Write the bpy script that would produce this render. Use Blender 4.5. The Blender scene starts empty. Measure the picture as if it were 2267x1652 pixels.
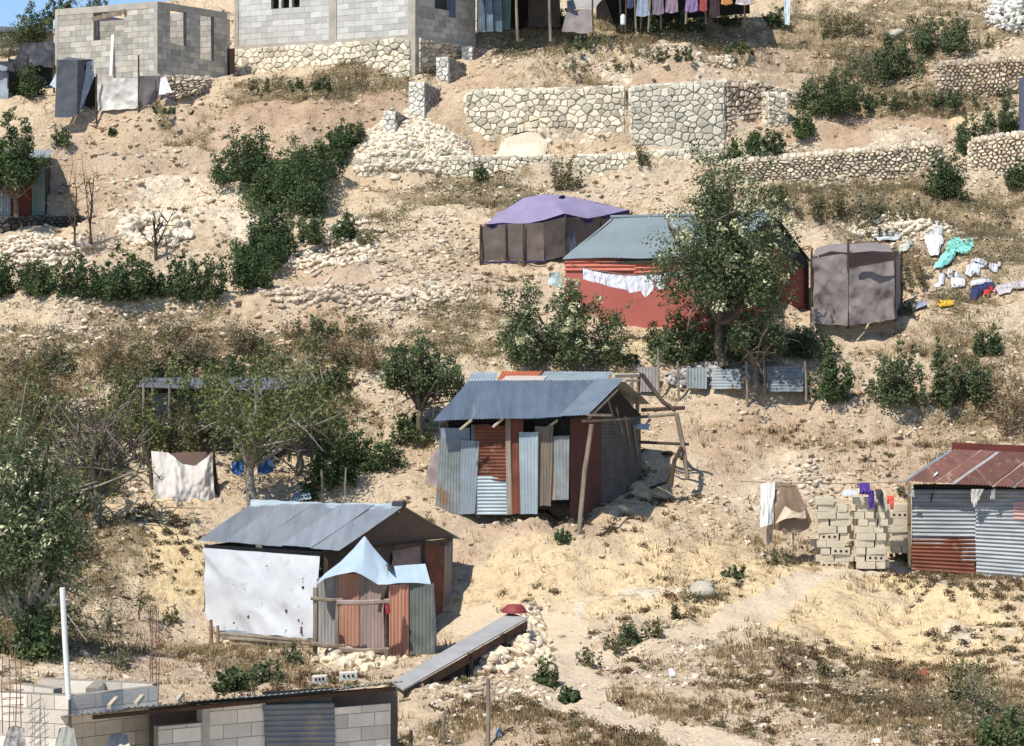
import bpy, bmesh, math, random
import numpy as np
from mathutils import Vector, Matrix

# ------------------------------------------------------------------ camera, light
S = bpy.context.scene
C = S.collection
F, CX, HY, ZC = 5332.0, 1133.5, 770.8, 10.0
cam = bpy.data.cameras.new('camera')
camo = bpy.data.objects.new('camera', cam)
C.objects.link(camo)
camo.location = (0, 0, ZC)
camo.rotation_euler = (math.radians(90), 0, 0)
cam.sensor_fit = 'HORIZONTAL'
cam.sensor_width = 36
cam.lens = 36 * F / 2267.0
cam.shift_y = -(826.0 - HY) / 2267.0
cam.clip_start = 0.5
cam.clip_end = 2000
S.camera = camo
SUN = Vector((-0.44, -0.52, 0.98)).normalized()
EL = math.asin(SUN.z)
ROT = math.atan2(SUN.x, SUN.y)
W = bpy.data.worlds.new('World')
S.world = W
W.use_nodes = True
wn = W.node_tree
bg = wn.nodes['Background']
sky = wn.nodes.new('ShaderNodeTexSky')
sky.sky_type = 'NISHITA'
sky.sun_disc = False
sky.sun_elevation = EL
sky.sun_rotation = ROT % (2 * math.pi)
sky.air_density = 1.0
sky.dust_density = 0.0
sky.ozone_density = 3.0
sky.altitude = 2500
wn.links.new(sky.outputs[0], bg.inputs[0])
bg.inputs[1].default_value = 0.13
sl = bpy.data.lights.new('sun', 'SUN')
sl.energy = 4.2
sl.angle = math.radians(0.5)
sl.color = (1.0, 0.95, 0.865)
so = bpy.data.objects.new('sun', sl)
C.objects.link(so)
so.rotation_euler = SUN.to_track_quat('Z', 'Y').to_euler()
so.location = (0, 0, 60)
S.view_settings.view_transform = 'Standard'
S.view_settings.look = 'None'
S.view_settings.exposure = 0.36
S.view_settings.gamma = 1
S.view_settings.use_curve_mapping = False
S.cycles.max_bounces = 6

RNG = np.random.default_rng(7)
random.seed(7)

# ------------------------------------------------------------------ helpers
def Q(x, y, D):
    return np.array([D * (x - CX) / F, D, ZC + D * (HY - y) / F])

def QZ(x, D, z):
    return np.array([D * (x - CX) / F, D, z])

def _h(i, j, s):
    v = np.sin(i * 127.1 + j * 311.7 + s * 74.7) * 43758.5453
    return v - np.floor(v)

def vnoise(x, y, s=0):
    xi, yi = np.floor(x), np.floor(y)
    fx, fy = x - xi, y - yi
    fx = fx * fx * (3 - 2 * fx)
    fy = fy * fy * (3 - 2 * fy)
    a, b = _h(xi, yi, s), _h(xi + 1, yi, s)
    c, d = _h(xi, yi + 1, s), _h(xi + 1, yi + 1, s)
    return (a * (1 - fx) + b * fx) * (1 - fy) + (c * (1 - fx) + d * fx) * fy

def fbm(x, y, s=0, o=4):
    r, a, t = 0, 1.0, 0
    for k in range(o):
        r = r + a * (vnoise(x * 2 ** k, y * 2 ** k, s + k * 13) - 0.5)
        t += a
        a *= 0.5
    return r / t * 2

# ------------------------------------------------------------------ materials
MC = {}
def mat(name, c1, c2=None, scale=3.0, rough=0.9, metal=0.0, bump=0.25, bscale=25.0, tint=0.0,
        c3=None, s3=1.5, t3=0.58, stretch=None, spec=0.3, trans=0.0):
    if name in MC:
        return MC[name]
    m = bpy.data.materials.new(name)
    m.use_nodes = True
    nt = m.node_tree
    N, L = nt.nodes, nt.links
    b = N['Principled BSDF']
    b.inputs['Roughness'].default_value = rough
    b.inputs['Metallic'].default_value = metal
    b.inputs['Specular IOR Level'].default_value = spec
    tc = N.new('ShaderNodeTexCoord')
    co = tc.outputs['Object']
    if stretch:
        mp = N.new('ShaderNodeMapping')
        mp.inputs['Scale'].default_value = stretch
        L.new(co, mp.inputs[0])
        co2 = mp.outputs[0]
    else:
        co2 = co
    def noise(sc, det=5, src=None):
        n = N.new('ShaderNodeTexNoise')
        n.inputs['Scale'].default_value = sc
        n.inputs['Detail'].default_value = det
        n.inputs['Roughness'].default_value = 0.6
        L.new(src or co2, n.inputs['Vector'])
        return n.outputs['Fac']
    def ramp(src, lo, hi):
        r = N.new('ShaderNodeMapRange')
        r.inputs[1].default_value = lo
        r.inputs[2].default_value = hi
        L.new(src, r.inputs[0])
        return r.outputs[0]
    def mix(f, a, bb, mode='MIX'):
        x = N.new('ShaderNodeMix')
        x.data_type = 'RGBA'
        x.blend_type = mode
        if isinstance(f, float):
            x.inputs[0].default_value = f
        else:
            L.new(f, x.inputs[0])
        for i, v in ((6, a), (7, bb)):
            if isinstance(v, tuple):
                x.inputs[i].default_value = (*v, 1)
            else:
                L.new(v, x.inputs[i])
        return x.outputs[2]
    c2 = c2 or tuple(v * 0.75 for v in c1)
    col = mix(ramp(noise(scale), 0.35, 0.65), c1, c2)
    if c3:
        col = mix(ramp(noise(s3, 6), t3, t3 + 0.1), col, c3)
    if tint:
        at = N.new('ShaderNodeAttribute')
        at.attribute_name = 'tint'
        mr = N.new('ShaderNodeMapRange')
        mr.inputs[3].default_value = 1 - tint
        mr.inputs[4].default_value = 1 + tint
        L.new(at.outputs['Fac'], mr.inputs[0])
        hs = N.new('ShaderNodeHueSaturation')
        L.new(mr.outputs[0], hs.inputs['Value'])
        L.new(col, hs.inputs['Color'])
        col = hs.outputs[0]
    L.new(col, b.inputs['Base Color'])
    if bump:
        bp = N.new('ShaderNodeBump')
        bp.inputs['Strength'].default_value = bump
        bp.inputs['Distance'].default_value = 0.03
        L.new(noise(bscale, 4), bp.inputs['Height'])
        L.new(bp.outputs[0], b.inputs['Normal'])
    if trans:
        tr = N.new('ShaderNodeBsdfTranslucent')
        L.new(col, tr.inputs[0])
        mx = N.new('ShaderNodeMixShader')
        mx.inputs[0].default_value = trans
        L.new(b.outputs[0], mx.inputs[1])
        L.new(tr.outputs[0], mx.inputs[2])
        L.new(mx.outputs[0], N['Material Output'].inputs['Surface'])
    MC[name] = m
    return m

def leafmat(name, dark, light, tr=0.3):
    if name in MC:
        return MC[name]
    m = bpy.data.materials.new(name)
    m.use_nodes = True
    nt = m.node_tree
    N, L = nt.nodes, nt.links
    for n in list(N):
        if n.type == 'BSDF_PRINCIPLED':
            N.remove(n)
    at = N.new('ShaderNodeAttribute')
    at.attribute_name = 'tint'
    x = N.new('ShaderNodeMix')
    x.data_type = 'RGBA'
    x.inputs[6].default_value = (*dark, 1)
    x.inputs[7].default_value = (*light, 1)
    L.new(at.outputs['Fac'], x.inputs[0])
    d = N.new('ShaderNodeBsdfDiffuse')
    t = N.new('ShaderNodeBsdfTranslucent')
    L.new(x.outputs[2], d.inputs[0])
    L.new(x.outputs[2], t.inputs[0])
    mx = N.new('ShaderNodeMixShader')
    mx.inputs[0].default_value = tr
    L.new(d.outputs[0], mx.inputs[1])
    L.new(t.outputs[0], mx.inputs[2])
    L.new(mx.outputs[0], N['Material Output'].inputs['Surface'])
    MC[name] = m
    return m

M_WOOD = mat('grey_wood', (.30, .25, .19), (.17, .13, .09), scale=6, bump=.4, stretch=(1, 1, .3))
M_DWOOD = mat('dark_branch', (.10, .075, .05), (.05, .035, .025), scale=6)
M_BARK = mat('bark', (.20, .16, .12), (.10, .08, .055), scale=9, bump=.5)
M_PALEWOOD = mat('pale_wood', (.58, .50, .38), (.42, .34, .24), scale=6)
M_ZINC = mat('weathered_zinc', (.275, .315, .345), (.215, .25, .285), scale=1.6, rough=.55, metal=.25, bump=.1, tint=.18,
             c3=(.33, .33, .31), s3=2.2, t3=.6)
M_ZINC_OLD = mat('dull_old_zinc', (.31, .34, .35), (.20, .22, .22), scale=2.4, rough=.7, metal=.12, bump=.1, tint=.22,
                 c3=(.27, .17, .11), s3=1.6, t3=.56)
M_ZINC_PALE = mat('pale_zinc', (.38, .45, .48), (.28, .335, .365), scale=2, rough=.6, metal=.1, bump=.1, tint=.15)
M_RUST = mat('rusted_tin', (.24, .085, .05), (.14, .05, .032), scale=2.5, rough=.85, bump=.2, tint=.25,
             c3=(.33, .17, .10), s3=2.6, t3=.6)
M_ORANGE = mat('orange_rusty_tin', (.46, .245, .165), (.34, .165, .11), scale=3, rough=.85, bump=.2, tint=.15, stretch=(1, 1, .2))
M_MAUVE = mat('mauve_weathered_board', (.37, .29, .255), (.26, .19, .165), scale=4, bump=.3, tint=.15, stretch=(1.5, 1, .15))
M_BOARD = mat('weathered_board', (.32, .27, .22), (.17, .13, .10), scale=4, bump=.4, tint=.25, stretch=(1.5, 1, .15))
M_GREENGREY = mat('green_grey_tin', (.155, .175, .155), (.10, .115, .105), scale=3, bump=.2, tint=.12, c3=(.23, .22, .17), t3=.6)
M_REDPAINT = mat('red_painted_tin', (.43, .125, .10), (.37, .10, .08), scale=1.2, rough=.75, bump=.1, tint=.12, c3=(.52, .22, .16), s3=1.2, t3=.6)
M_ROOFGREY = mat('grey_green_roof_tin', (.235, .285, .30), (.20, .245, .26), scale=1.2, rough=.6, metal=.1, bump=.08, tint=.08)
M_WHITETARP = mat('white_tarp', (.72, .74, .76), (.66, .68, .71), scale=1.5, rough=.6, bump=.3, bscale=6, tint=.08,
                  c3=(.46, .46, .46), s3=4.5, t3=.69, trans=.08)
M_DIRTYTARP = mat('dirty_white_tarp', (.66, .63, .58), (.50, .46, .41), scale=2.2, rough=.7, bump=.4, bscale=8, c3=(.26, .19, .16), s3=2.6, t3=.62)
M_BLUETARP = mat('pale_blue_tarp', (.47, .58, .65), (.40, .50, .57), scale=1.5, rough=.55, bump=.25, bscale=8, trans=.1)
M_GREYTARP = mat('grey_brown_cloth', (.275, .235, .225), (.225, .19, .185), scale=3, bump=.3, bscale=9, trans=.05)
M_SLATE = mat('slate_blue_tarp', (.115, .125, .145), (.08, .09, .105), scale=3, bump=.4, bscale=9, c3=(.28, .29, .31), s3=3, t3=.66)
M_BLACKTARP = mat('black_tarp', (.03, .03, .035), (.055, .055, .06), scale=3, bump=.4, bscale=9, rough=.6, c3=(.20, .21, .22), s3=3, t3=.64)
M_PURPLE = mat('purple_cloth', (.285, .245, .37), (.245, .205, .325), scale=1.5, bump=.2, bscale=9, trans=.05)
M_NET = mat('brown_netting', (.165, .13, .115), (.12, .095, .085), scale=2, bump=.2, c3=(.34, .27, .20), s3=.9, t3=.56)
M_NAVY = mat('navy_trim', (.03, .025, .08), (.045, .03, .10))
M_BLOCK = mat('concrete_block', (.53, .49, .42), (.41, .375, .32), scale=5, bump=.45, bscale=40, tint=.27, c3=(.34, .31, .27), s3=1.2, t3=.6)
M_BLOCKW = mat('pale_concrete_block', (.60, .58, .54), (.51, .495, .46), scale=4, bump=.4, bscale=40, tint=.17, c3=(.45, .43, .39), s3=.9, t3=.6)
M_BLOCKC = mat('cream_concrete_block', (.74, .67, .57), (.64, .575, .485), scale=4, bump=.35, bscale=40, tint=.18)
M_MORTAR = mat('mortar', (.30, .275, .24), (.22, .20, .17), scale=5, bump=.4)
M_CONC = mat('cast_concrete', (.50, .45, .375), (.36, .33, .285), scale=3, bump=.3)
M_STONE = mat('limestone', (.78, .71, .565), (.62, .55, .42), scale=3, bump=.6, bscale=18, tint=.38, c3=(.44, .37, .26), s3=1.3, t3=.58)
M_STONEMORT = mat('stone_mortar', (.53, .47, .36), (.40, .345, .255), scale=4, bump=.5)
M_RUBBLE = mat('rubble_stone', (.78, .69, .54), (.62, .53, .40), scale=3, bump=.4, bscale=18, tint=.28)
M_FIELD = mat('field_stone', (.66, .56, .43), (.46, .37, .27), scale=3, bump=.4, bscale=18, tint=.38)
M_DARKSTONE = mat('dark_stone', (.10, .09, .085), (.06, .055, .05), scale=3, bump=.5, tint=.4)
M_SAND = mat('white_sand', (.70, .60, .455), (.64, .54, .405), scale=6, bump=.2)
M_PVC = mat('white_plastic_pipe', (.80, .80, .78), (.74, .74, .72), rough=.4, bump=0)
M_REBAR = mat('rusty_steel_bar', (.26, .15, .10), (.17, .10, .07), bump=.2)
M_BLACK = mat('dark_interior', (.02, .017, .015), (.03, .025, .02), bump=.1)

L_DARK = leafmat('dark_green_leaf', (.042, .070, .034), (.155, .205, .092))
L_MID = leafmat('mid_green_leaf', (.062, .090, .045), (.205, .245, .125))
L_YEL = leafmat('yellow_green_leaf', (.085, .105, .040), (.26, .28, .115))
L_OLIVE = leafmat('olive_leaf', (.11, .11, .058), (.27, .245, .13))
L_BROWN = leafmat('brown_leaf', (.16, .11, .065), (.34, .25, .15))
L_STRAW = leafmat('straw_blade', (.22, .155, .08), (.46, .35, .20), .2)
L_FLOWER = leafmat('pale_blossom', (.55, .54, .32), (.74, .72, .48), .2)
L_GREY = leafmat('grey_green_leaf', (.14, .145, .085), (.36, .34, .22))

# ------------------------------------------------------------------ mesh tools
class MB:
    def __init__(s):
        s.v, s.f, s.t = [], [], []
        s.n = 0
    def add(s, v, f, t=0.5):
        v = np.asarray(v, float).reshape(-1, 3)
        s.v.append(v)
        for k in f:
            s.f.append(tuple(int(i) + s.n for i in k))
        if np.isscalar(t):
            s.t += [t] * len(f)
        else:
            s.t += list(t)
        s.n += len(v)
        return s
    def box(s, a, b, c, d, n, t=.5):
        """quad a b c d extruded by the vector n"""
        q = [np.asarray(p, float) for p in (a, b, c, d)]
        v = q + [p + n for p in q]
        return s.add(v, [(3, 2, 1, 0), (4, 5, 6, 7), (0, 1, 5, 4), (1, 2, 6, 5), (2, 3, 7, 6), (3, 0, 4, 7)], t)
    def bar(s, p, q, w, h=None, t=.5):
        p, q = np.asarray(p, float), np.asarray(q, float)
        h = h or w
        d = q - p
        d = d / np.linalg.norm(d)
        u = np.cross(d, (0, 0, 1.0))
        if np.linalg.norm(u) < .1:
            u = np.cross(d, (0, 1.0, 0))
        u = u / np.linalg.norm(u)
        k = np.cross(u, d)
        a = [p + u * w / 2 * i + k * h / 2 * j for i, j in ((-1, -1), (1, -1), (1, 1), (-1, 1))]
        return s.box(*a, q - p, t)
    def tube(s, pts, rad, seg=6, t=.5):
        pts = np.array(pts, float)
        n = len(pts)
        if np.isscalar(rad):
            rad = [rad] * n
        vs, fs = [], []
        pu = None
        for i in range(n):
            d = pts[min(i + 1, n - 1)] - pts[max(i - 1, 0)]
            d = d / (np.linalg.norm(d) + 1e-9)
            u = np.cross(d, (0, 1.0, 0)) if pu is None else pu - d * np.dot(pu, d)
            if np.linalg.norm(u) < .05:
                u = np.cross(d, (1.0, 0, 0))
            u = u / np.linalg.norm(u)
            pu = u
            k = np.cross(d, u)
            for j in range(seg):
                a = 2 * math.pi * j / seg
                vs.append(pts[i] + rad[i] * (math.cos(a) * u + math.sin(a) * k))
        for i in range(n - 1):
            for j in range(seg):
                a, b = i * seg + j, i * seg + (j + 1) % seg
                fs.append((a, b, b + seg, a + seg))
        fs.append(tuple(range(seg))[::-1])
        fs.append(tuple((n - 1) * seg + j for j in range(seg)))
        return s.add(vs, fs, t)
    def grid(s, P, t=.5):
        """P: (nv, nu, 3)"""
        nv, nu = P.shape[:2]
        fs = [(i * nu + j, i * nu + j + 1, (i + 1) * nu + j + 1, (i + 1) * nu + j) for i in range(nv - 1) for j in range(nu - 1)]
        return s.add(P.reshape(-1, 3), fs, t)
    def arrays(s):
        return np.vstack(s.v), s.f, s.t

def unit(v):
    return v / (np.linalg.norm(v) + 1e-12)

def corr(mb, a, b, c, d, pitch=.078, amp=.0085, horiz=False, t=None, bend=.02, seed=0):
    """corrugated sheet on the quad a(bl) b(br) c(tr) d(tl); ridges run a->d, or a->b when horiz"""
    a, b, c, d = [np.asarray(p, float) for p in (a, b, c, d)]
    if horiz:
        a, b, c, d = b, c, d, a
    L = max(np.linalg.norm(b - a), np.linalg.norm(c - d))
    nu = max(4, int(L / pitch * 6))
    nv = 6
    u = np.linspace(0, 1, nu)[None, :, None]
    v = np.linspace(0, 1, nv)[:, None, None]
    P = (a * (1 - u) + b * u) * (1 - v) + (d * (1 - u) + c * u) * v
    N = unit(np.cross(b - a, d - a))
    w = amp * np.sin(u * L / pitch * 2 * math.pi) + bend * fbm(u * L * .9 + seed, v * 2.0 + seed * 3.1, seed, 2)
    P = P + N * w
    e = fbm(u * L * 5 + seed, v * 0 + 3.3, seed + 5, 2) * .02
    P = P + unit(d - a) * e * (2 * v - 1)
    return mb.grid(P, t if t is not None else float((seed * .618) % 1))

def cloth(mb, a, b, c, d, nu=24, nv=16, amp=.05, seed=0, rag=.03, sag=0.0, fs=3.0):
    a, b, c, d = [np.asarray(p, float) for p in (a, b, c, d)]
    u = np.linspace(0, 1, nu)[None, :, None]
    v = np.linspace(0, 1, nv)[:, None, None]
    P = (a * (1 - u) + b * u) * (1 - v) + (d * (1 - u) + c * u) * v
    N = unit(np.cross(b - a, d - a))
    L = np.linalg.norm(b - a)
    H = np.linalg.norm(d - a)
    w = fbm(u * L * fs + seed * 7.7, v * H * fs * .7 + seed * 1.3, seed, 4) * amp
    w = w + amp * .45 * np.sin(u * L * fs * 2.1 + v * 3 + seed + 3 * fbm(u * L + seed, v * H, seed + 8, 2))
    w = w + amp * 1.0 * (.4 - np.abs(fbm(u * L * fs * .55 + v * H * .8 + seed * 5.1, v * H * fs * .4 - u * L * .5 + seed, seed + 21, 3)) * 2)
    P = P + N * w
    up = unit(d - a)
    P = P + up * (fbm(u * L * 3 + seed, v * 0, seed + 3, 3) * rag * (1 - v)) - up * sag * 4 * u * (1 - u) * v
    return mb.grid(P)

def ribbon(mb, top, bot, nv=10, nu=40, amp=.03, seed=0, bulge=0.0, fs=4.0):
    """cloth between a top polyline and a bottom polyline (world points)"""
    def rs(pts):
        pts = np.array(pts, float)
        s = np.concatenate([[0], np.cumsum(np.linalg.norm(np.diff(pts, axis=0), axis=1))])
        s /= s[-1]
        q = np.linspace(0, 1, nu)
        return np.stack([np.interp(q, s, pts[:, k]) for k in range(3)], 1)
    T, B = rs(top), rs(bot)
    v = np.linspace(0, 1, nv)[:, None, None]
    P = B[None] * (1 - v) + T[None] * v
    u = np.linspace(0, 1, nu)[None, :, None]
    w = fbm(u * fs * 3 + seed, v * fs + seed * 2.2, seed, 3) * amp
    w = w + amp * .35 * np.sin(u * fs * 4.3 + seed + 2.5 * fbm(u * 2 + seed, v * 2, seed + 2, 2)) * (1 - v * .5)
    P = P + np.array([0, -1.0, 0]) * (w + bulge * 4 * v * (1 - v))
    return mb.grid(P)

# rocks ----------------------------------------------------------------
def _ico(sub):
    bm = bmesh.new()
    bmesh.ops.create_icosphere(bm, subdivisions=sub, radius=1)
    v = np.array([x.co[:] for x in bm.verts])
    f = np.array([[q.index for q in p.verts] for p in bm.faces])
    bm.free()
    return v, f
def _rock(sub, seed):
    r = np.random.default_rng(seed)
    v, f = _ico(sub)
    v = v.copy()
    for k in range(9):
        n = unit(r.normal(size=3))
        d = r.uniform(.32, .70)
        e = v @ n - d
        v -= np.maximum(e, 0)[:, None] * n[None]
    v *= r.uniform(1.0, 1.45, 3)
    return v, f
ROCKS = [_rock(2, 100 + i) for i in range(10)]
PEBS = [_rock(1, 200 + i) for i in range(8)]

def rots(n, rng, tilt=1.0):
    a = rng.uniform(0, 2 * math.pi, n)
    b = rng.uniform(-1, 1, n) * tilt
    c = rng.uniform(-1, 1, n) * tilt
    ca, sa, cb, sb, cc, sc = np.cos(a), np.sin(a), np.cos(b), np.sin(b), np.cos(c), np.sin(c)
    R = np.zeros((n, 3, 3))
    R[:, 0, 0] = ca * cb; R[:, 0, 1] = ca * sb * sc - sa * cc; R[:, 0, 2] = ca * sb * cc + sa * sc
    R[:, 1, 0] = sa * cb; R[:, 1, 1] = sa * sb * sc + ca * cc; R[:, 1, 2] = sa * sb * cc - ca * sc
    R[:, 2, 0] = -sb; R[:, 2, 1] = cb * sc; R[:, 2, 2] = cb * cc
    return R

def inst(variants, pos, scl, R, rng, tints=None):
    """merge copies of small meshes; returns V, F (uniform), tint per face"""
    n = len(pos)
    k = rng.integers(0, len(variants), n)
    Vs, Fs, Ts = [], [], []
    off = 0
    if tints is None:
        tints = rng.uniform(0, 1, n)
    for i, (v, f) in enumerate(variants):
        idx = np.nonzero(k == i)[0]
        if len(idx) == 0:
            continue
        a = v[None] * scl[idx][:, None, :]
        a = np.einsum('nij,nkj->nki', R[idx], a) + pos[idx][:, None, :]
        Vs.append(a.reshape(-1, 3))
        ff = f[None] + (np.arange(len(idx)) * len(v))[:, None, None] + off
        Fs.append(ff.reshape(-1, f.shape[1]))
        Ts.append(np.repeat(tints[idx], len(f)))
        off += len(idx) * len(v)
    return np.vstack(Vs), np.vstack(Fs), np.concatenate(Ts)

def mesh_obj(name, V, Fc, T, material, origin=(0, 0, 0), smooth=False):
    me = bpy.data.meshes.new(name)
    V = np.asarray(V, float) - np.asarray(origin, float)
    if isinstance(Fc, np.ndarray):
        k = Fc.shape[1]
        me.vertices.add(len(V))
        me.vertices.foreach_set('co', V.astype(np.float32).ravel())
        me.loops.add(Fc.size)
        me.loops.foreach_set('vertex_index', Fc.astype(np.int32).ravel())
        me.polygons.add(len(Fc))
        me.polygons.foreach_set('loop_start', np.arange(0, Fc.size, k, dtype=np.int32))
        me.update(calc_edges=True)
    else:
        me.from_pydata([tuple(p) for p in V], [], Fc)
        me.update()
    if T is not None:
        at = me.attributes.new('tint', 'FLOAT', 'FACE')
        at.data.foreach_set('value', np.asarray(T, np.float32))
    if smooth:
        me.polygons.foreach_set('use_smooth', [True] * len(me.polygons))
    me.materials.append(material)
    o = bpy.data.objects.new(name, me)
    o.location = origin
    C.objects.link(o)
    return o

class Thing:
    def __init__(s, name, label, cat, loc, group=None):
        s.o = bpy.data.objects.new(name, None)
        s.o.empty_display_size = .3
        C.objects.link(s.o)
        s.loc = np.asarray(loc, float)
        s.o.location = s.loc
        s.o['label'] = label
        s.o['category'] = cat
        if group:
            s.o['group'] = group
    def part(s, name, mb, m, label=None, parent=None, smooth=False):
        V, Fc, T = mb if isinstance(mb, tuple) else mb.arrays()
        o = mesh_obj(name, V, Fc, T, m, s.loc, smooth)
        o.location = (0, 0, 0)
        o.parent = parent or s.o
        if label:
            o['label'] = label
        return o

def solo(name, label, cat, mb, m, group=None, smooth=False, kind=None):
    V, Fc, T = mb if isinstance(mb, tuple) else mb.arrays()
    c = (V.min(0) + V.max(0)) / 2
    c[2] = V[:, 2].min()
    o = mesh_obj(name, V, Fc, T, m, c, smooth)
    if label:
        o['label'] = label
    if cat:
        o['category'] = cat
    if group:
        o['group'] = group
    if kind:
        o['kind'] = kind
    return o

# ------------------------------------------------------------------ terrain
CP = [Q(*p) for p in [
 (950,1652,36),(1300,1652,36),(1700,1652,36),(2100,1652,36),(2267,1652,35.5),
 (60,1450,42),(300,1480,42.5),(700,1480,44),(1200,1480,43.5),(1600,1500,42),(2000,1500,42),(2250,1500,41),
 (450,1410,48),(700,1440,46.5),(960,1440,46.5),(990,1370,49.5),(200,1300,48),(330,1200,50),
 (1250,1380,47.5),(1500,1350,48),(1400,1250,50.5),(1200,1180,52.5),(1700,1250,51),
 (1900,1262,51.5),(2100,1275,51),(2260,1290,50),(2100,1400,46.5),(1900,1400,46.5),(2250,1400,46),
 (1900,1250,53),(2020,1255,53),(2267,1280,52),(970,1142,52.5),(1190,1142,52),(1290,1120,53),(1420,1085,55),
 (1650,1150,54.5),(1650,1060,56),(2100,1000,57.5),(1550,950,57.5),(1850,950,58),(2200,950,58.5),
 (800,1080,53.5),(600,1060,54),(400,1130,52),(100,1100,53),(150,950,56),(500,1000,55),(850,950,57),
 (1350,745,61),(1560,760,60.5),(1790,720,62),(1980,712,62.5),(1500,800,60),(1250,790,60),
 (1250,620,64.5),(1400,560,66.5),(1650,560,66.5),(2100,700,62.5),(2200,620,64.5),(1980,600,65),(2000,830,60),(2250,800,60.5),
 (1060,578,66),(1250,585,65.5),(700,680,62.5),(500,700,62),(200,700,62),(50,800,59.5),(300,820,59),(700,820,59.5),(950,800,59.5),
 (50,600,64.5),(300,540,66.5),(450,520,67),(700,560,66.5),(900,560,66.5),
 (50,480,68.5),(300,430,70),(550,450,69.5),(850,450,69.5),(1150,430,70),(1500,430,70),(1900,430,70),(2200,430,70.5),
 (800,410,71),(1200,400,71),(1600,395,71),(1000,348,71.9),(1200,345,71.9),(1500,335,71.9),
 (1100,325,73.4),(1300,325,73.4),(1560,325,73.4),(1100,198,74.4),(1300,195,74.4),(1560,188,74.4),
 (1800,290,74),(1800,200,76.5),(2080,320,73),(2080,400,71),(1700,420,70.5),
 (2000,250,75),(2200,280,74),(2000,100,80),(2240,100,80),(1500,100,78.5),(1200,100,78),(1700,0,84),(2200,0,84),(1200,70,79),(1040,150,76.5),
 (520,160,77),(900,170,75.3),(1050,110,78),(350,180,74.5),(125,205,76),(510,175,77.5),
 (130,255,73.5),(300,245,73.8),(450,200,75),(700,190,75),(700,250,73),(300,330,72),(600,330,72),(850,290,72.6),
 (50,220,74.5),(30,330,71.5),(60,150,80),(400,8,89)]]
for x in range(-14, 15, 4):
    CP += [(x, 28, 2.9), (x, 20, 1.6), (x, 8, 0)]
for x in (-12, -8, -4, -1):
    CP.append((x, 33, 3.5))
for s in (-1, 1):
    CP += [(s*30, 36, 4), (s*28, 50, 5.5), (s*28, 62, 10.5), (s*28, 75, 17), (s*30, 84, 21)]
CP += [(-28, 95, 20.2), (-19.5, 95, 20.4), (-13, 96, 24), (0, 95, 25.5), (14, 95, 26), (30, 95, 27), (-30, 125, 18), (-10, 125, 27), (10, 125, 33), (30, 125, 35), (-20, 110, 19.5)]
CP = np.array(CP, float)
def _tps(A, B):
    d2 = ((A[:, None, :] - B[None, :, :]) ** 2).sum(2)
    return np.where(d2 > 0, d2 * np.log(d2 + 1e-12) * .5, 0)
_n = len(CP)
_K = _tps(CP[:, :2], CP[:, :2]) + np.eye(_n) * .12
_Pm = np.hstack([np.ones((_n, 1)), CP[:, :2]])
_A = np.zeros((_n + 3, _n + 3))
_A[:_n, :_n] = _K; _A[:_n, _n:] = _Pm; _A[_n:, :_n] = _Pm.T
_w = np.linalg.solve(_A, np.concatenate([CP[:, 2], [0, 0, 0]]))
GX = np.concatenate([np.arange(-46, -22, 1.5), np.arange(-22, 22, .16), np.arange(22, 47, 1.5)])
GY = np.concatenate([np.arange(2, 33, 1.5), np.arange(33.5, 90, .16), np.arange(90, 131, 1.5)])
XX, YY = np.meshgrid(GX, GY)
pts = np.stack([XX.ravel(), YY.ravel()], 1)
HZ = np.zeros(len(pts))
for i in range(0, len(pts), 20000):
    q = pts[i:i+20000]
    HZ[i:i+20000] = _tps(q, CP[:, :2]) @ _w[:_n] + _w[_n] + q @ _w[_n+1:]
HZ = HZ.reshape(XX.shape)
far = np.clip((YY - 50) / 8, 0, 1)
def _ledge(h, step, k, seed):
    s = h / step + fbm(XX * .22, YY * .22, seed, 3) * 1.1
    f = s - np.floor(s)
    sm = np.clip((f - .42) / .42, 0, 1); sm = sm * sm * (3 - 2 * sm)
    return step * k * (sm - f)
HZ = HZ + far * _ledge(HZ, 1.25, .62, 3) * np.clip(vnoise(XX * .15, YY * .15, 9) * 1.6, .3, 1)
HZ = HZ + np.clip((YY - 44) / 6, 0, 1) * (.55 + .45 * far) * _ledge(HZ, .5, .5, 4)
HZ = HZ - np.clip(np.abs(fbm(XX * .9, YY * .22, 17, 4)) * -1.6 + .25, 0, 1) * .42
HZ = HZ - np.clip(np.abs(fbm(XX * 2.4 + YY * .3, YY * .5, 19, 3)) * -1.6 + .22, 0, 1) * .20 * np.clip((YY - 40) / 8, .3, 1)
_wx = np.clip((XX - YY * (1720 - CX) / F) / 2.5, 0, 1)
HZ = HZ - _wx * .55 * np.clip((50.5 - YY) / 1.5, 0, 1) * np.clip((YY - 36.5) / 4, 0, 1)
def pad(x0, x1, ya, yb, za, zb_, m=.18):
    """level ground between two depths"""
    global HZ
    X0 = YY * (x0 - CX) / F; X1 = YY * (x1 - CX) / F
    w = np.clip((XX - X0) / .8 + .5, 0, 1) * np.clip((X1 - XX) / .8 + .5, 0, 1) * np.clip((YY - ya) / m + .5, 0, 1) * np.clip((yb - YY) / m + .5, 0, 1)
    t = np.clip((YY - ya) / (yb - ya), 0, 1)
    HZ = HZ * (1 - w) + (za + (zb_ - za) * t) * w
pad(1020, 1610, 71.9, 73.7, 15.62, 16.0)
pad(1000, 1620, 73.8, 75.2, 17.85, 18.2)
pad(700, 1000, 71.9, 73.0, 15.7, 16.4, .5)
pad(780, 2090, 70.3, 71.55, 14.5, 14.85, .3)
pad(1610, 2090, 71.9, 73.0, 15.75, 16.1, .3)
HZ += fbm(XX * .5, YY * .5, 11, 3) * .16 + fbm(XX * 1.8, YY * 1.8, 12, 4) * .10
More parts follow.
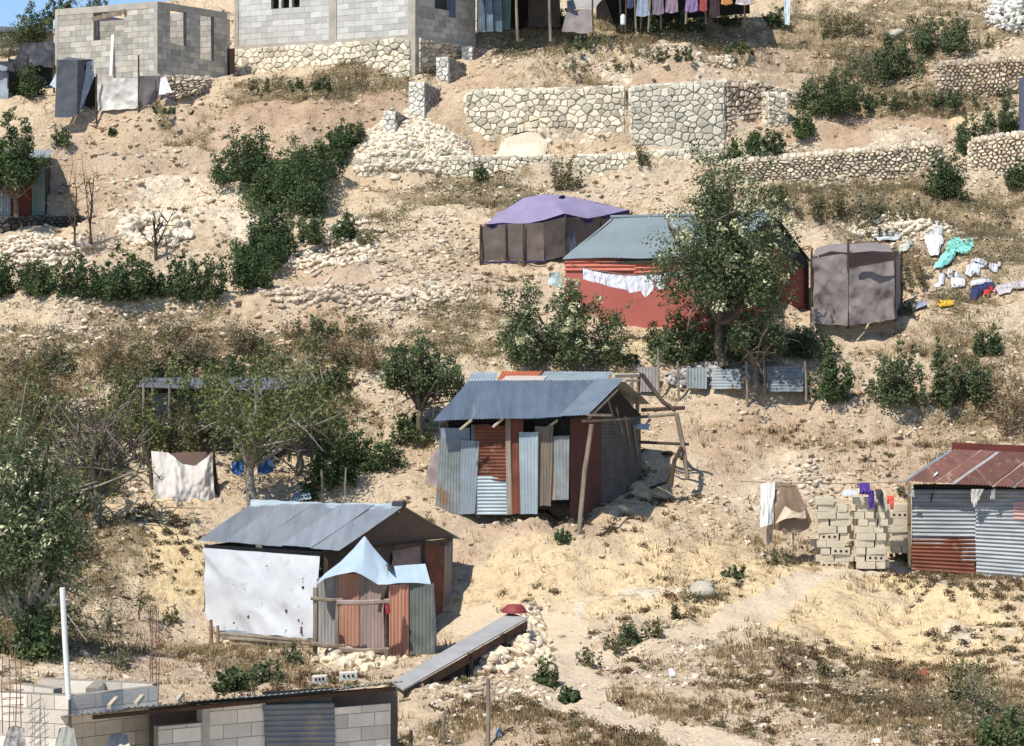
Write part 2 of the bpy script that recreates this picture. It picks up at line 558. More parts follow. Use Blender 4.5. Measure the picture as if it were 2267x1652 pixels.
HZ += np.abs(fbm(XX * 1.1 + YY * .4, YY * .35, 15, 3)) * .10 * (1 - far * .5)
def H(x, y):
    x = np.asarray(x, float); y = np.asarray(y, float)
    i = np.clip(np.searchsorted(GX, x) - 1, 0, len(GX) - 2)
    j = np.clip(np.searchsorted(GY, y) - 1, 0, len(GY) - 2)
    u = (x - GX[i]) / (GX[i+1] - GX[i]); v = (y - GY[j]) / (GY[j+1] - GY[j])
    return (HZ[j, i] * (1-u) + HZ[j, i+1] * u) * (1-v) + (HZ[j+1, i] * (1-u) + HZ[j+1, i+1] * u) * v
_DD = np.arange(33, 110, .12)
def G(x, y):
    """point where the sight line through (x, y) first meets the ground"""
    x = np.atleast_1d(np.asarray(x, float)); y = np.atleast_1d(np.asarray(y, float))
    X = _DD[None] * (x[:, None] - CX) / F
    Z = ZC + _DD[None] * (HY - y[:, None]) / F
    below = Z < H(X, np.broadcast_to(_DD[None], X.shape))
    k = np.argmax(below, 1)
    D = np.where(below.any(1), _DD[k], 100.0)
    X = D * (x - CX) / F
    return np.stack([X, D, H(X, D)], 1)
def G1(x, y):
    return G(x, y)[0]

# ground regions: (x, y, half width, half height, strength)
BL = {
 'veg': [(720,185,210,28,1),(1300,110,230,45,.8),(1500,60,200,40,1),(1950,60,250,80,.9),(2000,220,180,50,1),(1900,450,250,60,1),(2100,60,220,70,.8),(1850,180,120,60,.7),(1650,90,140,50,.8),(2180,680,110,50,.7),(1300,480,80,30,.6),(620,330,60,30,.4),(900,180,80,20,.8),
   (2150,500,150,110,.9),(1050,440,150,50,.9),(850,500,100,45,.7),(450,740,240,65,1),(150,800,220,120,.8),(750,800,250,75,.9),
   (2120,800,200,120,.7),(2200,920,110,90,.9),(1000,730,120,70,.8),(1000,570,130,25,.5),(2180,1600,150,70,.75),(1980,1530,110,25,.5),
   (1280,1600,250,50,.3),(560,1460,140,50,.5),(80,1250,140,220,.9),(1960,580,140,50,.9),(2150,740,140,60,.6),(400,256,100,14,.9),
   (240,1380,110,90,.6),(1350,800,300,60,.6),(600,900,300,70,.6),(1150,600,80,30,.3),(1250,200,150,20,.6),(1000,1640,150,40,.5),(1600,1320,80,40,.4),(1450,1650,60,25,.6)],
 'rock': [(900,320,170,60,1),(350,330,220,60,.6),(850,660,220,40,.9),(1850,370,260,50,1),(2200,330,110,60,1),(2150,160,140,40,1),
   (1400,150,250,40,.8),(870,560,180,60,.8),(60,560,130,70,.7),(250,700,220,60,.8),(2000,520,220,40,.9),(1150,1420,110,50,1),
   (640,560,160,60,.8),(250,980,200,160,.8),(1650,1090,220,25,.6),(1200,400,330,25,.9),(1000,620,250,30,.7),(2050,900,250,60,.4),(200,450,200,60,.5),(1100,150,120,50,.7),(1750,1500,300,80,.35),(1900,1600,300,60,.5),(1100,1560,200,60,.4)],
 'yel': [(320,1210,130,100,1),(2050,1410,280,100,1),(1600,1290,320,80,.8),(1900,1265,160,30,1),(2100,1340,200,60,1),(1200,1260,200,80,.6),(1400,780,120,25,.8),(2150,270,60,20,.7),(1300,1100,150,60,.4)],
 'dry': [(1780,1480,220,50,.75),(2130,1560,240,100,.9),(1900,1600,280,60,.6),(1400,1640,200,50,.6),(1200,1600,250,60,.7),(1500,1400,200,30,.3),(1700,1250,200,60,.4),(2150,900,150,80,.7),(1900,1000,300,60,.35),(2200,1300,60,30,.6),(500,1460,200,40,.5),(1850,120,250,60,.5),(700,190,200,30,.5)],
 'chalk': [(1420,1312,55,16,1),(1365,1350,32,12,1),(1330,1385,40,10,.7),(2190,1420,60,55,.8),(1150,1370,60,25,.5),(600,430,120,30,.7),(420,470,160,35,.9),(520,500,50,40,1),(960,470,160,50,.5),(2230,30,80,40,1),(1400,155,200,18,.7),(1900,330,200,20,.7),(1540,1300,60,20,.6),(1700,1070,200,14,.5),(60,1500,150,40,.6)],
 'pink': [(1500,170,300,50,.7),(1850,130,260,80,.7),(2050,480,220,90,.6),(900,620,300,50,.7),(250,400,280,80,.6),(1100,1000,200,60,.4),(1500,900,200,40,.5),(2050,980,200,60,.6),(1100,1640,260,40,.5),(700,240,260,45,1),(450,300,350,80,.6),(650,720,180,60,.8),(1980,280,170,35,.9),(1700,960,330,80,.7),(1050,170,80,60,.6),(1150,420,200,20,.5),(2000,760,150,50,.4),(1150,1180,180,30,.6),(300,1450,200,70,.5)],
}
_bl = {}
for ch, L_ in BL.items():
    r = []
    for (x, y, rx, ry, s) in L_:
        g = G1(x, y)
        u = G(x, y - ry)[0]; d = G(x, y + ry)[0]
        r.append((g[0], (u[1] + d[1]) / 2, rx * g[1] / F, max(.5, (u[1] - d[1]) / 2), s))
    _bl[ch] = r
def region(ch, x, y):
    w = 0
    xx = x + fbm(x * .6, y * .6, 31, 4) * 1.9
    yy = y + fbm(x * .6, y * .6, 37, 4) * 1.6
    for (cx, cy, rx, ry, s) in _bl[ch]:
        d = ((xx - cx) / rx) ** 2 + ((yy - cy) / ry) ** 2
        w = np.maximum(w, s * np.clip((1.7 - d) / 1.3, 0, 1))
    return w
PATHL = [[(1060,1372),(1180,1385),(1245,1400),(1245,1470),(1290,1560),(1400,1600),(1520,1640),(1640,1690)],
         [(1245,1470),(1400,1440),(1600,1380),(1760,1300),(1880,1262),(2050,1262),(2267,1285)]]
_pl = [[tuple(G1(*p)[:2]) for p in l] for l in PATHL]
_pw = [.46, .30]
def pathmask(x, y):
    w = np.zeros(np.shape(x))
    xx = x + fbm(x * .9, y * .9, 41, 3) * .25
    for l, wd in zip(_pl, _pw):
        for a, b in zip(l[:-1], l[1:]):
            a, b = np.array(a), np.array(b)
            d = b - a
            t = np.clip(((xx - a[0]) * d[0] + (y - a[1]) * d[1]) / (d @ d), 0, 1)
            r = np.hypot(xx - a[0] - t * d[0], y - a[1] - t * d[1])
            w = np.maximum(w, np.clip((wd * 1.8 - r) / wd, 0, 1))
    return w
PM = pathmask(XX, YY)
HZ -= PM * .03

def ground_mat(name, path=False):
    m = bpy.data.materials.new(name)
    m.use_nodes = True
    nt = m.node_tree
    N, L = nt.nodes, nt.links
    b = N['Principled BSDF']
    b.inputs['Roughness'].default_value = .95
    b.inputs['Specular IOR Level'].default_value = .15
    tc = N.new('ShaderNodeTexCoord')
    def noise(sc, det=6, rg=.6, src=None):
        n = N.new('ShaderNodeTexNoise')
        n.inputs['Scale'].default_value = sc; n.inputs['Detail'].default_value = det; n.inputs['Roughness'].default_value = rg
        L.new(src or tc.outputs['Object'], n.inputs['Vector'])
        return n.outputs['Fac']
    def mr(s, lo, hi, a=0., bb=1.):
        r = N.new('ShaderNodeMapRange')
        for i, v in enumerate((lo, hi, a, bb)):
            r.inputs[i+1].default_value = v
        L.new(s, r.inputs[0]); return r.outputs[0]
    def mul(a, bb):
        x = N.new('ShaderNodeMath'); x.operation = 'MULTIPLY'
        L.new(a, x.inputs[0])
        if isinstance(bb, float): x.inputs[1].default_value = bb
        else: L.new(bb, x.inputs[1])
        return x.outputs[0]
    def add(a, bb, op='ADD'):
        x = N.new('ShaderNodeMath'); x.operation = op
        L.new(a, x.inputs[0])
        if isinstance(bb, float): x.inputs[1].default_value = bb
        else: L.new(bb, x.inputs[1])
        return x.outputs[0]
    def mix(f, a, bb):
        x = N.new('ShaderNodeMix'); x.data_type = 'RGBA'
        L.new(f, x.inputs[0])
        for i, v in ((6, a), (7, bb)):
            if isinstance(v, tuple): x.inputs[i].default_value = (*v, 1)
            else: L.new(v, x.inputs[i])
        return x.outputs[2]
    def attr(n):
        a = N.new('ShaderNodeAttribute'); a.attribute_name = n; return a.outputs['Fac']
    big = noise(.35, 4); med = noise(2.2, 6); fine = noise(14, 5, .7)
    col = mix(mr(med, .35, .65), (.68, .54, .365), (.55, .415, .27))
    col = mix(mr(big, .4, .6), col, mix(mr(fine, .4, .6), (.66, .54, .39), (.53, .41, .28)))
    if path:
        col = mix(mr(fine, .35, .65), (.72, .59, .42), (.64, .51, .36))
    else:
        col = mix(mul(attr('pink'), .8), col, mix(mr(med, .4, .62), (.50, .34, .235), (.37, .24, .16)))
        col = mix(mul(attr('yel'), .9), col, mix(mr(med, .38, .62), (.85, .655, .36), (.76, .57, .32)))
        rk = add(add(attr('rock'), mr(noise(5, 4), .3, .7, -.5, .5)), mr(fine, .3, .7, -.25, .25))
        ch = add(add(attr('chalk'), mr(noise(3.5, 5), .3, .7, -.45, .45)), mr(fine, .3, .7, -.2, .2))
        col = mix(mr(ch, .45, .75), col, mix(mr(fine, .4, .6), (.80, .70, .53), (.68, .57, .42)))
        dg = add(add(attr('dry'), mr(noise(1.6, 6), .3, .7, -.55, .45)), mr(fine, .3, .7, -.3, .3))
        col = mix(mul(mr(dg, .35, .8), .85), col, mix(mr(fine, .4, .6), (.44, .325, .20), (.33, .225, .14)))
        col = mix(mr(rk, .45, .8), col, mix(mr(fine, .4, .6), (.66, .56, .42), (.47, .37, .26)))
        vg = add(add(attr('veg'), mr(noise(1.8, 6), .3, .7, -.55, .45)), mr(fine, .3, .7, -.3, .3))
        col = mix(mr(vg, .35, .8), col, mix(mr(med, .4, .6), (.33, .255, .15), (.22, .175, .10)))
    if not path:
        mo = mr(noise(5.0, 7, .75), .49, .58)
        mo2 = mr(noise(.9, 5), .38, .62, .25, 1.)
        col = mix(mul(mul(mo, mo2), .72), col, (.34, .235, .145))
        lt = mr(noise(8.0, 6, .75), .56, .68)
        col = mix(mul(lt, .45), col, (.78, .68, .52))
    # pebbles and crumbs
    vo = N.new('ShaderNodeTexVoronoi'); vo.inputs['Scale'].default_value = 9
    L.new(tc.outputs['Object'], vo.inputs['Vector'])
    peb = mr(vo.outputs['Distance'], .12, .28, 1., 0.)
    gate = mr(noise(3.1, 3), .5, .62)
    col = mix(mul(mul(peb, gate), .55 if not path else .25), col, (.70, .60, .45))
    vo2 = N.new('ShaderNodeTexVoronoi'); vo2.inputs['Scale'].default_value = 5.5
    L.new(tc.outputs['Object'], vo2.inputs['Vector'])
    sp = mul(mr(vo2.outputs['Distance'], .1, .25, 1., 0.), mr(noise(2.0, 3), .52, .6))
    col = mix(mul(sp, .6 if not path else .15), col, (.25, .17, .10))
    L.new(col, b.inputs['Base Color'])
    hsum = add(mul(fine, .5), add(mul(med, 1.2), mul(mul(peb, gate), .5)))
    bp = N.new('ShaderNodeBump'); bp.inputs['Strength'].default_value = .8; bp.inputs['Distance'].default_value = .16
    L.new(hsum, bp.inputs['Height']); L.new(bp.outputs[0], b.inputs['Normal'])
    return m

nx, ny = len(GX), len(GY)
ids = np.arange(nx * ny).reshape(ny, nx)
FQ = np.stack([ids[:-1, :-1], ids[:-1, 1:], ids[1:, 1:], ids[1:, :-1]], -1).reshape(-1, 4)
fm = (PM[:-1, :-1] + PM[1:, 1:] + PM[:-1, 1:] + PM[1:, :-1]).ravel() / 4 > .42
VT = np.stack([XX.ravel(), YY.ravel(), HZ.ravel()], 1)
AT = {ch: region(ch, XX, YY).ravel() for ch in BL}
def terrain(name, mask, m):
    f = FQ[mask]
    used, inv = np.unique(f, return_inverse=True)
    o = mesh_obj(name, VT[used], inv.reshape(f.shape), None, m, (0, 0, 0), True)
    for ch in AT:
        a = o.data.attributes.new(ch, 'FLOAT', 'POINT')
        a.data.foreach_set('value', AT[ch][used].astype(np.float32))
    o['kind'] = 'structure'
    return o
terrain('ground', ~fm, ground_mat('dry_hillside_soil'))
terrain('path', fm, ground_mat('trodden_path_soil', True))
# ------------------------------------------------------------------ scattered ground stuff
def frustum_pts(n, rng, d0=35, d1=92):
    """random ground points, evenly spread over the hillside in view"""
    D = d0 + (d1 - d0) * rng.random(n)
    X = rng.uniform(-.235, .235, n) * D
    return X, D
def stones_field():
    rng = np.random.default_rng(3)
    X, Y = frustum_pts(170000, rng)
    rk, vg, yl = region('rock', X, Y), region('veg', X, Y), region('yel', X, Y)
    cl = vnoise(X * .9, Y * .9, 5) * vnoise(X * .3, Y * .3, 6)
    p = .02 + .5 * rk * (.3 + cl * 1.6) + .14 * vg + .7 * np.clip(cl - .38, 0, 1)
    p *= np.where(yl > .5, .5, 1) * (1 - pathmask(X, Y) * .9)
    k = rng.random(len(X)) < p
    X, Y, rk = X[k], Y[k], rk[k]
    n = len(X)
    s = .026 + .06 * rng.random(n) ** 3 + .085 * rk * rng.random(n) ** 2
    pos = np.stack([X, Y, H(X, Y) + s * .15], 1)
    sc = s[:, None] * rng.uniform(.7, 1.4, (n, 3)) * np.array([1.1, 1.1, .7])
    solo('loose_stones', None, None, inst(PEBS, pos, sc, rots(n, rng, .5), rng), M_FIELD, kind='stuff')
    print('stones', n)
def blades(name, n, dens, hgt, wid, m, seed, nb=7, lean=.5):
    rng = np.random.default_rng(seed)
    X, Y = frustum_pts(n, rng)
    k = rng.random(n) < dens(X, Y)
    X, Y = X[k], Y[k]
    n = len(X)
    Z = H(X, Y)
    tn = rng.random(n)
    hs = hgt * rng.uniform(.5, 1.3, n)
    a = rng.uniform(0, 2 * math.pi, (n, nb))
    r = rng.uniform(0, .10, (n, nb)) * hs[:, None] / hgt
    bx = X[:, None] + np.cos(a) * r; by = Y[:, None] + np.sin(a) * r
    ln = rng.uniform(.1, lean, (n, nb)) * hs[:, None]
    hh = hs[:, None] * rng.uniform(.5, 1.1, (n, nb))
    tx = bx + np.cos(a) * ln; ty = by + np.sin(a) * ln
    b = rng.uniform(0, math.pi, (n, nb))
    wx = np.cos(b) * wid; wy = np.sin(b) * wid * .6
    z = Z[:, None] - .02 + 0 * bx
    V = np.stack([np.stack([bx - wx, by - wy, z], -1), np.stack([bx + wx, by + wy, z], -1),
                  np.stack([tx, ty, z + hh], -1)], 2).reshape(-1, 3)
    Fc = np.arange(len(V), dtype=np.int32).reshape(-1, 3)
    T = np.clip(np.repeat(tn, nb) + rng.uniform(-.25, .25, n * nb), 0, 1)
    solo(name, None, None, (V, Fc, T), m, kind='stuff')
    print(name, n)
def leaves(cen, rad, n, size, rng, up=.5):
    """leaf quads spread through clumps; cen (k,3), rad (k,3)"""
    k = len(cen)
    w = (rad ** 2).prod(1) ** .33
    idx = rng.choice(k, n, p=w / w.sum())
    d = rng.normal(size=(n, 3)); d /= np.linalg.norm(d, axis=1)[:, None]
    r = rng.random(n) ** .45
    P = cen[idx] + d * r[:, None] * rad[idx]
    nr = d * .6 + rng.normal(size=(n, 3)) * .7 + np.array([0, 0, up])
    nr /= np.linalg.norm(nr, axis=1)[:, None]
    t = np.cross(nr, rng.normal(size=(n, 3))); t /= np.linalg.norm(t, axis=1)[:, None]
    b = np.cross(nr, t)
    s = size * rng.uniform(.6, 1.35, n)[:, None]
    V = np.stack([P - t * s * .55, P + b * s * .27, P + t * s * .55, P - b * s * .27], 1).reshape(-1, 3)
    Fc = np.arange(n * 4, dtype=np.int32).reshape(-1, 4)
    ct = rng.uniform(0, .7, k)
    T = np.clip(ct[idx] + rng.uniform(-.4, .6, n) + (rng.random(n) < .05) * .6, 0, 1.5)
    return V, Fc, T
def ground_cover():
    rng = np.random.default_rng(21)
    for nm, m, n, pr, thr, sz, seed in (('scrub', L_GREY, 26000, .5, .50, .06, 4), ('low_weeds', L_OLIVE, 60000, .8, .50, .045, 1), ('green_weeds', L_MID, 26000, .7, .56, .045, 2),
                                        ('brown_weeds', L_BROWN, 90000, .7, .50, .042, 3)):
        X, Y = frustum_pts(n, rng)
        vg = region('veg', X, Y); yl = region('yel', X, Y)
        if nm == 'brown_weeds': vg = np.maximum(vg, region('dry', X, Y) * .8)
        c = vnoise(X * 1.1 + seed * 9, Y * 1.1, 50 + seed) * .6 + vnoise(X * .35, Y * .35, 60 + seed) * .4
        p = pr * (vg * np.clip((c - thr + .12) * 4, 0, 1) + np.clip((c - .68) * 1.4, 0, .14) + (.045 if nm == 'brown_weeds' else .0 if nm == 'scrub' else .008))
        p = p * (1 - pathmask(X, Y)) * np.where((yl > .5) & (vg < .3), .35, 1)
        k = rng.random(n) < p
        X, Y = X[k], Y[k]
        s = rng.uniform(.06, .17, len(X)) * np.where(region('veg', X, Y) > .5, 1.25, .8) * (2.1 if nm == 'scrub' else 1)
        cen = np.stack([X, Y, H(X, Y) + s * .35], 1)
        rad = np.stack([s * 1.2, s * 1.2, s * .7], 1)
        V, Fc, T = leaves(cen, rad, len(X) * (30 if nm == 'scrub' else 13), sz, rng)
        solo(nm, None, None, (V, Fc, T), m, kind='stuff')
        print(nm, len(X))

def twigs(mb, base, cen, rad, rng, r0=.03, n=6, trunk=0.35, wob=.12):
    """trunk from base, splitting to clump centres"""
    base = np.asarray(base, float)
    top = cen.mean(0)
    fork = base + (top - base) * trunk
    fork[:2] += rng.uniform(-.5, .5, 2) * wob
    mb.tube([base - [0, 0, .15], (base + fork) / 2 + rng.uniform(-.4, .4, 3) * wob, fork], [r0 * 1.25, r0, r0 * .85], 7)
    for i in rng.permutation(len(cen))[:n]:
        e = cen[i]
        m1 = fork + (e - fork) * .4 + rng.uniform(-1, 1, 3) * wob
        m2 = fork + (e - fork) * .75 + rng.uniform(-1, 1, 3) * wob
        mb.tube([fork, m1, m2, e], [r0 * .6, r0 * .42, r0 * .28, r0 * .1], 5)
        for j in range(2):
            s = (m1, m2)[j]
            q = s + rng.normal(size=3) * np.linalg.norm(e - fork) * .3
            mb.tube([s, (s + q) / 2 + rng.uniform(-1, 1, 3) * wob * .4, q], [r0 * .25, r0 * .16, r0 * .06], 4)
KIND = {  # leaf material, leaf size, leaves per m2, clump count, clump radius share, trunk share
 'dark': (L_DARK, .08, 2200, 34, .34, .2),
 'mid': (L_MID, .08, 1900, 30, .30, .25),
 'yel': (L_YEL, .085, 1000, 30, .26, .35),
 'olive': (L_OLIVE, .07, 1400, 28, .28, .25),
 'grey': (L_GREY, .065, 1300, 28, .28, .25),
 'brown': (L_BROWN, .055, 1300, 28, .28, .25),
 'flower': (L_MID, .085, 1500, 36, .26, .3),
}
_bs = [500]
def plant(name, x, yb, w, h, kind, label, cat, group=None, base=None, lift=0.0, dens=1.0, trunk=True, flowers=0, r0=None, ncl=None, barkm=None, low=0.0):
    _bs[0] += 1
    rng = np.random.default_rng(_bs[0])
    lm, ls, de, nc, cr, tk = KIND[kind]
    nc = ncl or nc
    g = G1(x, yb) if base is None else np.asarray(base, float)
    k = g[1] / F
    W_, H_ = w * k * 1.10, h * k * 1.04
    rx = W_ / 2; ry = min(rx, .9 * max(W_, H_) / 2)
    cen, rad = [], []
    nl = int(max(5, nc * .35)) + (3 if W_ > 2 else 0)
    for i in range(nl):
        a = 2 * math.pi * (i + rng.uniform(-.4, .4)) * .618; r = math.sqrt((i + .3) / nl)
        bx, by = math.cos(a) * r * rx * .8, math.sin(a) * r * ry * .8
        top = H_ * (1 - .5 * r * r * rng.uniform(.3, 1.2)) * rng.uniform(.72, 1.04)
        bot = H_ * lift * rng.uniform(.75, 1.35) + (0 if lift < .05 else rng.uniform(0, .1) * H_)
        R = rng.uniform(.7, 1.2) * cr * min(rx * 1.1, H_ * .62)
        z = bot + R * .5
        while True:
            t = min(1, max(0, (z - bot) / max(.05, top - bot)))
            q = R * (1.05 - .62 * t ** 1.4) * rng.uniform(.65, 1.2)
            cen.append((g[0] + bx * (1 + .15 * t) + rng.normal() * R * .38, g[1] + by + rng.normal() * R * .38, g[2] + z))
            rad.append((q * rng.uniform(.8, 1.15), q, q * rng.uniform(.7, 1.1)))
            z += R * rng.uniform(.6, .95)
            if z > top - R * .3: break
    cen, rad = np.array(cen), np.array(rad)
    n = int(de * dens * max(.25, W_ * H_ * (1 - lift * .5)))
    T = Thing(name, label, cat, g, group)
    T.part('crown' if name.endswith('tree') else 'foliage', leaves(cen, rad, n, ls, rng), lm)
    if flowers:
        idx = rng.choice(len(cen), max(6, len(cen) // 2), replace=False)
        c2 = cen[idx] + (rng.normal(size=(len(idx), 3)) + [0, -.6, .5]) * rad[idx] * .75
        T.part('blossom', leaves(c2, rad[idx] * .4, int(flowers * 1.3), .085, rng), L_FLOWER)
    if trunk:
        mb = MB()
        r0 = r0 or max(.015, .022 * H_)
        twigs(mb, g, cen, rad, rng, r0, n=18 if name.endswith('tree') else 8, trunk=max(tk, lift), wob=.06 * H_)
        T.part('trunk' if name.endswith('tree') else 'stem', mb, barkm or M_BARK)
    return T
def bare(name, x, yb, w, h, label, cat, r0=.03, nb=9, m=None, group=None, leafy=0):
    _bs[0] += 1
    rng = np.random.default_rng(_bs[0])
    g = G1(x, yb); k = g[1] / F
    W_, H_ = w * k, h * k
    T = Thing(name, label, cat, g, group)
    mb = MB()
    top = g + [rng.uniform(-.1, .1) * W_, 0, H_ * .75]
    mid = g + [rng.uniform(-.1, .1) * W_, 0, H_ * .3]
    mb.tube([g - [0, 0, .1], mid, top], [r0, r0 * .8, r0 * .3], 6)
    T.part('trunk', mb, m or M_DWOOD)
    mb = MB()
    ends = []
    for i in range(nb):
        s = g + (mid - g) * rng.uniform(.5, 1) if i % 2 else mid + (top - mid) * rng.uniform(0, .8)
        e = g + np.array([rng.uniform(-.5, .5) * W_, rng.uniform(-.4, .4) * W_, H_ * rng.uniform(.5, 1.0)])
        m_ = (s + e) / 2 + rng.normal(size=3) * .06 * H_
        mb.tube([s, m_, e], [r0 * .5, r0 * .32, r0 * .12], 5)
        ends.append(e)
        for j in range(4):
            s2 = m_ + (e - m_) * rng.uniform(0, .8)
            e2 = s2 + rng.normal(size=3) * .13 * H_ + [0, 0, .06 * H_]
            mb.tube([s2, (s2 + e2) / 2 + rng.normal(size=3) * .02 * H_, e2], [r0 * .22, r0 * .16, r0 * .07], 4)
            ends.append(e2)
    T.part('branches', mb, m or M_DWOOD)
    if leafy:
        c = np.array(ends)
        T.part('crown', leaves(c, np.ones((len(c), 3)) * .09, leafy, .06, rng), L_YEL)
    return T

stones_field()
def clods():
    rng = np.random.default_rng(31)
    X, Y = frustum_pts(90000, rng, 37, 88)
    c = vnoise(X * .5, Y * .9, 15) * .6 + vnoise(X * 2, Y * 2, 16) * .4
    p = np.clip(c * 2.2 - .85, 0, 1) * (1 - pathmask(X, Y)) * .42 * np.clip((Y - 50) / 6, .12, 1) * (1 - .75 * region('yel', X, Y))
    k = rng.random(len(X)) < p
    X, Y = X[k], Y[k]
    n = len(X)
    s = .04 + .08 * rng.random(n) ** 2
    pos = np.stack([X, Y, H(X, Y) - s * .12], 1)
    sc = s[:, None] * rng.uniform(.8, 1.5, (n, 3)) * np.array([1.35, 1.0, .55])
    solo('soil_clods', None, None, inst(PEBS, pos, sc, rots(n, rng, .35), rng), mat('soil_clod', (.60, .465, .32), (.47, .345, .225), scale=2, bump=.8, bscale=14, tint=.25), kind='stuff')
    print('clods', n)
clods()
ground_cover()
blades('dry_grass', 170000, lambda x, y: (np.maximum(region('veg', x, y) * .8, region('dry', x, y)) * np.clip(vnoise(x * .7, y * .7, 77) * 2 - .5, .1, 1) * .65 + .02) * (1 - pathmask(x, y)), .17, .014, L_STRAW, 8)
blades('tall_brown_grass', 45000, lambda x, y: (np.clip(region('veg', x, y) * vnoise(x * .4, y * .4, 78) * 2 - .8, 0, 1) * .8) * (1 - pathmask(x, y)), .34, .014, L_BROWN, 9, 8, .6)

def tufts():
    rng = np.random.default_rng(66)
    for nm, m, n, sc in (('brown_tufts', leafmat('dark_brown_leaf', (.085, .055, .032), (.20, .135, .075)), 15000, 1.0), ('olive_tufts', L_OLIVE, 5000, 1.0)):
        X, Y = frustum_pts(n, rng, 35, 70)
        c = vnoise(X * .55 + 3, Y * .55, 90)
        dr = np.maximum(region('dry', X, Y), region('yel', X, Y) * .6)
        p = (np.clip(c * 1.9 - .75, 0, 1) * (.3 + dr)) * (1 - pathmask(X, Y)) * (.4 + .6 * (Y < 58))
        k = rng.random(n) < p
        X, Y = X[k], Y[k]
        s = rng.uniform(.04, .12, len(X))
        cen = np.stack([X, Y, H(X, Y) + s * .3], 1)
        V, Fc, T = leaves(cen, np.stack([s * 1.35, s * 1.1, s * .75], 1), len(X) * 60, .045, rng)
        solo(nm, None, None, (V, Fc, T), m, kind='stuff')
        print(nm, len(X))
tufts()
# ------------------------------------------------------------------ builders
def blockwall(T, name, A, B, h, row=.19, blen=.40, thick=.15, openings=(), m=None, seed=0, mm=None, topf=None, drop=0.4, label=None):
    """block wall from A to B (points at the wall's foot, same height); openings (u0,u1,v0,v1) in metres"""
    A, B = np.asarray(A, float), np.asarray(B, float)
    rng = np.random.default_rng(seed + 900)
    L = np.linalg.norm((B - A)[:2]); U = unit((B - A) * [1, 1, 0]); Z = np.array([0, 0, 1.0]); N = np.cross(U, Z)  # faces the viewer
    bl, mo = MB(), MB()
    r = 0
    v = -int(drop / row) * row
    while v < h - .02:
        v1 = min(v + row, h)
        iv = [(0, L)]
        for (a, b, c, d) in openings:
            if c < v1 - .06 and d > v + .06:
                nv = []
                for (s, e) in iv:
                    if b <= s or a >= e: nv.append((s, e)); continue
                    if a > s: nv.append((s, a))
                    if b < e: nv.append((b, e))
                iv = nv
        off = (r % 2) * blen / 2
        for (s, e) in iv:
            o = A + Z * v - N * .006
            mo.box(o + U * s, o + U * e, o + U * e + Z * (v1 - v), o + U * s + Z * (v1 - v), -N * (thick - .012), .5)
            x = s - ((s - off) % blen)
            while x < e - .01:
                a, b = max(x, s), min(x + blen, e)
                if b - a > .03 and not (topf and v1 > topf((a + b) / 2) + .05):
                    g = .005
                    j = rng.uniform(-.003, .003)
                    o = A + Z * (v + g) + N * j
                    bl.box(o + U * (a + g), o + U * (b - g), o + U * (b - g) + Z * (v1 - v - 2 * g), o + U * (a + g) + Z * (v1 - v - 2 * g), -N * (thick + 2 * j), rng.random())
                x += blen
        v = v1; r += 1
    if topf:
        mo = MB(); n = 24
        for i in range(n):
            s, e = L * i / n, L * (i + 1) / n
            tv = max(.05, topf((s + e) / 2) - row * .4)
            o = A - Z * drop - N * .012
            mo.box(o + U * s, o + U * e, o + U * e + Z * (tv + drop), o + U * s + Z * (tv + drop), -N * (thick - .024))
    w = T.part(name, bl, m or M_BLOCK, label)
    T.part('mortar', mo, mm or M_MORTAR, parent=w)
    return U, N, L
def rocks_on(a, b, c, d, size, rng, depth=.09, cover=1.0):
    a, b, c, d = [np.asarray(p, float) for p in (a, b, c, d)]
    L, Hh = np.linalg.norm(b - a), np.linalg.norm(d - a)
    nu, nv = max(1, int(L / size)), max(1, int(Hh / (size * .8)))
    P, Sc, Rr = [], [], []
    Nn = unit(np.cross(b - a, d - a)); U = unit(b - a); V = unit(np.cross(Nn, U))
    for j in range(nv):
        x = 0.0
        while x < nu:
            w = rng.uniform(.65, 1.5)
            u = (x + w / 2 + rng.uniform(-.08, .08)) / nu
            v = (j + .5 + rng.uniform(-.22, .22)) / nv
            x += w
            if u > 1.02 or rng.random() > cover: continue
            u, v = min(max(u, 0), 1), min(max(v, 0), 1)
            P.append((a * (1-u) + b * u) * (1-v) + (d * (1-u) + c * u) * v + Nn * rng.uniform(-.012, .008))
            Sc.append((w * L / nu * .72, depth * rng.uniform(.8, 1.2), Hh / nv * rng.uniform(.62, .88)))
            th = rng.uniform(-.35, .35)
            u2 = U * math.cos(th) + V * math.sin(th)
            v2 = -U * math.sin(th) + V * math.cos(th)
            Rr.append(np.stack([u2, Nn, v2], 1))
    return P, Sc, Rr
def _clip(poly, nx_, ny_, k):
    out = []
    m = len(poly)
    for i in range(m):
        p, q = poly[i], poly[(i + 1) % m]
        dp, dq = p[0] * nx_ + p[1] * ny_ - k, q[0] * nx_ + q[1] * ny_ - k
        if dp <= 0: out.append(p)
        if (dp < 0) != (dq < 0) and abs(dp - dq) > 1e-12:
            t = dp / (dp - dq)
            out.append((p[0] + (q[0] - p[0]) * t, p[1] + (q[1] - p[1]) * t))
    return out
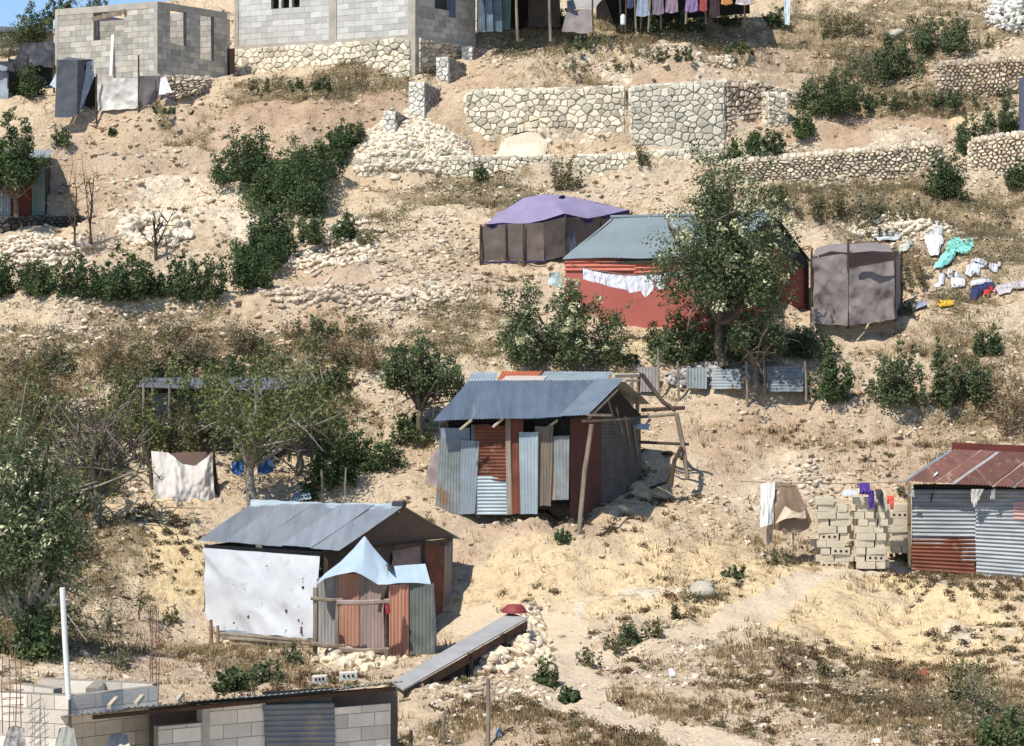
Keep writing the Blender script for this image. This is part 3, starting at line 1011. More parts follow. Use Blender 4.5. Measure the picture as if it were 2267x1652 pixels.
def polystones(mb, a, b, c, d, size, rng, depth=.05, gap=.012, rag=.0, asp=1.25):
    """rubble masonry: many-sided stones fitted together on a wall face"""
    a, b, c, d = [np.asarray(p, float) for p in (a, b, c, d)]
    L, Hh = np.linalg.norm(b - a) / asp, max(np.linalg.norm(d - a), np.linalg.norm(c - b))
    Nn = unit(np.cross(b - a, d - a))
    nu, nv = max(1, int(round(L / size))), max(1, int(round(Hh / size)))
    su, sv = L / nu, Hh / nv
    pts = {}
    for i in range(-1, nu + 1):
        for j in range(-1, nv + 1):
            if rng.random() < .16 and 0 <= i < nu: continue
            pts[(i, j)] = ((i + .5 + (.25 if j % 2 else -.25) + rng.uniform(-.33, .33)) * su, (j + .5 + rng.uniform(-.33, .33)) * sv)
    for (i, j), (x, y) in pts.items():
        if not (-1 <= i <= nu and 0 <= j < nv): continue
        r = size * 2
        poly = [(x - r, y - r), (x + r, y - r), (x + r, y + r), (x - r, y + r)]
        for di in (-2, -1, 0, 1, 2):
            for dj in (-2, -1, 0, 1, 2):
                o = pts.get((i + di, j + dj))
                if o is None or (di == 0 and dj == 0): continue
                dx, dy = o[0] - x, o[1] - y
                ln = math.hypot(dx, dy)
                if ln < 1e-6: continue
                dx /= ln; dy /= ln
                poly = _clip(poly, dx, dy, (x * dx + y * dy) + ln / 2 - gap * rng.uniform(.4, 1.3))
                if len(poly) < 3: break
            if len(poly) < 3: break
        for e in ((-1, 0, 0), (1, 0, L), (0, -1, 0), (0, 1, Hh + rng.uniform(-rag, rag))):
            if len(poly) >= 3: poly = _clip(poly, *e)
        if len(poly) < 3: continue
        P = np.array(poly)
        m = P.mean(0)
        if np.ptp(P[:, 0]) < .03 or np.ptp(P[:, 1]) < .03: continue
        def W3(p, dd):
            u, v = p[:, 0:1] / L, p[:, 1:2] / Hh
            return (a * (1 - u) + b * u) * (1 - v) + (d * (1 - u) + c * u) * v + Nn * dd
        dp = depth * rng.uniform(.55, 1.35)
        tl = rng.uniform(-.25, .25, 2) * dp / size
        k = len(P)
        mid_ = P * .93 + m * .07 + rng.uniform(-1, 1, P.shape) * size * .02
        top_ = P * .70 + m * .30 + rng.uniform(-1, 1, P.shape) * size * .05
        tt = ((top_ - m) @ tl)[:, None]
        V = np.vstack([W3(P, 0 * P[:, :1] - .01), W3(mid_, dp * .6 + 0 * P[:, :1]), W3(top_, dp + tt)])
        f = []
        for q in range(k):
            q2 = (q + 1) % k
            f += [(q, q2, k + q2, k + q), (k + q, k + q2, 2 * k + q2, 2 * k + q)]
        f.append(tuple(range(2 * k, 3 * k)))
        mb.add(V, f, rng.random())
    return mb
def stonewall(name, label, a, b, c, d, thick=.4, size=.24, seed=0, group=None, ends=(True, True), m=None, top=True, depth=.055, cat='stone wall', T=None, pname='stones', mort=None, wob=.0):
    a, b, c, d = [np.asarray(p, float) for p in (a, b, c, d)]
    rng = np.random.default_rng(seed + 300)
    own = T is None
    if own:
        T = Thing(name, label, cat, (a + b) / 2, group)
    Nn = unit(np.cross(b - a, d - a))
    mo = MB().box(a, b, c, d, -Nn * thick)
    ps = MB()
    loose = wob > .025
    size *= .66
    kw = dict(depth=depth * (2.0 if loose else 1.1), gap=.018 if loose else .007, rag=.05 if loose else .02)
    polystones(ps, a, b, c, d, size, rng, **kw)
    if ends[0]: polystones(ps, a - Nn * thick, a, d, d - Nn * thick, size, rng, **kw)
    if ends[1]: polystones(ps, b, b - Nn * thick, c - Nn * thick, c, size, rng, **kw)
    if top: polystones(ps, d, c, c - Nn * thick, d - Nn * thick, size, rng, **kw)
    T.part(pname, ps, m or M_STONE)
    if loose or wob:
        P, Sc, Rr = rocks_on(a, b, c, d, size * .8, rng, size * .3, .22 if loose else .06)
        q = rocks_on(d, c, c - Nn * thick, d - Nn * thick, size * .8, rng, size * .3, .8)
        P, Sc, Rr = np.array(P + q[0]), np.array(Sc + q[1]), np.array(Rr + q[2])
        P = P + rng.normal(size=P.shape) * wob
        T.part('coping_stones', inst(ROCKS, P, Sc * .7, Rr, rng), m or M_STONE)
    T.part('mortar' if own else 'foundation_mortar', mo, mort or M_STONEMORT)
    return T
def heap(name, label, cat, outline, hgt, n, size, m=M_RUBBLE, seed=0, kind=None, group=None, flat=1.0, core=None):
    """stones heaped inside an outline drawn on the ground"""
    rng = np.random.default_rng(seed + 77)
    O = np.array(outline, float)
    cx, cy = O.mean(0)
    k = rng.integers(0, len(O), n); t = rng.random(n)
    e = O[k] * (1 - t[:, None]) + O[(k + 1) % len(O)] * t[:, None]
    r = np.sqrt(rng.random(n))
    p = np.array([cx, cy]) + (e - [cx, cy]) * r[:, None]
    g = G(p[:, 0], p[:, 1])
    s = size * rng.uniform(.5, 1.4, n)
    g[:, 2] += hgt * (1 - r ** 1.4) * rng.uniform(.75, 1.0, n) + s * .1
    sc = s[:, None] * rng.uniform(.7, 1.35, (n, 3)) * [1, 1, .75 * flat]
    return solo(name, label, cat, inst(ROCKS if size > .09 else PEBS, g, sc, rots(n, rng, .6), rng), m, kind=kind, group=group)
def mound(name, label, cat, outline, hgt, m, kind='structure', seed=0, amp=.04):
    mb = disk(outline, hgt, amp, seed, 14, 40)
    return solo(name, label, cat, mb, m, kind=kind, smooth=True)
def disk(outline, hgt, amp, seed, rings=8, nseg=36, lift=.02, fs=3.0):
    O = np.array(outline + [outline[0]], float)
    s = np.concatenate([[0], np.cumsum(np.linalg.norm(np.diff(O, axis=0), axis=1))]); s /= s[-1]
    q = np.linspace(0, 1, nseg + 1)[:-1]
    E = np.stack([np.interp(q, s, O[:, 0]), np.interp(q, s, O[:, 1])], 1)
    c = np.array(outline, float).mean(0)
    rr = np.linspace(0, 1, rings + 1)[1:]
    P = np.concatenate([c[None]] + [c + (E - c) * r for r in rr])
    g = G(P[:, 0], P[:, 1])
    rad = np.concatenate([[0]] + [np.full(nseg, r) for r in rr])
    g[:, 2] += lift + hgt * (1 - rad ** 1.8) + amp * (fbm(g[:, 0] * fs, g[:, 1] * fs * .8 + seed, seed, 4) + .6) * np.where(rad < 1, 1, .3)
    f = [(0, 1 + j, 1 + (j + 1) % nseg) for j in range(nseg)]
    for i in range(rings - 1):
        for j in range(nseg):
            a, b = 1 + i * nseg + j, 1 + i * nseg + (j + 1) % nseg
            f.append((a, a + nseg, b + nseg, b))
    return MB().add(g, f)
def gcloth(outline, label, col, col2=None, cat='cloth', hgt=.03, amp=.055, seed=0, group='laundry laid out to dry on the hillside', name='spread_cloth'):
    m = mat('fabric_%d' % int(col[0]*90+col[1]*900+col[2]*9000), col, col2, scale=4, bump=.3, bscale=12, rough=.85)
    return solo(name, label, cat, disk(outline, hgt, amp, seed, lift=.09, fs=4), m, smooth=True, group=group)
def post(mb, x, y0, y1, D, r=.035, x1=None, D1=None, below=.2, w=0.02):
    """upright pole seen from (x, y0) top to (x1, y1) foot"""
    a, b = Q(x, y0, D), Q(x1 if x1 is not None else x, y1, D1 or D)
    m = (a + b) / 2 + [random.uniform(-w, w), 0, 0]
    mb.tube([b - [0, 0, below], m, a], [r * 1.1, r, r * .9], 7)
    return mb
def stick(pts, r=.03, seg=6):
    return MB().tube([np.asarray(p, float) for p in pts], r, seg)
def colr(c):
    return mat('paint_%d' % int(c[0]*77+c[1]*770+c[2]*7700), c, tuple(v*.85 for v in c), rough=.6, bump=.1)

# ================================================================== upper grey block house (left)
D0 = 74.5
z0 = Q(0, 168, D0)[2]
zt = Q(0, 3, D0)[2]
hh = zt - z0
Lp, Cp, Rp = QZ(122, 76.3, z0), QZ(349, D0, z0), QZ(503, 77.0, z0)
T = Thing('unfinished_house', 'roofless grey concrete block house with square window holes, top left of the hill', 'house', QZ(300, 76, z0 - .6))
def uof(x, A, B):   # metres along A->B of the sight column x
    dx, dy = B[0] - A[0], B[1] - A[1]
    k = (x - CX) / F
    t = (k * A[1] - A[0]) / (dx - k * dy)
    return t * math.hypot(dx, dy)
def hv(y, D): return ZC + D * (HY - y) / F - z0
Ls = np.linalg.norm(Cp - Lp)
op = [(uof(207, Lp, Cp), uof(275, Lp, Cp), hv(86, 75.2), hh - .22)]
blockwall(T, 'front_wall', Lp + [0, 0, 0], Cp, hh - .2, row=.176, blen=.4, openings=op, seed=1, drop=.7)
op = [(uof(377, Cp, Rp), uof(413, Cp, Rp), hv(92, 75.2), hh - .22), (uof(444, Cp, Rp), uof(474, Cp, Rp), hv(128, 76.2), hh - .22)]
blockwall(T, 'side_wall', Cp, Rp, hh - .2, row=.176, openings=op, seed=2, drop=.9)
Bp = Lp + (Rp - Cp)
blockwall(T, 'back_wall', Lp + (Rp - Cp) * .55, Cp + (Rp - Cp) * .55 + unit(Lp - Cp) * .2, hh - .2, row=.176, openings=[(1.7, 2.3, 1.3, 1.9)], seed=3)
blockwall(T, 'back_wall', Bp, Rp + unit(Lp - Cp) * .2, hh + .1, row=.176, openings=[(.9, 1.5, 1.0, 1.8)], seed=4)
blockwall(T, 'side_wall', Bp + [0, 0, 0], Lp + (Bp - Lp) * .05, hh - .2, row=.176, seed=5)
mb = MB()
Zv = np.array([0, 0, 1.0])
def beamon(mb, A, B, zb, zt_, th=.17, pr=.008):
    U = unit(B - A); Nn = np.cross(U, Zv)
    a = A + Zv * zb + Nn * pr; b = B + Zv * zb + Nn * pr
    mb.box(a, b, b + Zv * (zt_ - zb), a + Zv * (zt_ - zb), -Nn * (th + pr))
beamon(mb, Lp, Cp, hh - .2, hh); beamon(mb, Cp, Rp, hh - .2, hh, pr=.004); beamon(mb, Bp, Lp, hh - .2, hh)
T.part('ring_beam', mb, M_CONC)
for p in (Lp, Cp, Rp):
    mb = MB(); u = unit(Cp - Lp) * .13; n = np.cross(unit(Cp - Lp), Zv) * .014
    s = 0 if p is Lp else -1
    a = p + u * s + n - Zv * .8
    mb.box(a, a + u, a + u + Zv * (hh + .6), a + Zv * (hh + .6), -n / .014 * .17)
    T.part('corner_column', mb, M_CONC)
T.part('lintel_board', MB().bar(QZ(205, 75.55, z0 + hh - .42), QZ(277, 75.0, z0 + hh - .24), .04, .14), M_WOOD)
T.part('door', MB().box(*[QZ(x, D, z) for x, D, z in ((504, 77.0, z0 - .2), (518, 76.9, z0 - .2), (518, 76.9, z0 + 1.15), (504, 77.0, z0 + 1.15))], np.array([.02, .06, 0])), mat('dark_door', (.05, .025, .015), (.03, .018, .012)))
solo('leaning_plank', 'long white plank leaning upright on the front of the roofless block house', 'plank', MB().bar(Q(245, 168, 75.1) , Q(250, 77, 75.3), .09, .03), M_PVC)
# stone rubble foundation under it
stonewall('rubble_foundation', 'rough dark-jointed stone rubble bank under the corner of the roofless block house', Q(350, 236, 73.9), Q(432, 205, 74.6), Q(470, 176, 75.2), Q(352, 170, 74.1), thick=.5, size=.2, seed=8, m=M_FIELD, wob=.03, mort=mat('dark_soil', (.16, .12, .085), (.10, .075, .055)))

# tarps in front
def panel(T, name, qs, m, amp=.03, seed=0, nu=18, nv=16, rag=.03, sag=0., fs=3.):
    mb = MB(); cloth(mb, *[np.asarray(p, float) for p in qs], nu=nu, nv=nv, amp=amp, seed=seed, rag=rag, sag=sag, fs=fs)
    return T.part(name, mb, m, smooth=True)
T = Thing('tarp_latrine', 'tall narrow booth wrapped in slate blue tarp before the roofless block house', 'latrine', Q(160, 257, 73.2))
panel(T, 'front_sheet', (Q(121, 259, 73), Q(170, 260, 73), Q(172, 133, 73), Q(127, 133, 73)), M_SLATE, .03, 2)
panel(T, 'side_sheet', (Q(171, 257, 73), Q(186, 240, 73.5), Q(205, 131, 74), Q(172, 133, 73)), M_SLATE, .035, 3)
panel(T, 'loose_flap', (Q(176, 250, 73.15), Q(207, 175, 73.7), Q(206, 134, 73.9), Q(192, 138, 73.6)), mat('sunlit_slate_tarp', (.42, .45, .50), (.30, .33, .37), bump=.4, bscale=9), .03, 4)  # paler copy of the slate tarp: sunlight on this panel is in the colour
panel(T, 'top_sheet', (Q(127, 133, 73), Q(172, 133, 73), Q(205, 131, 74), Q(150, 128, 74.2)), M_SLATE, .02, 5, rag=0)
for x, D in ((127, 73.05), (172, 73.1), (205, 74)):
    T.part('post', post(MB(), x, 132, 240, D + .05), M_WOOD)
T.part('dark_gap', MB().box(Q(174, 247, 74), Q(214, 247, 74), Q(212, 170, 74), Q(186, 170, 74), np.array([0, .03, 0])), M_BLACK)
T = Thing('tarp_screen', 'low screen of dirty white tarp between stakes before the roofless block house', 'screen', Q(260, 247, 73.4))
panel(T, 'white_sheet', (Q(216, 245, 73.4), Q(307, 240, 73.4), Q(307, 171, 73.6), Q(214, 171, 73.5)), M_DIRTYTARP, .07, 7, nu=34, nv=22, sag=.04)
for x, y0, y1 in ((214, 165, 276), (307, 122, 250)):
    T.part('stake', post(MB(), x, y0, y1, 73.35, .028), M_DWOOD)
T = Thing('tarp_screen', 'brown-grey fabric screen on posts beside the dirty white one', 'screen', Q(330, 240, 73.5))
panel(T, 'grey_sheet', (Q(310, 238, 73.5), Q(347, 235, 73.8), Q(352, 168, 74.0), Q(309, 168, 73.6)), M_GREYTARP, .03, 8)
panel(T, 'top_fold', (Q(347, 235, 73.8), Q(384, 232, 74.0), Q(366, 172, 74.2), Q(352, 168, 74.0)), M_GREYTARP, .04, 9)
T.part('post', post(MB(), 345, 178, 240, 73.7, .02), M_DWOOD)
mb = MB(); cloth(mb, Q(352, 212, 73.55), Q(382, 206, 73.6), Q(366, 168, 73.9), Q(356, 175, 73.9), amp=.06, seed=12)
solo('white_sack', 'crumpled white sack thrown over the end of the brown-grey screen', 'sack', mb, M_WHITETARP, smooth=True)
mb = MB(); cloth(mb, Q(112, 190, 74.2), Q(128, 196, 74), Q(127, 160, 74.2), Q(118, 168, 74.3), amp=.06, seed=13)
solo('plastic_sack', 'small pale blue plastic sack left of the slate tarp booth', 'sack', mb, mat('blue_plastic', (.35, .42, .48), (.45, .5, .55)), smooth=True)
# black shelters far left
T = Thing('black_shelter', 'sagging black tarp shelter left of the roofless block house', 'shelter', Q(70, 215, 76))
panel(T, 'roof_sheet', (Q(30, 140, 76), Q(125, 150, 76), Q(118, 95, 77.5), Q(45, 100, 77.5)), M_BLACKTARP, .12, 14, nu=26, nv=16, rag=.08)
panel(T, 'front_sheet', (Q(22, 205, 75.6), Q(60, 205, 75.8), Q(62, 130, 76), Q(18, 130, 75.8)), M_BLACKTARP, .06, 15)
panel(T, 'back_sheet', (Q(60, 210, 77.3), Q(130, 205, 77.3), Q(126, 95, 77.5), Q(50, 95, 77.5)), M_BLACKTARP, .06, 16)
for x in (20, 62, 120):
    T.part('post', post(MB(), x, 120, 210, 76.05, .03), M_DWOOD)
T = Thing('tarp_tent', 'small grey and black tarp tent cut off by the left edge above the tree', 'tent', Q(10, 225, 75))
panel(T, 'front_sheet', (Q(-25, 232, 74.8), Q(18, 232, 74.8), Q(20, 150, 75), Q(-25, 135, 75)), mat('blue_grey_sheet', (.34, .38, .42), (.22, .25, .29), bump=.3), .04, 17)
panel(T, 'roof_sheet', (Q(-25, 150, 74.7), Q(34, 160, 74.9), Q(26, 138, 76), Q(-25, 128, 76)), M_BLACKTARP, .05, 18)
T.part('post', post(MB(), 18, 150, 232, 74.9, .03), M_DWOOD)
# things on the crest
T = Thing('low_shed', 'long low tin-roofed shed on the crest under the strip of sky', 'shed', Q(60, 85, 83))
T.part('roof', MB().box(Q(-20, 66, 82.5), Q(130, 69, 82.5), Q(130, 62, 84), Q(-20, 58, 84), np.array([0, 0, -.06])), M_SLATE)
T.part('wall', MB().box(Q(-20, 105, 82.8), Q(126, 105, 82.8), Q(126, 69, 82.8), Q(-20, 67, 82.8), np.array([0, .1, 0])), mat('pale_plaster', (.5, .46, .38), (.4, .36, .3)))
T = Thing('water_drum', 'pale blue water drum standing just left of the roofless block house', 'drum', Q(129, 66, 79))
g = Q(129, 66, 79)
T.part('body', MB().tube([g, g + [0, 0, .02], g + [0, 0, .28], g + [0, 0, .30]], [.15, .17, .17, .15], 16), mat('drum_blue', (.40, .58, .66), (.36, .52, .60), rough=.5))
T.part('lid', MB().tube([g + [0, 0, .302], g + [0, 0, .33]], [.15, .13], 16), M_ZINC_PALE)
T = Thing('block_pier', 'short cream painted block pier under the pale blue drum', 'pier', Q(129, 110, 79))
T.part('shaft', MB().box(Q(119, 112, 79), Q(139, 112, 79), Q(139, 74, 79), Q(119, 74, 79), np.array([0, .25, 0])), M_BLOCKC)
T.part('cap', MB().box(Q(117, 74, 78.97), Q(141, 74, 78.97), Q(141, 67, 78.97), Q(117, 67, 78.97), np.array([0, .31, 0])), M_CONC)

# ================================================================== white block house on stone foundation
D0 = 75.5
z0 = Q(0, 76, D0)[2]
Lp, Cp, Rp = QZ(520, 78.5, z0), QZ(918, D0, z0), QZ(1048, 77.9, z0)
T = Thing('block_house', 'pale concrete block house with cast columns on a high stone foundation', 'house', QZ(720, 77, z0 - 1.2))
HT = 2.7
y2v = lambda y, D: ZC + D * (HY - y) / F - z0
blockwall(T, 'front_wall', Lp, Cp, HT, row=.187, blen=.41, m=M_BLOCKW, mm=M_CONC, seed=11, drop=0,
          openings=[(uof(600 + 23*i, Lp, Cp), uof(617 + 23*i, Lp, Cp), y2v(8, 77.5), y2v(8, 77.5) + .5) for i in range(3)])
blockwall(T, 'side_wall', Cp, Rp, HT, row=.187, m=M_BLOCK, seed=12, drop=0, openings=[(uof(963, Cp, Rp), uof(994, Cp, Rp), y2v(20, 76.5), y2v(20, 76.5) + 1.2)])
blockwall(T, 'back_wall', Lp + (Rp - Cp), Rp, HT, m=M_BLOCK, seed=13, drop=0)
blockwall(T, 'side_wall', Lp + (Rp - Cp), Lp, HT, m=M_BLOCK, seed=14, drop=0)
U = unit(Cp - Lp); Nn = np.cross(U, Zv); U2 = unit(Rp - Cp); N2 = np.cross(U2, Zv)
def col(A, U, Nn, w, v0, v1, pr=.03, th=.2):
    a = A - U * w / 2 + Nn * pr + Zv * v0
    return MB().box(a, a + U * w, a + U * w + Zv * (v1 - v0), a + Zv * (v1 - v0), -Nn * th)
for xx, w in ((737, .28), (912, .27)):
    T.part('column', col(Lp + U * uof(xx, Lp, Cp), U, Nn, w, -1.35, HT + .05), M_CONC)
T.part('column', col(Rp, U2, N2, .14, -.3, HT + .05), M_CONC)
T.part('column', col(Lp + U * .07, U, Nn, .14, -.9, HT + .05), M_CONC)
mb = MB(); beamon(mb, Lp, Cp, -.1, 0, th=.2, pr=.02); beamon(mb, Cp, Rp, -.1, 0, th=.2, pr=.016)
T.part('plinth_beam', mb, M_CONC)
T.part('window_shutter', MB().box(*[Cp + U2 * uof(x, Cp, Rp) + N2 * .03 + Zv * v for x, v in ((994, y2v(34, 76.5)), (1007, y2v(34, 76.5)), (1007, 1.6), (994, 1.6))], -N2 * .03), colr((.10, .15, .22)))
T.part('window_pane', MB().box(*[Cp + U2 * uof(x, Cp, Rp) - N2 * .1 + Zv * v for x, v in ((963, y2v(20, 76.5)), (994, y2v(20, 76.5)), (994, 1.6), (963, 1.6))], -N2 * .02), colr((.05, .055, .05)))
T.part('roof', MB().box(Lp + Zv * (HT + .06) + Nn * .3, Cp + Zv * (HT + .06) + Nn * .3 + U * .3, Rp + Zv * (HT + .06) + U * .3 - Nn * .3, Lp + (Rp - Cp) + Zv * (HT + .06) - Nn * .3, Zv * .12), M_CONC)
A1, B1 = Lp - Zv * .1, Cp - Zv * .1 - U * .14
stonewall('', '', Lp - Zv * 1.35 + Nn * .04, Cp - Zv * 1.35 + Nn * .04 - U * .1, B1 + Nn * .02, A1 + Nn * .02, thick=.3, size=.27, seed=21, T=T, pname='stone_foundation', top=False, ends=(False, False), depth=.06)
stonewall('', '', Cp - Zv * 1.2 + N2 * .04 + U2 * .15, Rp - Zv * .6 + N2 * .04, Rp - Zv * .1 + N2 * .02, Cp - Zv * .1 + N2 * .02 + U2 * .15, thick=.3, size=.24, seed=22, T=T, pname='side_foundation', top=False, ends=(False, False), depth=.06, m=M_FIELD)
# stone stubs stepping up the slope
for nm, (x0, x1, xr, y0, y1, D), lb in ((0, (905, 940, 974, 182, 254, 73.6), 'tall broken stub of stone wall with a shaded flank, left of the terrace wall'),
        (1, (966, 993, 1031, 126, 200, 75.2), 'broken stub of stone wall uphill at the corner of the pale block house'),
        (2, (849, 876, 906, 246, 282, 72.6), 'low squat stub of stone wall nearest the rubble pile'),
        (3, (1022, 1046, 1075, 103, 135, 77), 'smallest stone wall stub, highest on the slope by the house side')):
    a, b = Q(x0, y1 + 14, D), Q(x1, y1 + 14, D)
    c, d = Q(x1, y0, D), Q(x0, y0, D)
    T = Thing('wall_stub', lb, 'stone wall', (a + b) / 2, 'stubs of a broken stone wall')
    rng = np.random.default_rng(50 + nm)
    e = Q(xr, y1 - 5, D + .7) ; e2 = Q(xr, y0 + 16, D + .7)
    T.part('end_stones', polystones(MB(), a, b, c, d, .15, rng, .05, .006), mat('sunlit_end_stone', (.84, .81, .73), (.70, .67, .59), tint=.2, bump=.5))
    T.part('flank_stones', polystones(MB(), b, e, e2, c, .15, rng, .04), mat('shaded_flank_stone', (.30, .26, .235), (.22, .19, .17), tint=.3, bump=.5))  # pale end and grey flank: sun and shade put into the stone colour
    T.part('mortar', MB().add([a, b, e, e - (b - a), d, c, e2, e2 - (b - a)], [(0, 1, 5, 4), (1, 2, 6, 5), (2, 3, 7, 6), (3, 0, 4, 7), (4, 5, 6, 7), (3, 2, 1, 0)]), M_STONEMORT)

# terrace walls
def qw(x0, x1, yt0, yt1, yb0, yb1, Da, Db=None):
    Db = Db or Da
    return Q(x0, yb0, Da), Q(x1, yb1, Db), Q(x1, yt1, Db), Q(x0, yt0, Da)
stonewall('terrace_wall', 'long main terrace wall of white stones, left of the narrow gap', *qw(1032, 1382, 203, 193, 345, 345, 73.75), thick=.5, size=.27, seed=31, group='mortared stone terrace walls')
stonewall('terrace_wall', 'tall grey-toned terrace wall of mortared stones, right of the narrow gap', *qw(1397, 1603, 193, 181, 345, 345, 73.7, 73.6), thick=.5, size=.26, seed=32, group='mortared stone terrace walls', m=mat('greyer_limestone', (.66, .61, .50), (.50, .47, .385), tint=.25, bump=.5))
stonewall('terrace_wall', 'rough shaded dry-stone wall curving back at the right end of the main terrace', *qw(1606, 1700, 183, 187, 345, 320, 73.7, 74.6), thick=.5, size=.22, seed=33, m=M_FIELD, wob=.05, mort=mat('dark_soil', (.16, .12, .085)))
stonewall('terrace_wall', 'white stone end pier where the terrace meets the green bushes', *qw(1700, 1742, 205, 210, 330, 325, 74.0, 74.2), thick=.45, size=.2, seed=34)
stonewall('terrace_wall', 'dark coping wall of stones running down behind the white end pier', *qw(1672, 1783, 186, 206, 290, 290, 75, 75.6), thick=.4, size=.2, seed=35, m=M_FIELD, mort=mat('dark_soil', (.16, .12, .085)))
stonewall('low_terrace_wall', 'longest low retaining wall of white stones below the rubble pile', *qw(786, 1228, 352, 346, 425, 402, 71.6, 71.8), thick=.4, size=.22, seed=36, group='low stone retaining walls', wob=.02)
stonewall('low_terrace_wall', 'short low retaining wall of white stones between two shrubs, in the middle', *qw(1278, 1412, 346, 342, 398, 396, 71.8), thick=.4, size=.22, seed=37, group='low stone retaining walls')
stonewall('low_terrace_wall', 'low retaining wall of white stones, rightmost, ending at the tree top', *qw(1426, 1600, 338, 328, 398, 396, 71.8, 71.9), thick=.4, size=.23, seed=38, group='low stone retaining walls')
stonewall('dry_stone_wall', 'long tumbled dry-stone wall of small flat stones below the bare red bank', *qw(1600, 2085, 362, 318, 418, 408, 71.6, 71.9), thick=.5, size=.17, seed=39, m=M_RUBBLE, wob=.05, mort=mat('dirt_core', (.42, .32, .22), (.34, .26, .18)))
stonewall('dry_stone_wall', 'short high bank of stacked stones at the right edge below the bushes', *qw(2150, 2300, 312, 292, 400, 395, 71.6, 71.2), thick=.6, size=.17, seed=40, m=M_RUBBLE, wob=.05, mort=mat('dirt_core', (.42, .32, .22)))
stonewall('dry_stone_wall', 'ragged pinkish stone bank above the right-hand bushes', *qw(2080, 2300, 142, 130, 215, 205, 76.5, 76.3), thick=.6, size=.16, seed=41, m=M_FIELD, wob=.06, mort=mat('dirt_core', (.42, .32, .22)))
stonewall('dry_stone_wall', 'loose stone edging along the slope above the main terrace wall', *qw(1330, 1620, 160, 128, 182, 160, 76.2, 76.8), thick=.4, size=.18, seed=42, m=M_RUBBLE, wob=.07, mort=mat('dirt_core', (.42, .32, .22)))
heap('rubble_pile', 'big fan of white building stones spilling left of the main terrace wall', 'rubble', [(905,262),(960,280),(1040,330),(1045,372),(900,395),(790,392),(785,330),(820,300),(850,275)],     .40, 3600, .092, seed=1, kind='stuff')
heap('rubble_pile', 'heap of white stones at the top right corner', 'rubble', [(2180,30),(2230,0),(2290,-30),(2300,60),(2250,75),(2190,60)], .4, 260, .13, seed=2, m=mat('white_stone', (.72, .70, .64)), kind='stuff')
heap('stone_heap', 'round flat heap of field stones behind the bare sapling', 'stone heap', [(265,505),(310,488),(380,492),(420,510),(415,540),(350,552),(275,540)], .18, 300, .15, seed=3, m=M_RUBBLE)
heap('stone_rubble', 'band of broken limestone below the left hut', 'rubble', [(0,530),(100,520),(180,540),(200,590),(100,610),(0,600)], .1, 350, .09, seed=4, kind='stuff')
heap('stone_rubble', 'rows of loose stones across the middle slope', 'rubble', [(560,640),(800,640),(1040,645),(1060,670),(800,690),(600,680)], .1, 420, .09, seed=5, kind='stuff', m=M_FIELD)
heap('stone_rubble', 'scatter of white stones beside the dark hollow', 'rubble', [(700,520),(790,480),(860,520),(820,575),(700,610),(620,600)], .08, 420, .085, seed=6, kind='stuff')
heap('stone_rubble', 'stones washed out above the hedge on the right slope', 'rubble', [(1850,500),(2000,480),(2120,500),(2080,540),(1900,530)], .08, 420, .085, seed=7, kind='stuff')
mound('sand_pile', None, None, [(1092,350),(1130,318),(1155,300),(1185,290),(1212,297),(1216,318),(1205,350),(1150,362)], .32, M_SAND, seed=4, amp=.012)
bpy.data.objects['sand_pile']['kind'] = 'stuff'
g = G1(1975, 75)
for i, (x, y, s, lb) in enumerate(((1978, 92, .30, 'large white boulder among the bushes at the upper right'), (948, 645, .16, 'pale squared stone lying on the middle slope'),
        (1900, 1250, .33, 'rounded cream boulder at the foot of the concrete block stack'), (1563, 1318, .25, 'round white boulder behind the weeds above the footpath'),
        (1690, 1240, .12, 'small pale stone in the shadow of the hanging blanket'), (735, 520, .2, 'white stone on the rim of the dark hollow'))):
    v, f = _rock(2, 400 + i)
    g = G1(x, y)
    sc = np.array([1.15, .8, .75]) * s
    k = g[1] / F
    solo('boulder', lb, 'boulder', (v * sc + g + [0, 0, s * .45], f, None), M_STONE if i != 2 else mat('cream_stone', (.72, .60, .42), (.62, .5, .34), bump=.4))
solo('metal_post', 'dark blue-grey metal post at the right edge above the stone bank', 'post', MB().box(Q(2259, 300, 73), Q(2275, 300, 73), Q(2275, 172, 73), Q(2259, 172, 73), np.array([0, .2, 0])), mat('blue_grey_steel', (.13, .14, .20), (.10, .11, .16), rough=.5))
# ================================================================== huts along the top edge
T = Thing('tin_shack', 'shack of upright bluish tin sheets at the top edge beside the pale block house', 'shack', Q(1080, 68, 77))
mb = MB()
for i, (x0, x1, m_) in enumerate(((1058, 1074, 0), (1074, 1092, 1), (1092, 1112, 2))):
    corr(mb, Q(x0, 70, 77.2 + i*.1), Q(x1, 70, 77.2 + i*.1), Q(x1 - 3, -40, 77.2 + i*.1), Q(x0, -40, 77.2 + i*.1), seed=60 + i)
T.part('front_wall', mb, mat('bluish_tin', (.20, .27, .32), (.12, .16, .19), rough=.6, metal=.2, tint=.25, c3=(.45, .46, .46), t3=.62))
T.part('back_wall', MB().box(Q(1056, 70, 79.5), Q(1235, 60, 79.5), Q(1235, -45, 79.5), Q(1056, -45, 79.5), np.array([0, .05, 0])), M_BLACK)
T.part('roof', MB().box(Q(1050, -38, 76.8), Q(1250, -42, 76.8), Q(1250, -52, 80), Q(1050, -48, 80), np.array([0, 0, .03])), M_ZINC)
panel(T, 'door_curtain', (Q(1112, 66, 77.6), Q(1130, 66, 77.6), Q(1132, -40, 77.6), Q(1108, -40, 77.6)), colr((.10, .16, .14)), .05, 3)
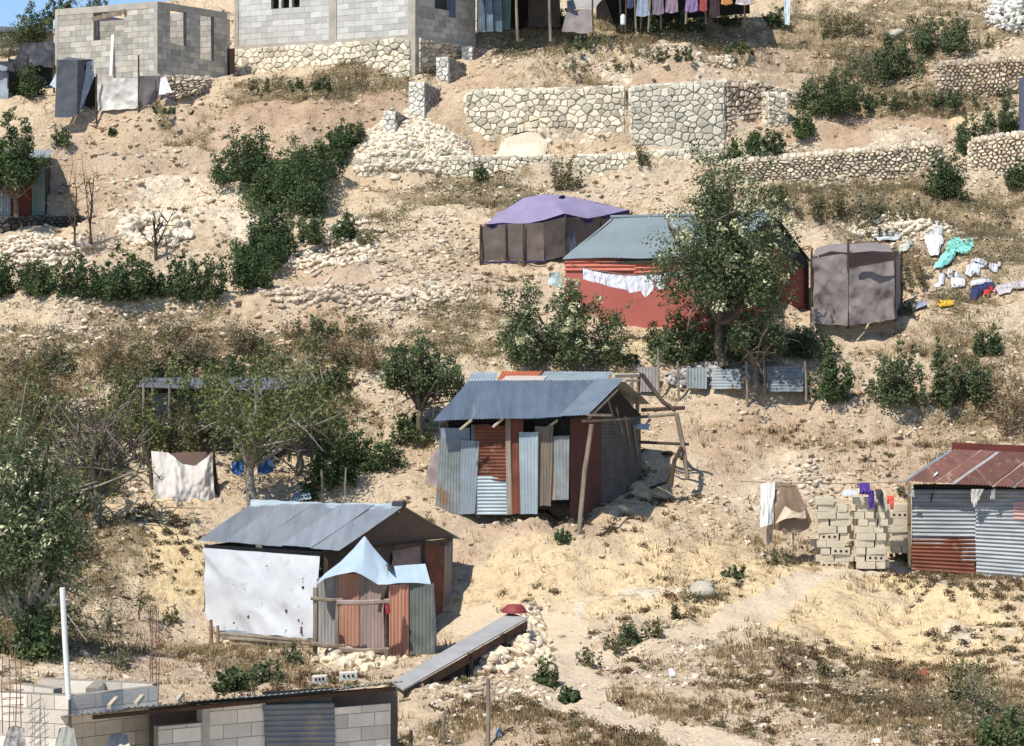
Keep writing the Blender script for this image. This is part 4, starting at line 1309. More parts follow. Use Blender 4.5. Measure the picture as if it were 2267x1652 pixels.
panel(T, 'side_curtain', (Q(1170, 58, 78.4), Q(1240, 60, 78.2), Q(1240, -40, 78.4), Q(1168, -40, 78.4)), mat('brown_curtain', (.10, .08, .065), (.06, .05, .04)), .05, 4)
for x in (1143, 1216):
    T.part('post', post(MB(), x, -42, 78, 77, .045, x1=x + 3), M_WOOD)
T = Thing('tarp_shelter', 'low grey tarp thrown over a frame beside the row of poles at the top', 'shelter', Q(1280, 70, 77))
panel(T, 'front_sheet', (Q(1243, 70, 77), Q(1312, 72, 77), Q(1310, 22, 77.4), Q(1256, 18, 77.4)), M_GREYTARP, .05, 6, rag=.08)
panel(T, 'roof_sheet', (Q(1256, 18, 77.4), Q(1310, 22, 77.4), Q(1345, -10, 78.5), Q(1255, 2, 78.4)), mat('light_grey_tarp', (.36, .33, .31), (.28, .26, .25)), .05, 7)
T.part('post', post(MB(), 1312, -30, 72, 77.3, .03), M_DWOOD)
T = Thing('pole_hut', 'dark open pole hut behind the washing at the top edge', 'hut', Q(1400, 50, 79))
for x in (1372, 1388, 1403, 1420, 1441, 1466, 1523, 1560, 1648):
    T.part('post', post(MB(), x, -45, 58 if x < 1500 else 40, 78.6, .035, x1=x + random.uniform(-6, 6)), M_WOOD if x % 2 else M_DWOOD)
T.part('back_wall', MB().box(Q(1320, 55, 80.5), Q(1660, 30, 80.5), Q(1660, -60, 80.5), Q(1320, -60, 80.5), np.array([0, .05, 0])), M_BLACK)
T.part('roof', MB().box(Q(1320, -42, 78.4), Q(1665, -46, 78.4), Q(1665, -58, 81), Q(1320, -52, 81), np.array([0, 0, .03])), M_ZINC)
def hang(x0, x1, y0, y1, D, colour, label, seed, cat='clothing', group='washing hanging on the line at the top edge', tip=0, name='hanging_garment', c2=None):
    mb = MB()
    w = x1 - x0
    ribbon(mb, [Q(x0 + w*.1, y0, D), Q(x1 - w*.1, y0 - 1, D)], [Q(x0, y1 - tip, D), Q((x0+x1)/2, y1, D), Q(x1, y1 - tip*1.5, D)], amp=.035, seed=seed, nv=9, nu=16)
    m = mat('fabric_%d' % int(colour[0]*90+colour[1]*900+colour[2]*9000), colour, c2, scale=4, bump=.3, bscale=12, rough=.85)
    return solo(name, label, cat, mb, m, group=group, smooth=True)
for i, (x0, x1, y1, c, lb) in enumerate(((1408,1438,38,(.34,.40,.50),'pale blue shirt on the top line'), (1443,1470,34,(.24,.19,.25),'dusty mauve dress on the top line'),
        (1472,1502,30,(.30,.22,.28),'rose grey shirt on the top line'), (1516,1546,28,(.27,.19,.35),'violet blouse on the top line'),
        (1548,1566,26,(.38,.08,.08),'small red shirt on the top line'), (1596,1622,12,(.62,.30,.10),'orange towel on the top line'), (1628,1668,12,(.62,.52,.54),'pale pink sheet on the top line'),
        (1570,1594,40,(.06,.035,.04),'dark maroon trousers on the top line'), (1388,1402,20,(.07,.08,.16),'narrow navy cloth on the top line'))):
    hang(x0, x1, -12, y1, 78.0, c, lb, 70 + i, tip=3)
solo('clothesline', 'cord of the washing line along the top edge', 'clothesline', stick([Q(1370, -14, 78), Q(1500, -9, 78), Q(1680, -14, 78)], .012, 4), M_WOOD)
mb = MB(); cloth(mb, Q(1372, 55, 77.5), Q(1388, 55, 77.5), Q(1386, 30, 77.6), Q(1374, 32, 77.6), amp=.03, seed=2)
solo('white_bucket', 'small white plastic jug by the poles at the top', 'jug', MB().tube([Q(1379, 55, 77.3), Q(1379, 53, 77.3), Q(1379, 37, 77.3), Q(1380, 32, 77.3)], [.07, .08, .08, .035], 12), M_PVC)
mb = MB(); ribbon(mb, [Q(1735, -12, 80.3), Q(1750, -12, 80.3)], [Q(1738, 54, 80.1), Q(1748, 56, 80.1)], amp=.06, seed=5, nv=12, nu=10)
solo('hanging_cloth', 'long pale blue cloth caught on a bush at the top edge, right of the washing', 'cloth', mb, colr((.55, .64, .66)), smooth=True)

# ================================================================== far-left tin hut under the tree
T = Thing('tin_hut', 'dark tin hut with red-brown and green sheets under the left-edge tree', 'hut', Q(40, 480, 68.3))
T.part('grey_sheets', corr(MB(), Q(-40, 482, 68.2), Q(23, 480, 68.3), Q(23, 345, 68.3), Q(-40, 345, 68.2), seed=1), M_ZINC_OLD)
T.part('door', MB().box(Q(25, 480, 68.35), Q(69, 478, 68.4), Q(69, 350, 68.4), Q(25, 350, 68.35), np.array([0, .05, 0])), mat('red_brown_door', (.14, .035, .025), (.10, .03, .02), c3=(.35, .12, .05), s3=3))
T.part('green_sheet', corr(MB(), Q(71, 478, 68.4), Q(100, 476, 68.5), Q(100, 350, 68.5), Q(71, 350, 68.4), seed=2, amp=.01), mat('green_grey_sheet', (.13, .19, .17), (.2, .24, .22), tint=.1))
T.part('side_wall', MB().box(Q(101, 476, 68.5), Q(112, 470, 71), Q(112, 350, 71), Q(101, 350, 68.5), np.array([-.04, 0, 0])), M_BLACK)
T.part('roof', corr(MB(), Q(-45, 350, 67.9), Q(108, 350, 68.1), Q(116, 332, 71.2), Q(-45, 332, 71.2), seed=3), M_ZINC_OLD)
stonewall('dark_plinth', 'blackened stone ledge under the left-edge tin hut, reaching toward the saplings', *qw(-30, 186, 486, 481, 530, 500, 67.7, 68.4), thick=.8, size=.2, seed=43, m=M_DARKSTONE, wob=.02, mort=M_BLACK)

# ================================================================== purple tent
T = Thing('purple_tent', 'square tent with a lilac cloth roof and brown netting walls', 'tent', Q(1230, 580, 66))
fl, fm_, fr = (1066, 65.9), (1250, 65.3), (1397, 67.3)
bk = (1180, 68.2)
eave = [Q(1074, 497, 65.9), Q(1112, 494, 65.8), Q(1158, 497, 65.7), Q(1205, 487, 65.5), Q(1248, 473, 65.4), Q(1300, 484, 65.9), Q(1345, 476, 66.5), Q(1394, 465, 67.2)]
ridge = [Q(1086, 488, 66.4), Q(1120, 462, 66.7), Q(1160, 438, 66.9), Q(1212, 429, 67), Q(1255, 434, 67), Q(1300, 443, 67.2), Q(1350, 455, 67.5), Q(1385, 464, 67.6)]
rear = [Q(1100, 470, 68.2), Q(1130, 462, 68.3), Q(1180, 455, 68.5), Q(1220, 450, 68.5), Q(1260, 452, 68.6), Q(1310, 455, 68.7), Q(1360, 460, 68.6), Q(1390, 466, 68.2)]
mb = MB(); ribbon(mb, ridge, eave, nv=16, nu=60, amp=.06, seed=3, bulge=.10)
mb2 = MB(); ribbon(mb, rear, ridge, nv=6, nu=40, amp=.02, seed=4)
T.part('roof_cloth', mb, M_PURPLE, smooth=True)
mb = MB(); ribbon(mb, [p + [0, .02, .01] for p in eave], [p + [0, .05, -.09 - .05 * (i % 2)] for i, p in enumerate(eave)], nv=4, nu=40, amp=.03, seed=5)
T.part('valance', mb, M_NAVY, smooth=True)
def wallc(T, name, x0, D0_, x1, D1_, yb0, yb1, yt0, yt1, m, seed, amp=.04, nu=24):
    return panel(T, name, (Q(x0, yb0, D0_), Q(x1, yb1, D1_), Q(x1, yt1, D1_), Q(x0, yt0, D0_)), m, amp, seed, nu=nu)
wallc(T, 'front_netting', 1062, 65.95, 1205, 65.5, 581, 579, 500, 492, M_NET, 6)
wallc(T, 'front_netting', 1203, 65.5, 1252, 65.35, 579, 566, 492, 480, mat('dark_netting', (.085, .07, .065), (.06, .05, .045)), 7)
wallc(T, 'side_netting', 1252, 65.35, 1400, 67.3, 566, 508, 482, 472, M_NET, 8)
mb = MB(); cloth(mb, Q(1060, 581, 66.2), Q(1110, 570, 68), Q(1100, 480, 68), Q(1074, 497, 66), amp=.03, seed=9)
T.part('left_netting', mb, mat('dark_netting', (.085, .07, .065)), smooth=True)
for x, D, y0, y1 in ((1064, 65.9, 497, 582), (1120, 65.75, 496, 580), (1160, 65.6, 496, 580), (1252, 65.3, 476, 572), (1330, 66.4, 482, 540), (1399, 67.3, 468, 508)):
    T.part('pole', post(MB(), x, y0, y1, D - .03, .025), M_DWOOD)
T.part('base_band', MB().box(Q(1062, 583, 65.85), Q(1208, 581, 65.4), Q(1208, 577, 65.4), Q(1062, 579, 65.85), np.array([0, .03, 0])), M_NAVY)
mb = MB(); v = disk([(1237, 436), (1243, 431), (1250, 436), (1243, 440)], 0, 0, 0)
solo('dark_rag', 'small black rag lying on the lilac tent roof', 'rag', MB().add([Q(1234, 441, 66.72), Q(1246, 440, 66.72), Q(1252, 434, 66.82), Q(1246, 431, 66.9), Q(1238, 435, 66.85), Q(1234, 441, 66.74), Q(1243, 433, 66.6)], [(0, 1, 6), (1, 2, 6), (2, 3, 6), (3, 4, 6), (4, 0, 6)]), M_NAVY)
mb = MB(); cloth(mb, Q(1252, 572, 65.15), Q(1276, 566, 65.3), Q(1275, 512, 65.4), Q(1256, 512, 65.2), amp=.05, seed=11)
solo('hanging_jeans', 'blue-grey garment hanging on the near corner of the lilac tent', 'garment', mb, colr((.085, .10, .135)), smooth=True)

# ================================================================== red house
zb, ze = Q(0, 750, 60.8)[2], 12.34
zr = 13.45
A, Cn, B = (1252, 62.5), (1590, 60.8), (1783, 63.9)
def hp(c, z): return QZ(c[0], c[1], z)
T = Thing('red_house', 'brick-red tin house with grey-green roof half hidden by the big tree', 'house', hp((1480, 62), zb))
mb = MB().box(hp(A, zb - .5), hp(Cn, zb - .5), hp(Cn, ze), hp(A, ze), np.array([.03, .08, 0]))
T.part('front_wall', mb, M_REDPAINT)
mb = MB(); n_ = np.cross(unit(hp(Cn, 0) - hp(A, 0)), Zv) * .03
corr(mb, hp(A, 12.0) + n_, hp((1410, 61.7), 11.97) + n_, hp((1410, 61.7), ze - .06) + n_, hp(A, ze - .05) + n_, horiz=True, pitch=.11, amp=.018, seed=3)
corr(mb, hp((1405, 61.72), 11.90) + n_ * 1.5, hp(Cn, 11.93) + n_, hp(Cn, ze - .04) + n_, hp((1405, 61.72), ze - .04) + n_ * 1.5, horiz=True, pitch=.11, amp=.018, seed=4)
T.part('upper_corrugated_band', mb, mat('light_red_tin', (.52, .17, .12), (.44, .13, .09), tint=.1))
pk = (1702, 62.35)
T.part('gable_wall', MB().add([hp(Cn, zb - .4), hp(B, zb), hp(B, ze), hp(pk, zr - .02), hp(Cn, ze)], [(0, 1, 2, 3, 4)]), M_REDPAINT)
T.part('gable_shadow_panel', MB().add([hp(Cn, ze - .25) + [.03, -.03, 0], hp(B, ze - .25) + [.03, -.03, 0], hp(B, ze) + [.03, -.03, 0], hp(pk, zr) + [.03, -.03, 0], hp(Cn, ze) + [.03, -.03, 0]], [(0, 1, 2, 3, 4)]), mat('gable_shade_dark', (.07, .07, .065), (.05, .05, .05)))  # dark panel painting the shade over the upper gable
A2 = hp(A, zb) + (hp(B, zb) - hp(Cn, zb))
T.part('back_wall', MB().box(A2, hp(B, zb), hp(B, ze), A2 + Zv * (ze - zb), np.array([0, .04, 0])), M_REDPAINT)
T.part('left_wall', MB().add([hp(A, zb - .4), A2, A2 + Zv * (ze - zb), (hp(A, ze) + A2 + Zv * (ze - zb)) / 2 * [1, 1, 0] + Zv * (zr - .02), hp(A, ze)], [(0, 1, 2, 3, 4)]), M_REDPAINT)
rl = hp((1352, 64.2), zr + .02); el = hp((1244, 62.45), ze - .03); er = hp((1603, 60.55), ze - .03); rr_ = hp((1716, 62.3), zr + .02)
bl2 = hp((1440, 65.6), ze); br2 = hp((1797, 64.1), ze - .03)
mb = MB(); corr(mb, el, er, rr_, rl, pitch=.12, amp=.004, seed=5, bend=.03)
T.part('front_roof', mb, M_ROOFGREY)
mb = MB(); corr(mb, br2, bl2, rl + [0, .01, -.01], rr_ + [0, .01, -.01], pitch=.16, amp=.008, seed=6)
T.part('back_roof', mb, M_BLACKTARP)
T.part('ridge_cap', stick([rl + [0, 0, .03], rr_ + [0, 0, .03]], .04), M_ZINC)
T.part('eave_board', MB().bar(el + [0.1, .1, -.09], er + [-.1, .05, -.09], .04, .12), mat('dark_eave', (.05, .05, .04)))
T.part('corner_post', MB().bar(hp(B, zb - .3) + [.04, -.02, 0], hp(B, ze) + [.04, -.02, 0], .09), M_DWOOD)
# washing on it
def hangpoly(name, label, top, bot, D, colour, seed, c2=None, group='white washing on the line before the red house', amp=.03):
    mb = MB(); ribbon(mb, [Q(x, y, D) for x, y in top], [Q(x, y, D - .05) for x, y in bot], amp=amp, seed=seed, nv=10, nu=26)
    m = mat('fabric_%d' % int(colour[0]*90+colour[1]*900+colour[2]*9000), colour, c2, scale=4, bump=.3, bscale=12, rough=.85)
    return solo(name, label, 'laundry', mb, m, group=group, smooth=True)
WH = (.80, .80, .86)
hangpoly('hanging_shirt', 'crumpled white shirt at the left end of the line before the red house', [(1291,594),(1312,600)], [(1291,618),(1316,626)], 60.2, WH, 1)
hangpoly('hanging_towel', 'narrow white towel, second from left on the line before the red house', [(1312,600),(1342,606)], [(1317,624),(1346,633)], 60.2, WH, 2, amp=.04)
hangpoly('hanging_sheet', 'wide white sheet in the middle of the line before the red house', [(1342,606),(1378,610),(1400,611)], [(1345,634),(1388,642),(1394,649),(1400,644)], 60.15, WH, 3)
hangpoly('hanging_sheet', 'white sheet with a long pointed hanging corner before the red house', [(1398,611),(1425,610),(1449,608)], [(1394,649),(1418,644),(1428,660),(1446,642)], 60.1, WH, 4)
hangpoly('hanging_shirt', 'white shirt right of the pointed sheet before the red house', [(1450,608),(1474,604)], [(1449,640),(1470,640)], 60.2, (.76,.78,.82), 5)
hangpoly('hanging_sock', 'small white cloths bunched in the leaves on the line', [(1476,603),(1510,596)], [(1478,616),(1510,612)], 60.2, (.70,.72,.74), 6)
hangpoly('hanging_shirt', 'white shirt at the raised right end of the line before the red house', [(1516,594),(1532,584),(1547,578)], [(1518,612),(1532,603),(1546,592)], 60.25, WH, 7)
solo('clothesline', 'cord sagging across the front of the red house', 'clothesline', stick([Q(1262, 585, 61), Q(1310, 598, 60.3), Q(1400, 610, 60.15), Q(1480, 603, 60.2), Q(1590, 562, 60.6)], .012, 4), M_WOOD)
mb = MB(); cloth(mb, Q(1212, 632, 62), Q(1246, 634, 62), Q(1240, 602, 62), Q(1216, 604, 62), amp=.09, seed=4, rag=.12)
solo('pale_cloth', 'pale mint cloth bunched on the shrub left of the red house', 'cloth', mb, colr((.50, .60, .57)), smooth=True)

# ================================================================== brown fabric booth
T = Thing('fabric_booth', 'square booth of grey-brown fabric right of the red house', 'booth', Q(1885, 719, 61.7))
fL, fM, fR, bR, bL = (1797, 61.9), (1878, 61.6), (1981, 61.6), (1996, 63.3), (1815, 63.6)
zf, ztp = Q(0, 722, 61.7)[2], Q(0, 560, 61.7)[2]
q_ = lambda c, y: Q(c[0], y, c[1])
panel(T, 'front_sheet', (q_(fL, 716), q_(fM, 722), q_(fM, 560), q_(fL, 572)), M_GREYTARP, .085, 21, nu=40, nv=40, fs=2.4)
panel(T, 'front_sheet', (q_(fM, 722), q_(fR, 706), Q(1980, 577, 61.6), Q(1880, 594, 61.55)), M_GREYTARP, .085, 22, nu=40, nv=40, fs=2.4)
mb = MB(); ribbon(mb, [Q(1880, 540, 62.5), Q(1930, 537, 62.7), Q(1968, 542, 62.8)], [Q(1880, 560, 61.6), Q(1930, 556, 61.7), Q(1976, 558, 61.7)], amp=.04, seed=23, nu=24)
ribbon(mb, [Q(1808, 548, 62.8), Q(1840, 540, 62.8), Q(1880, 540, 62.5)], [Q(1799, 570, 61.9), Q(1840, 556, 61.8), Q(1880, 560, 61.6)], amp=.04, seed=24, nu=24)
T.part('top_sheet', mb, M_GREYTARP, smooth=True)
panel(T, 'side_sheet', (q_(fR, 706), q_(bR, 690), Q(1990, 560, 63.2), Q(1980, 577, 61.6)), M_GREYTARP, .03, 25)
panel(T, 'back_sheet', (q_(bL, 700), q_(bR, 690), Q(1990, 556, 63.2), Q(1812, 552, 63.4)), mat('dark_brown_cloth', (.09, .065, .06), (.07, .05, .05)), .03, 26)
panel(T, 'left_sheet', (q_(bL, 700), q_(fL, 716), q_(fL, 572), Q(1812, 552, 63.4)), M_GREYTARP, .03, 27)
T.part('opening_shade', MB().add([Q(x, y, 61.3) for x, y in ((1882, 562), (1884, 572), (1900, 579), (1928, 583), (1952, 579), (1968, 568), (1974, 560), (1950, 563), (1920, 560), (1900, 561))], [tuple(range(10))]), mat('booth_shade', (.05, .035, .035), (.04, .03, .03)))  # flat dark panel in front, painting the shade of the booth mouth
for c in (fL, fM, fR, bR):
    T.part('post', post(MB(), c[0], 556 if c is not fM else 538, 712, c[1] + .04, .035), M_DWOOD)
T = Thing('wooden_table', 'rough low table of pale boards in the shade beside the red wall', 'table', Q(1720, 712, 61))
T.part('table_top', MB().box(Q(1690, 708, 60.6), Q(1736, 708, 60.6), Q(1740, 702, 61.2), Q(1694, 702, 61.2), np.array([0, 0, .05])), M_PALEWOOD)
for x in (1692, 1734):
    T.part('leg', post(MB(), x, 708, 742, 60.7, .03), M_PALEWOOD)
solo('timber_post', 'short pale post at the left foot of the fabric booth', 'post', post(MB(), 1799, 680, 722, 61.2, .04), M_PALEWOOD)

# ================================================================== washing on the slope
gcloth([(1933,535),(1945,522),(1970,524),(1997,530),(1990,541),(1950,545)], 'white-grey sheet lying just behind the fabric booth', (.55,.57,.56), seed=1)
gcloth([(1986,565),(2004,550),(2020,548),(2012,562),(1992,570)], 'small pale rag between the booth and the upright white cloth', (.58,.57,.50), seed=2)
gcloth([(2045,535),(2072,518),(2086,516),(2090,545),(2078,575),(2058,574)], 'white cloth draped high on a bush left of the mint cloth', (.76,.76,.74), hgt=.10, amp=.10, seed=3)
gcloth([(2066,604),(2085,575),(2112,545),(2140,542),(2157,556),(2140,572),(2118,570),(2105,592),(2080,607)], 'mint green cloth spread in a curve on the grass', (.22,.62,.53), (.30,.70,.60), hgt=.10, amp=.07, seed=4)
gcloth([(2068,645),(2090,625),(2108,615),(2118,618),(2098,632),(2080,645)], 'white shirt, leftmost of the white washing on the slope', (.80,.81,.84), seed=5)
gcloth([(2098,638),(2120,622),(2138,634),(2136,648),(2112,650)], 'white shirt with spread sleeves below the folded white sheet', (.80,.81,.84), seed=6)
gcloth([(2135,618),(2150,596),(2172,592),(2190,604),(2180,616),(2150,622)], 'folded white sheet highest among the white washing', (.78,.80,.86), seed=7, hgt=.1)
gcloth([(2176,616),(2190,604),(2216,594),(2212,610),(2195,620)], 'white shirt to the right of the folded white sheet', (.80,.81,.84), seed=8)
gcloth([(2148,640),(2165,630),(2198,632),(2190,640),(2160,644)], 'white towel directly above the navy trousers', (.74,.74,.72), seed=9)
gcloth([(2144,672),(2150,650),(2170,648),(2190,634),(2206,638),(2196,652),(2170,662),(2155,673)], 'navy blue trousers lying on the slope', (.035,.05,.14), seed=10, hgt=.08)
gcloth([(2176,660),(2188,650),(2200,650),(2198,660),(2184,663)], 'small bright red cloth beside the navy trousers', (.62,.05,.04), seed=11)
gcloth([(2198,655),(2220,640),(2245,634),(2275,628),(2275,648),(2240,655),(2212,662)], 'pinkish grey sheet running off the right edge', (.58,.52,.53), seed=12)
gcloth([(2070,682),(2092,677),(2112,684),(2108,692),(2085,692)], 'bright yellow cloth lying below the white washing', (.80,.46,.05), seed=13)
gcloth([(1999,700),(2020,684),(2048,678),(2052,684),(2028,694)], 'light blue cloth on the ledge right of the booth', (.36,.40,.50), seed=14)
gcloth([(1910,712),(1935,704),(1962,706),(1950,716),(1925,719)], 'lilac and pink cloth at the foot of the booth', (.52,.40,.62), (.62,.22,.35), seed=15)
gcloth([(1966,712),(1985,698),(2008,692),(2000,706),(1980,714)], 'dark green sheet beside the booth base', (.05,.07,.06), seed=16)

# ================================================================== scrap fence and rubbish under the big tree
T = Thing('scrap_fence', 'fence of tin scraps and thin posts under the big tree', 'fence', Q(1620, 860, 58.8))
for i, (x0, x1, y0, y1, m_) in enumerate(((1412,1456,812,868,mat('grey_board',(.30,.275,.255),(.22,.20,.19))), (1698,1778,810,868,mat('spotted_grey_sheet',(.26,.29,.31),(.12,.13,.14),scale=7)), (1520,1565,815,860,M_ZINC_OLD), (1575,1640,818,862,M_ZINC_OLD))):
    T.part('tin_scrap', corr(MB(), Q(x0, y1, 58.7), Q(x1, y1, 58.7), Q(x1, y0, 58.9), Q(x0, y0, 58.9), seed=i, horiz=bool(i % 2)), m_)
for x, y0, y1 in ((1457, 770, 872), (1500, 800, 870), (1652, 800, 880), (1690, 790, 878), (1782, 800, 870)):
    T.part('post', post(MB(), x, y0, y1, 58.6, .03, x1=x + 3), M_WOOD)
gcloth([(1690,872),(1700,862),(1775,860),(1778,872)], 'pale flattened sheet on the ground at the foot of the spotted tin', (.55,.58,.58), seed=17, group=None, cat='sheet')
heap('rubbish_heap', 'tangle of grey rubbish and stones under the big tree', 'rubbish', [(1470,835),(1560,815),(1680,815),(1690,850),(1600,865),(1500,865)], .25, 260, .10, seed=8, kind='stuff', m=mat('grey_rubbish', (.42,.40,.38), (.25,.22,.20), tint=.5))

# ================================================================== shack with the slate roof (middle)
T = Thing('tin_shack', 'patchwork shack of upright tin and rusty sheets with a slate-blue roof, centre', 'shack', Q(1150, 1140, 53))
el, er = Q(959, 932, 52.6), Q(1301, 921, 51.6)
rl, rr_ = Q(1036, 843, 54.8), Q(1384, 841, 53.8)
mid = lambda a, b, t: a * (1 - t) + b * t
mroof = mat('slate_blue_tin', (.17, .215, .265), (.115, .15, .195), scale=1.2, stretch=(4, .5, .5), c3=(.26, .28, .29), s3=1.4, t3=.62, rough=.5, metal=.25, bump=.08, tint=.1)
T.part('front_roof', corr(MB(), el, mid(el, er, .83), mid(rl, rr_, .83), rl, seed=5, amp=.007), mroof)
T.part('front_roof', corr(MB(), mid(el, er, .82) + [0, -.02, .03], er + [0, -.02, .03], rr_ + [0, -.02, .03], mid(rl, rr_, .82) + [0, -.02, .03], seed=6, amp=.007), mat('lighter_slate_tin', (.22, .27, .31), (.18, .22, .26), rough=.5, metal=.2))
b1 = [(1028,853,54.6,1046,824,55.6,1104,826,55.4,1096,846,54.8,M_ZINC_PALE),(1100,841,54.9,1112,823,55.8,1202,823,55.6,1190,836,55,mat('red_tin_patch',(.46,.13,.06),(.34,.10,.05))),
      (1106,845,54.75,1120,833,55.1,1212,831,55,1200,845,54.6,mat('pink_tin',(.55,.48,.42),(.5,.42,.36))),(1190,842,54.8,1206,822,55.6,1358,823,55.2,1340,842,54.4,M_ZINC_PALE)]
for i, (xa, ya, da, xb, yb_, db, xc, yc, dc, xd, yd, dd, m_) in enumerate(b1):
    T.part('ridge_sheet', corr(MB(), Q(xa, ya, da), Q(xd, yd, dd), Q(xc, yc, dc), Q(xb, yb_, db), seed=i + 10), m_)
T.part('back_roof', corr(MB(), Q(1095, 900, 57.3), Q(1440, 895, 56.3), rr_ + [0, .05, -.05], rl + [0, .05, -.05], seed=12), M_ZINC_OLD)
fy = lambda zy: 788.9 + zy * .28
fx = lambda zx: 906.8 + zx * .28
def D2(x): return 53.1 + (x - 974) / (1265 - 974) * -1.0
def fpan(x0, x1, y0, y1, m_, seed, horiz=False, off=0., nm='wall_sheet', tl=0, tr=0, bl=0, br=0):
    if nm != 'dark_gap':
        rj = random.Random(seed * 7 + 1); y0 += rj.uniform(-14, 14); y1 += rj.uniform(-12, 10); tl += rj.uniform(-9, 9); bl += rj.uniform(-10, 10); br += rj.uniform(-10, 10); tr += rj.uniform(-9, 9)
    a, b, c, d = Q(fx(x0 + bl), fy(y1), D2(fx(x0)) - off), Q(fx(x1 + br), fy(y1), D2(fx(x1)) - off), Q(fx(x1 + tr), fy(y0), D2(fx(x1)) - off), Q(fx(x0 + tl), fy(y0), D2(fx(x0)) - off)
    T.part(nm, corr(MB(), a, b, c, d, seed=seed, horiz=horiz, bend=.03), m_)
fpan(250, 480, 575, 760, M_ZINC, 1, off=.0)
fpan(235, 420, 640, 1262, M_ZINC_OLD, 2, off=.05, bl=-30, br=-10)
fpan(400, 560, 650, 1258, M_ZINC, 3, off=.08, tl=15, bl=-10, br=-35)
fpan(480, 640, 540, 800, M_ZINC_OLD, 4, off=-.05, tr=0)
fpan(500, 775, 550, 975, M_RUST, 5, True, off=.10, bl=20, nm='rusty_sheet')
fpan(525, 765, 960, 1250, M_ZINC_PALE, 6, True, off=.08)
fpan(790, 890, 500, 1255, M_RUST, 7, off=.12, nm='rusty_sheet')
fpan(765, 800, 500, 1250, M_BOARD, 8, off=.15, nm='door_board')
fpan(872, 1010, 600, 1245, M_ZINC_PALE, 9, off=.16, tl=-5, br=12)
fpan(1000, 1110, 560, 1180, M_BOARD, 10, off=.08, nm='door_board', tr=20)
fpan(1085, 1200, 620, 1150, M_BOARD, 11, off=.04, nm='door_board', tr=0)
fpan(1150, 1265, 640, 1130, M_ZINC_OLD, 12, off=.06)
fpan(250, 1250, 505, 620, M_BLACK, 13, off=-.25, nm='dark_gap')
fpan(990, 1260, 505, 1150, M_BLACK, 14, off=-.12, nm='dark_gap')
Cb = Q(1262, 1130, 52.1); Bb = Q(1419, 1085, 55.6)
def spt(t, z): 
    p = mid(Cb, Bb, t); return np.array([p[0], p[1], z])
ztop = Q(0, 925, 52.1)[2]
T.part('side_sheet', corr(MB(), spt(0, Cb[2] - .2), spt(.42, Cb[2] - .05), spt(.42, ztop), spt(0, ztop - .02), seed=15), mat('shaded_maroon_sheet', (.12, .05, .042), (.09, .04, .035)))  # maroon kept dark: shadow on this side is in the colour
T.part('side_sheet', corr(MB(), spt(.42, Cb[2] - .1), spt(1.0, Bb[2] - .1), spt(.92, ztop - .1), spt(.42, ztop), seed=16, horiz=True), mat('shaded_weathered_tin', (.105, .10, .095), (.07, .065, .062), tint=.2, c3=(.5, .5, .48), t3=.68, s3=5))  # tin darkened to carry the shade of this side
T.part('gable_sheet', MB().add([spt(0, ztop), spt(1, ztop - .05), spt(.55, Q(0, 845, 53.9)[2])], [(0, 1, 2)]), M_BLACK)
# left wall
La = Q(972, 1142, 53.1); Lb = La + (Bb - Cb) * [1, 1, 0]
T.part('left_wall', corr(MB(), Lb - [0, 0, .1], La - [0, 0, .1], La + [0, 0, ztop - La[2] - .1], Lb + [0, 0, ztop - La[2] - .1], seed=17), M_ZINC_OLD)
T.part('back_wall', corr(MB(), Lb, spt(1, Bb[2]), spt(1, ztop), Lb + [0, 0, ztop - La[2]], seed=18), M_ZINC_OLD)
for p, q in (((490, 505), (400, 580)), ((740, 490), (660, 560)), ((1170, 505), (1080, 572)), ((1390, 515), (1640, 265))):
    T.part('rafter_end', stick([Q(fx(p[0]), fy(p[1]), 52.2), Q(fx(q[0]), fy(q[1]), 52.3 if p[0] < 1300 else 53.6)], .03), M_PALEWOOD)
T.part('eave_pole', stick([Q(fx(1400), fy(462), 51.9), Q(fx(1590), fy(466), 53)], .03), M_PALEWOOD)
T.part('eave_pole', stick([Q(fx(1370), fy(512), 51.9), Q(fx(1620), fy(500), 54), Q(fx(1780), fy(490), 55.5)], .035), M_WOOD)
for k in range(4):
    T.part('gable_slat', stick([Q(fx(1560 + 70*k), fy(330 + 70*k), 53.9 + .4*k), Q(fx(1620 + 60*k), fy(520 + 90*k), 54.2 + .4*k)], .03), M_WOOD)
T.part('front_post', stick([Q(fx(1330), fy(1420), 51.2) - [0, 0, .2], Q(fx(1385), fy(900), 51.4), Q(fx(1440), fy(540), 51.6)], .05), M_WOOD)
mb = MB(); cloth(mb, Q(940, 1072, 53.4), Q(972, 1076, 53.2), Q(974, 990, 53.2), Q(958, 1005, 53.4), amp=.07, seed=31)
solo('hanging_cloth', 'dusty pink cloth bulging at the left side of the slate-roofed shack', 'cloth', mb, colr((.34, .27, .25)), smooth=True)
mb = MB(); cloth(mb, Q(1358, 905, 55.2), Q(1396, 905, 55.2), Q(1392, 872, 55.4), Q(1355, 868, 55.4), amp=.05, seed=32)
solo('yellow_sack', 'faded yellowish sack on the frame behind the slate roof', 'sack', mb, colr((.46, .40, .24)), smooth=True)
mb = MB(); cloth(mb, Q(1392, 952, 55.2), Q(1436, 952, 55.2), Q(1440, 940, 55.6), Q(1396, 938, 55.6), amp=.04, seed=33)
solo('white_rag', 'small white rag on the pole frame right of the slate-roofed shack', 'rag', mb, M_WHITETARP, smooth=True)
T = Thing('pergola', 'open frame of thin crooked poles right of the slate-roofed shack', 'pergola', Q(1450, 1060, 55.5))
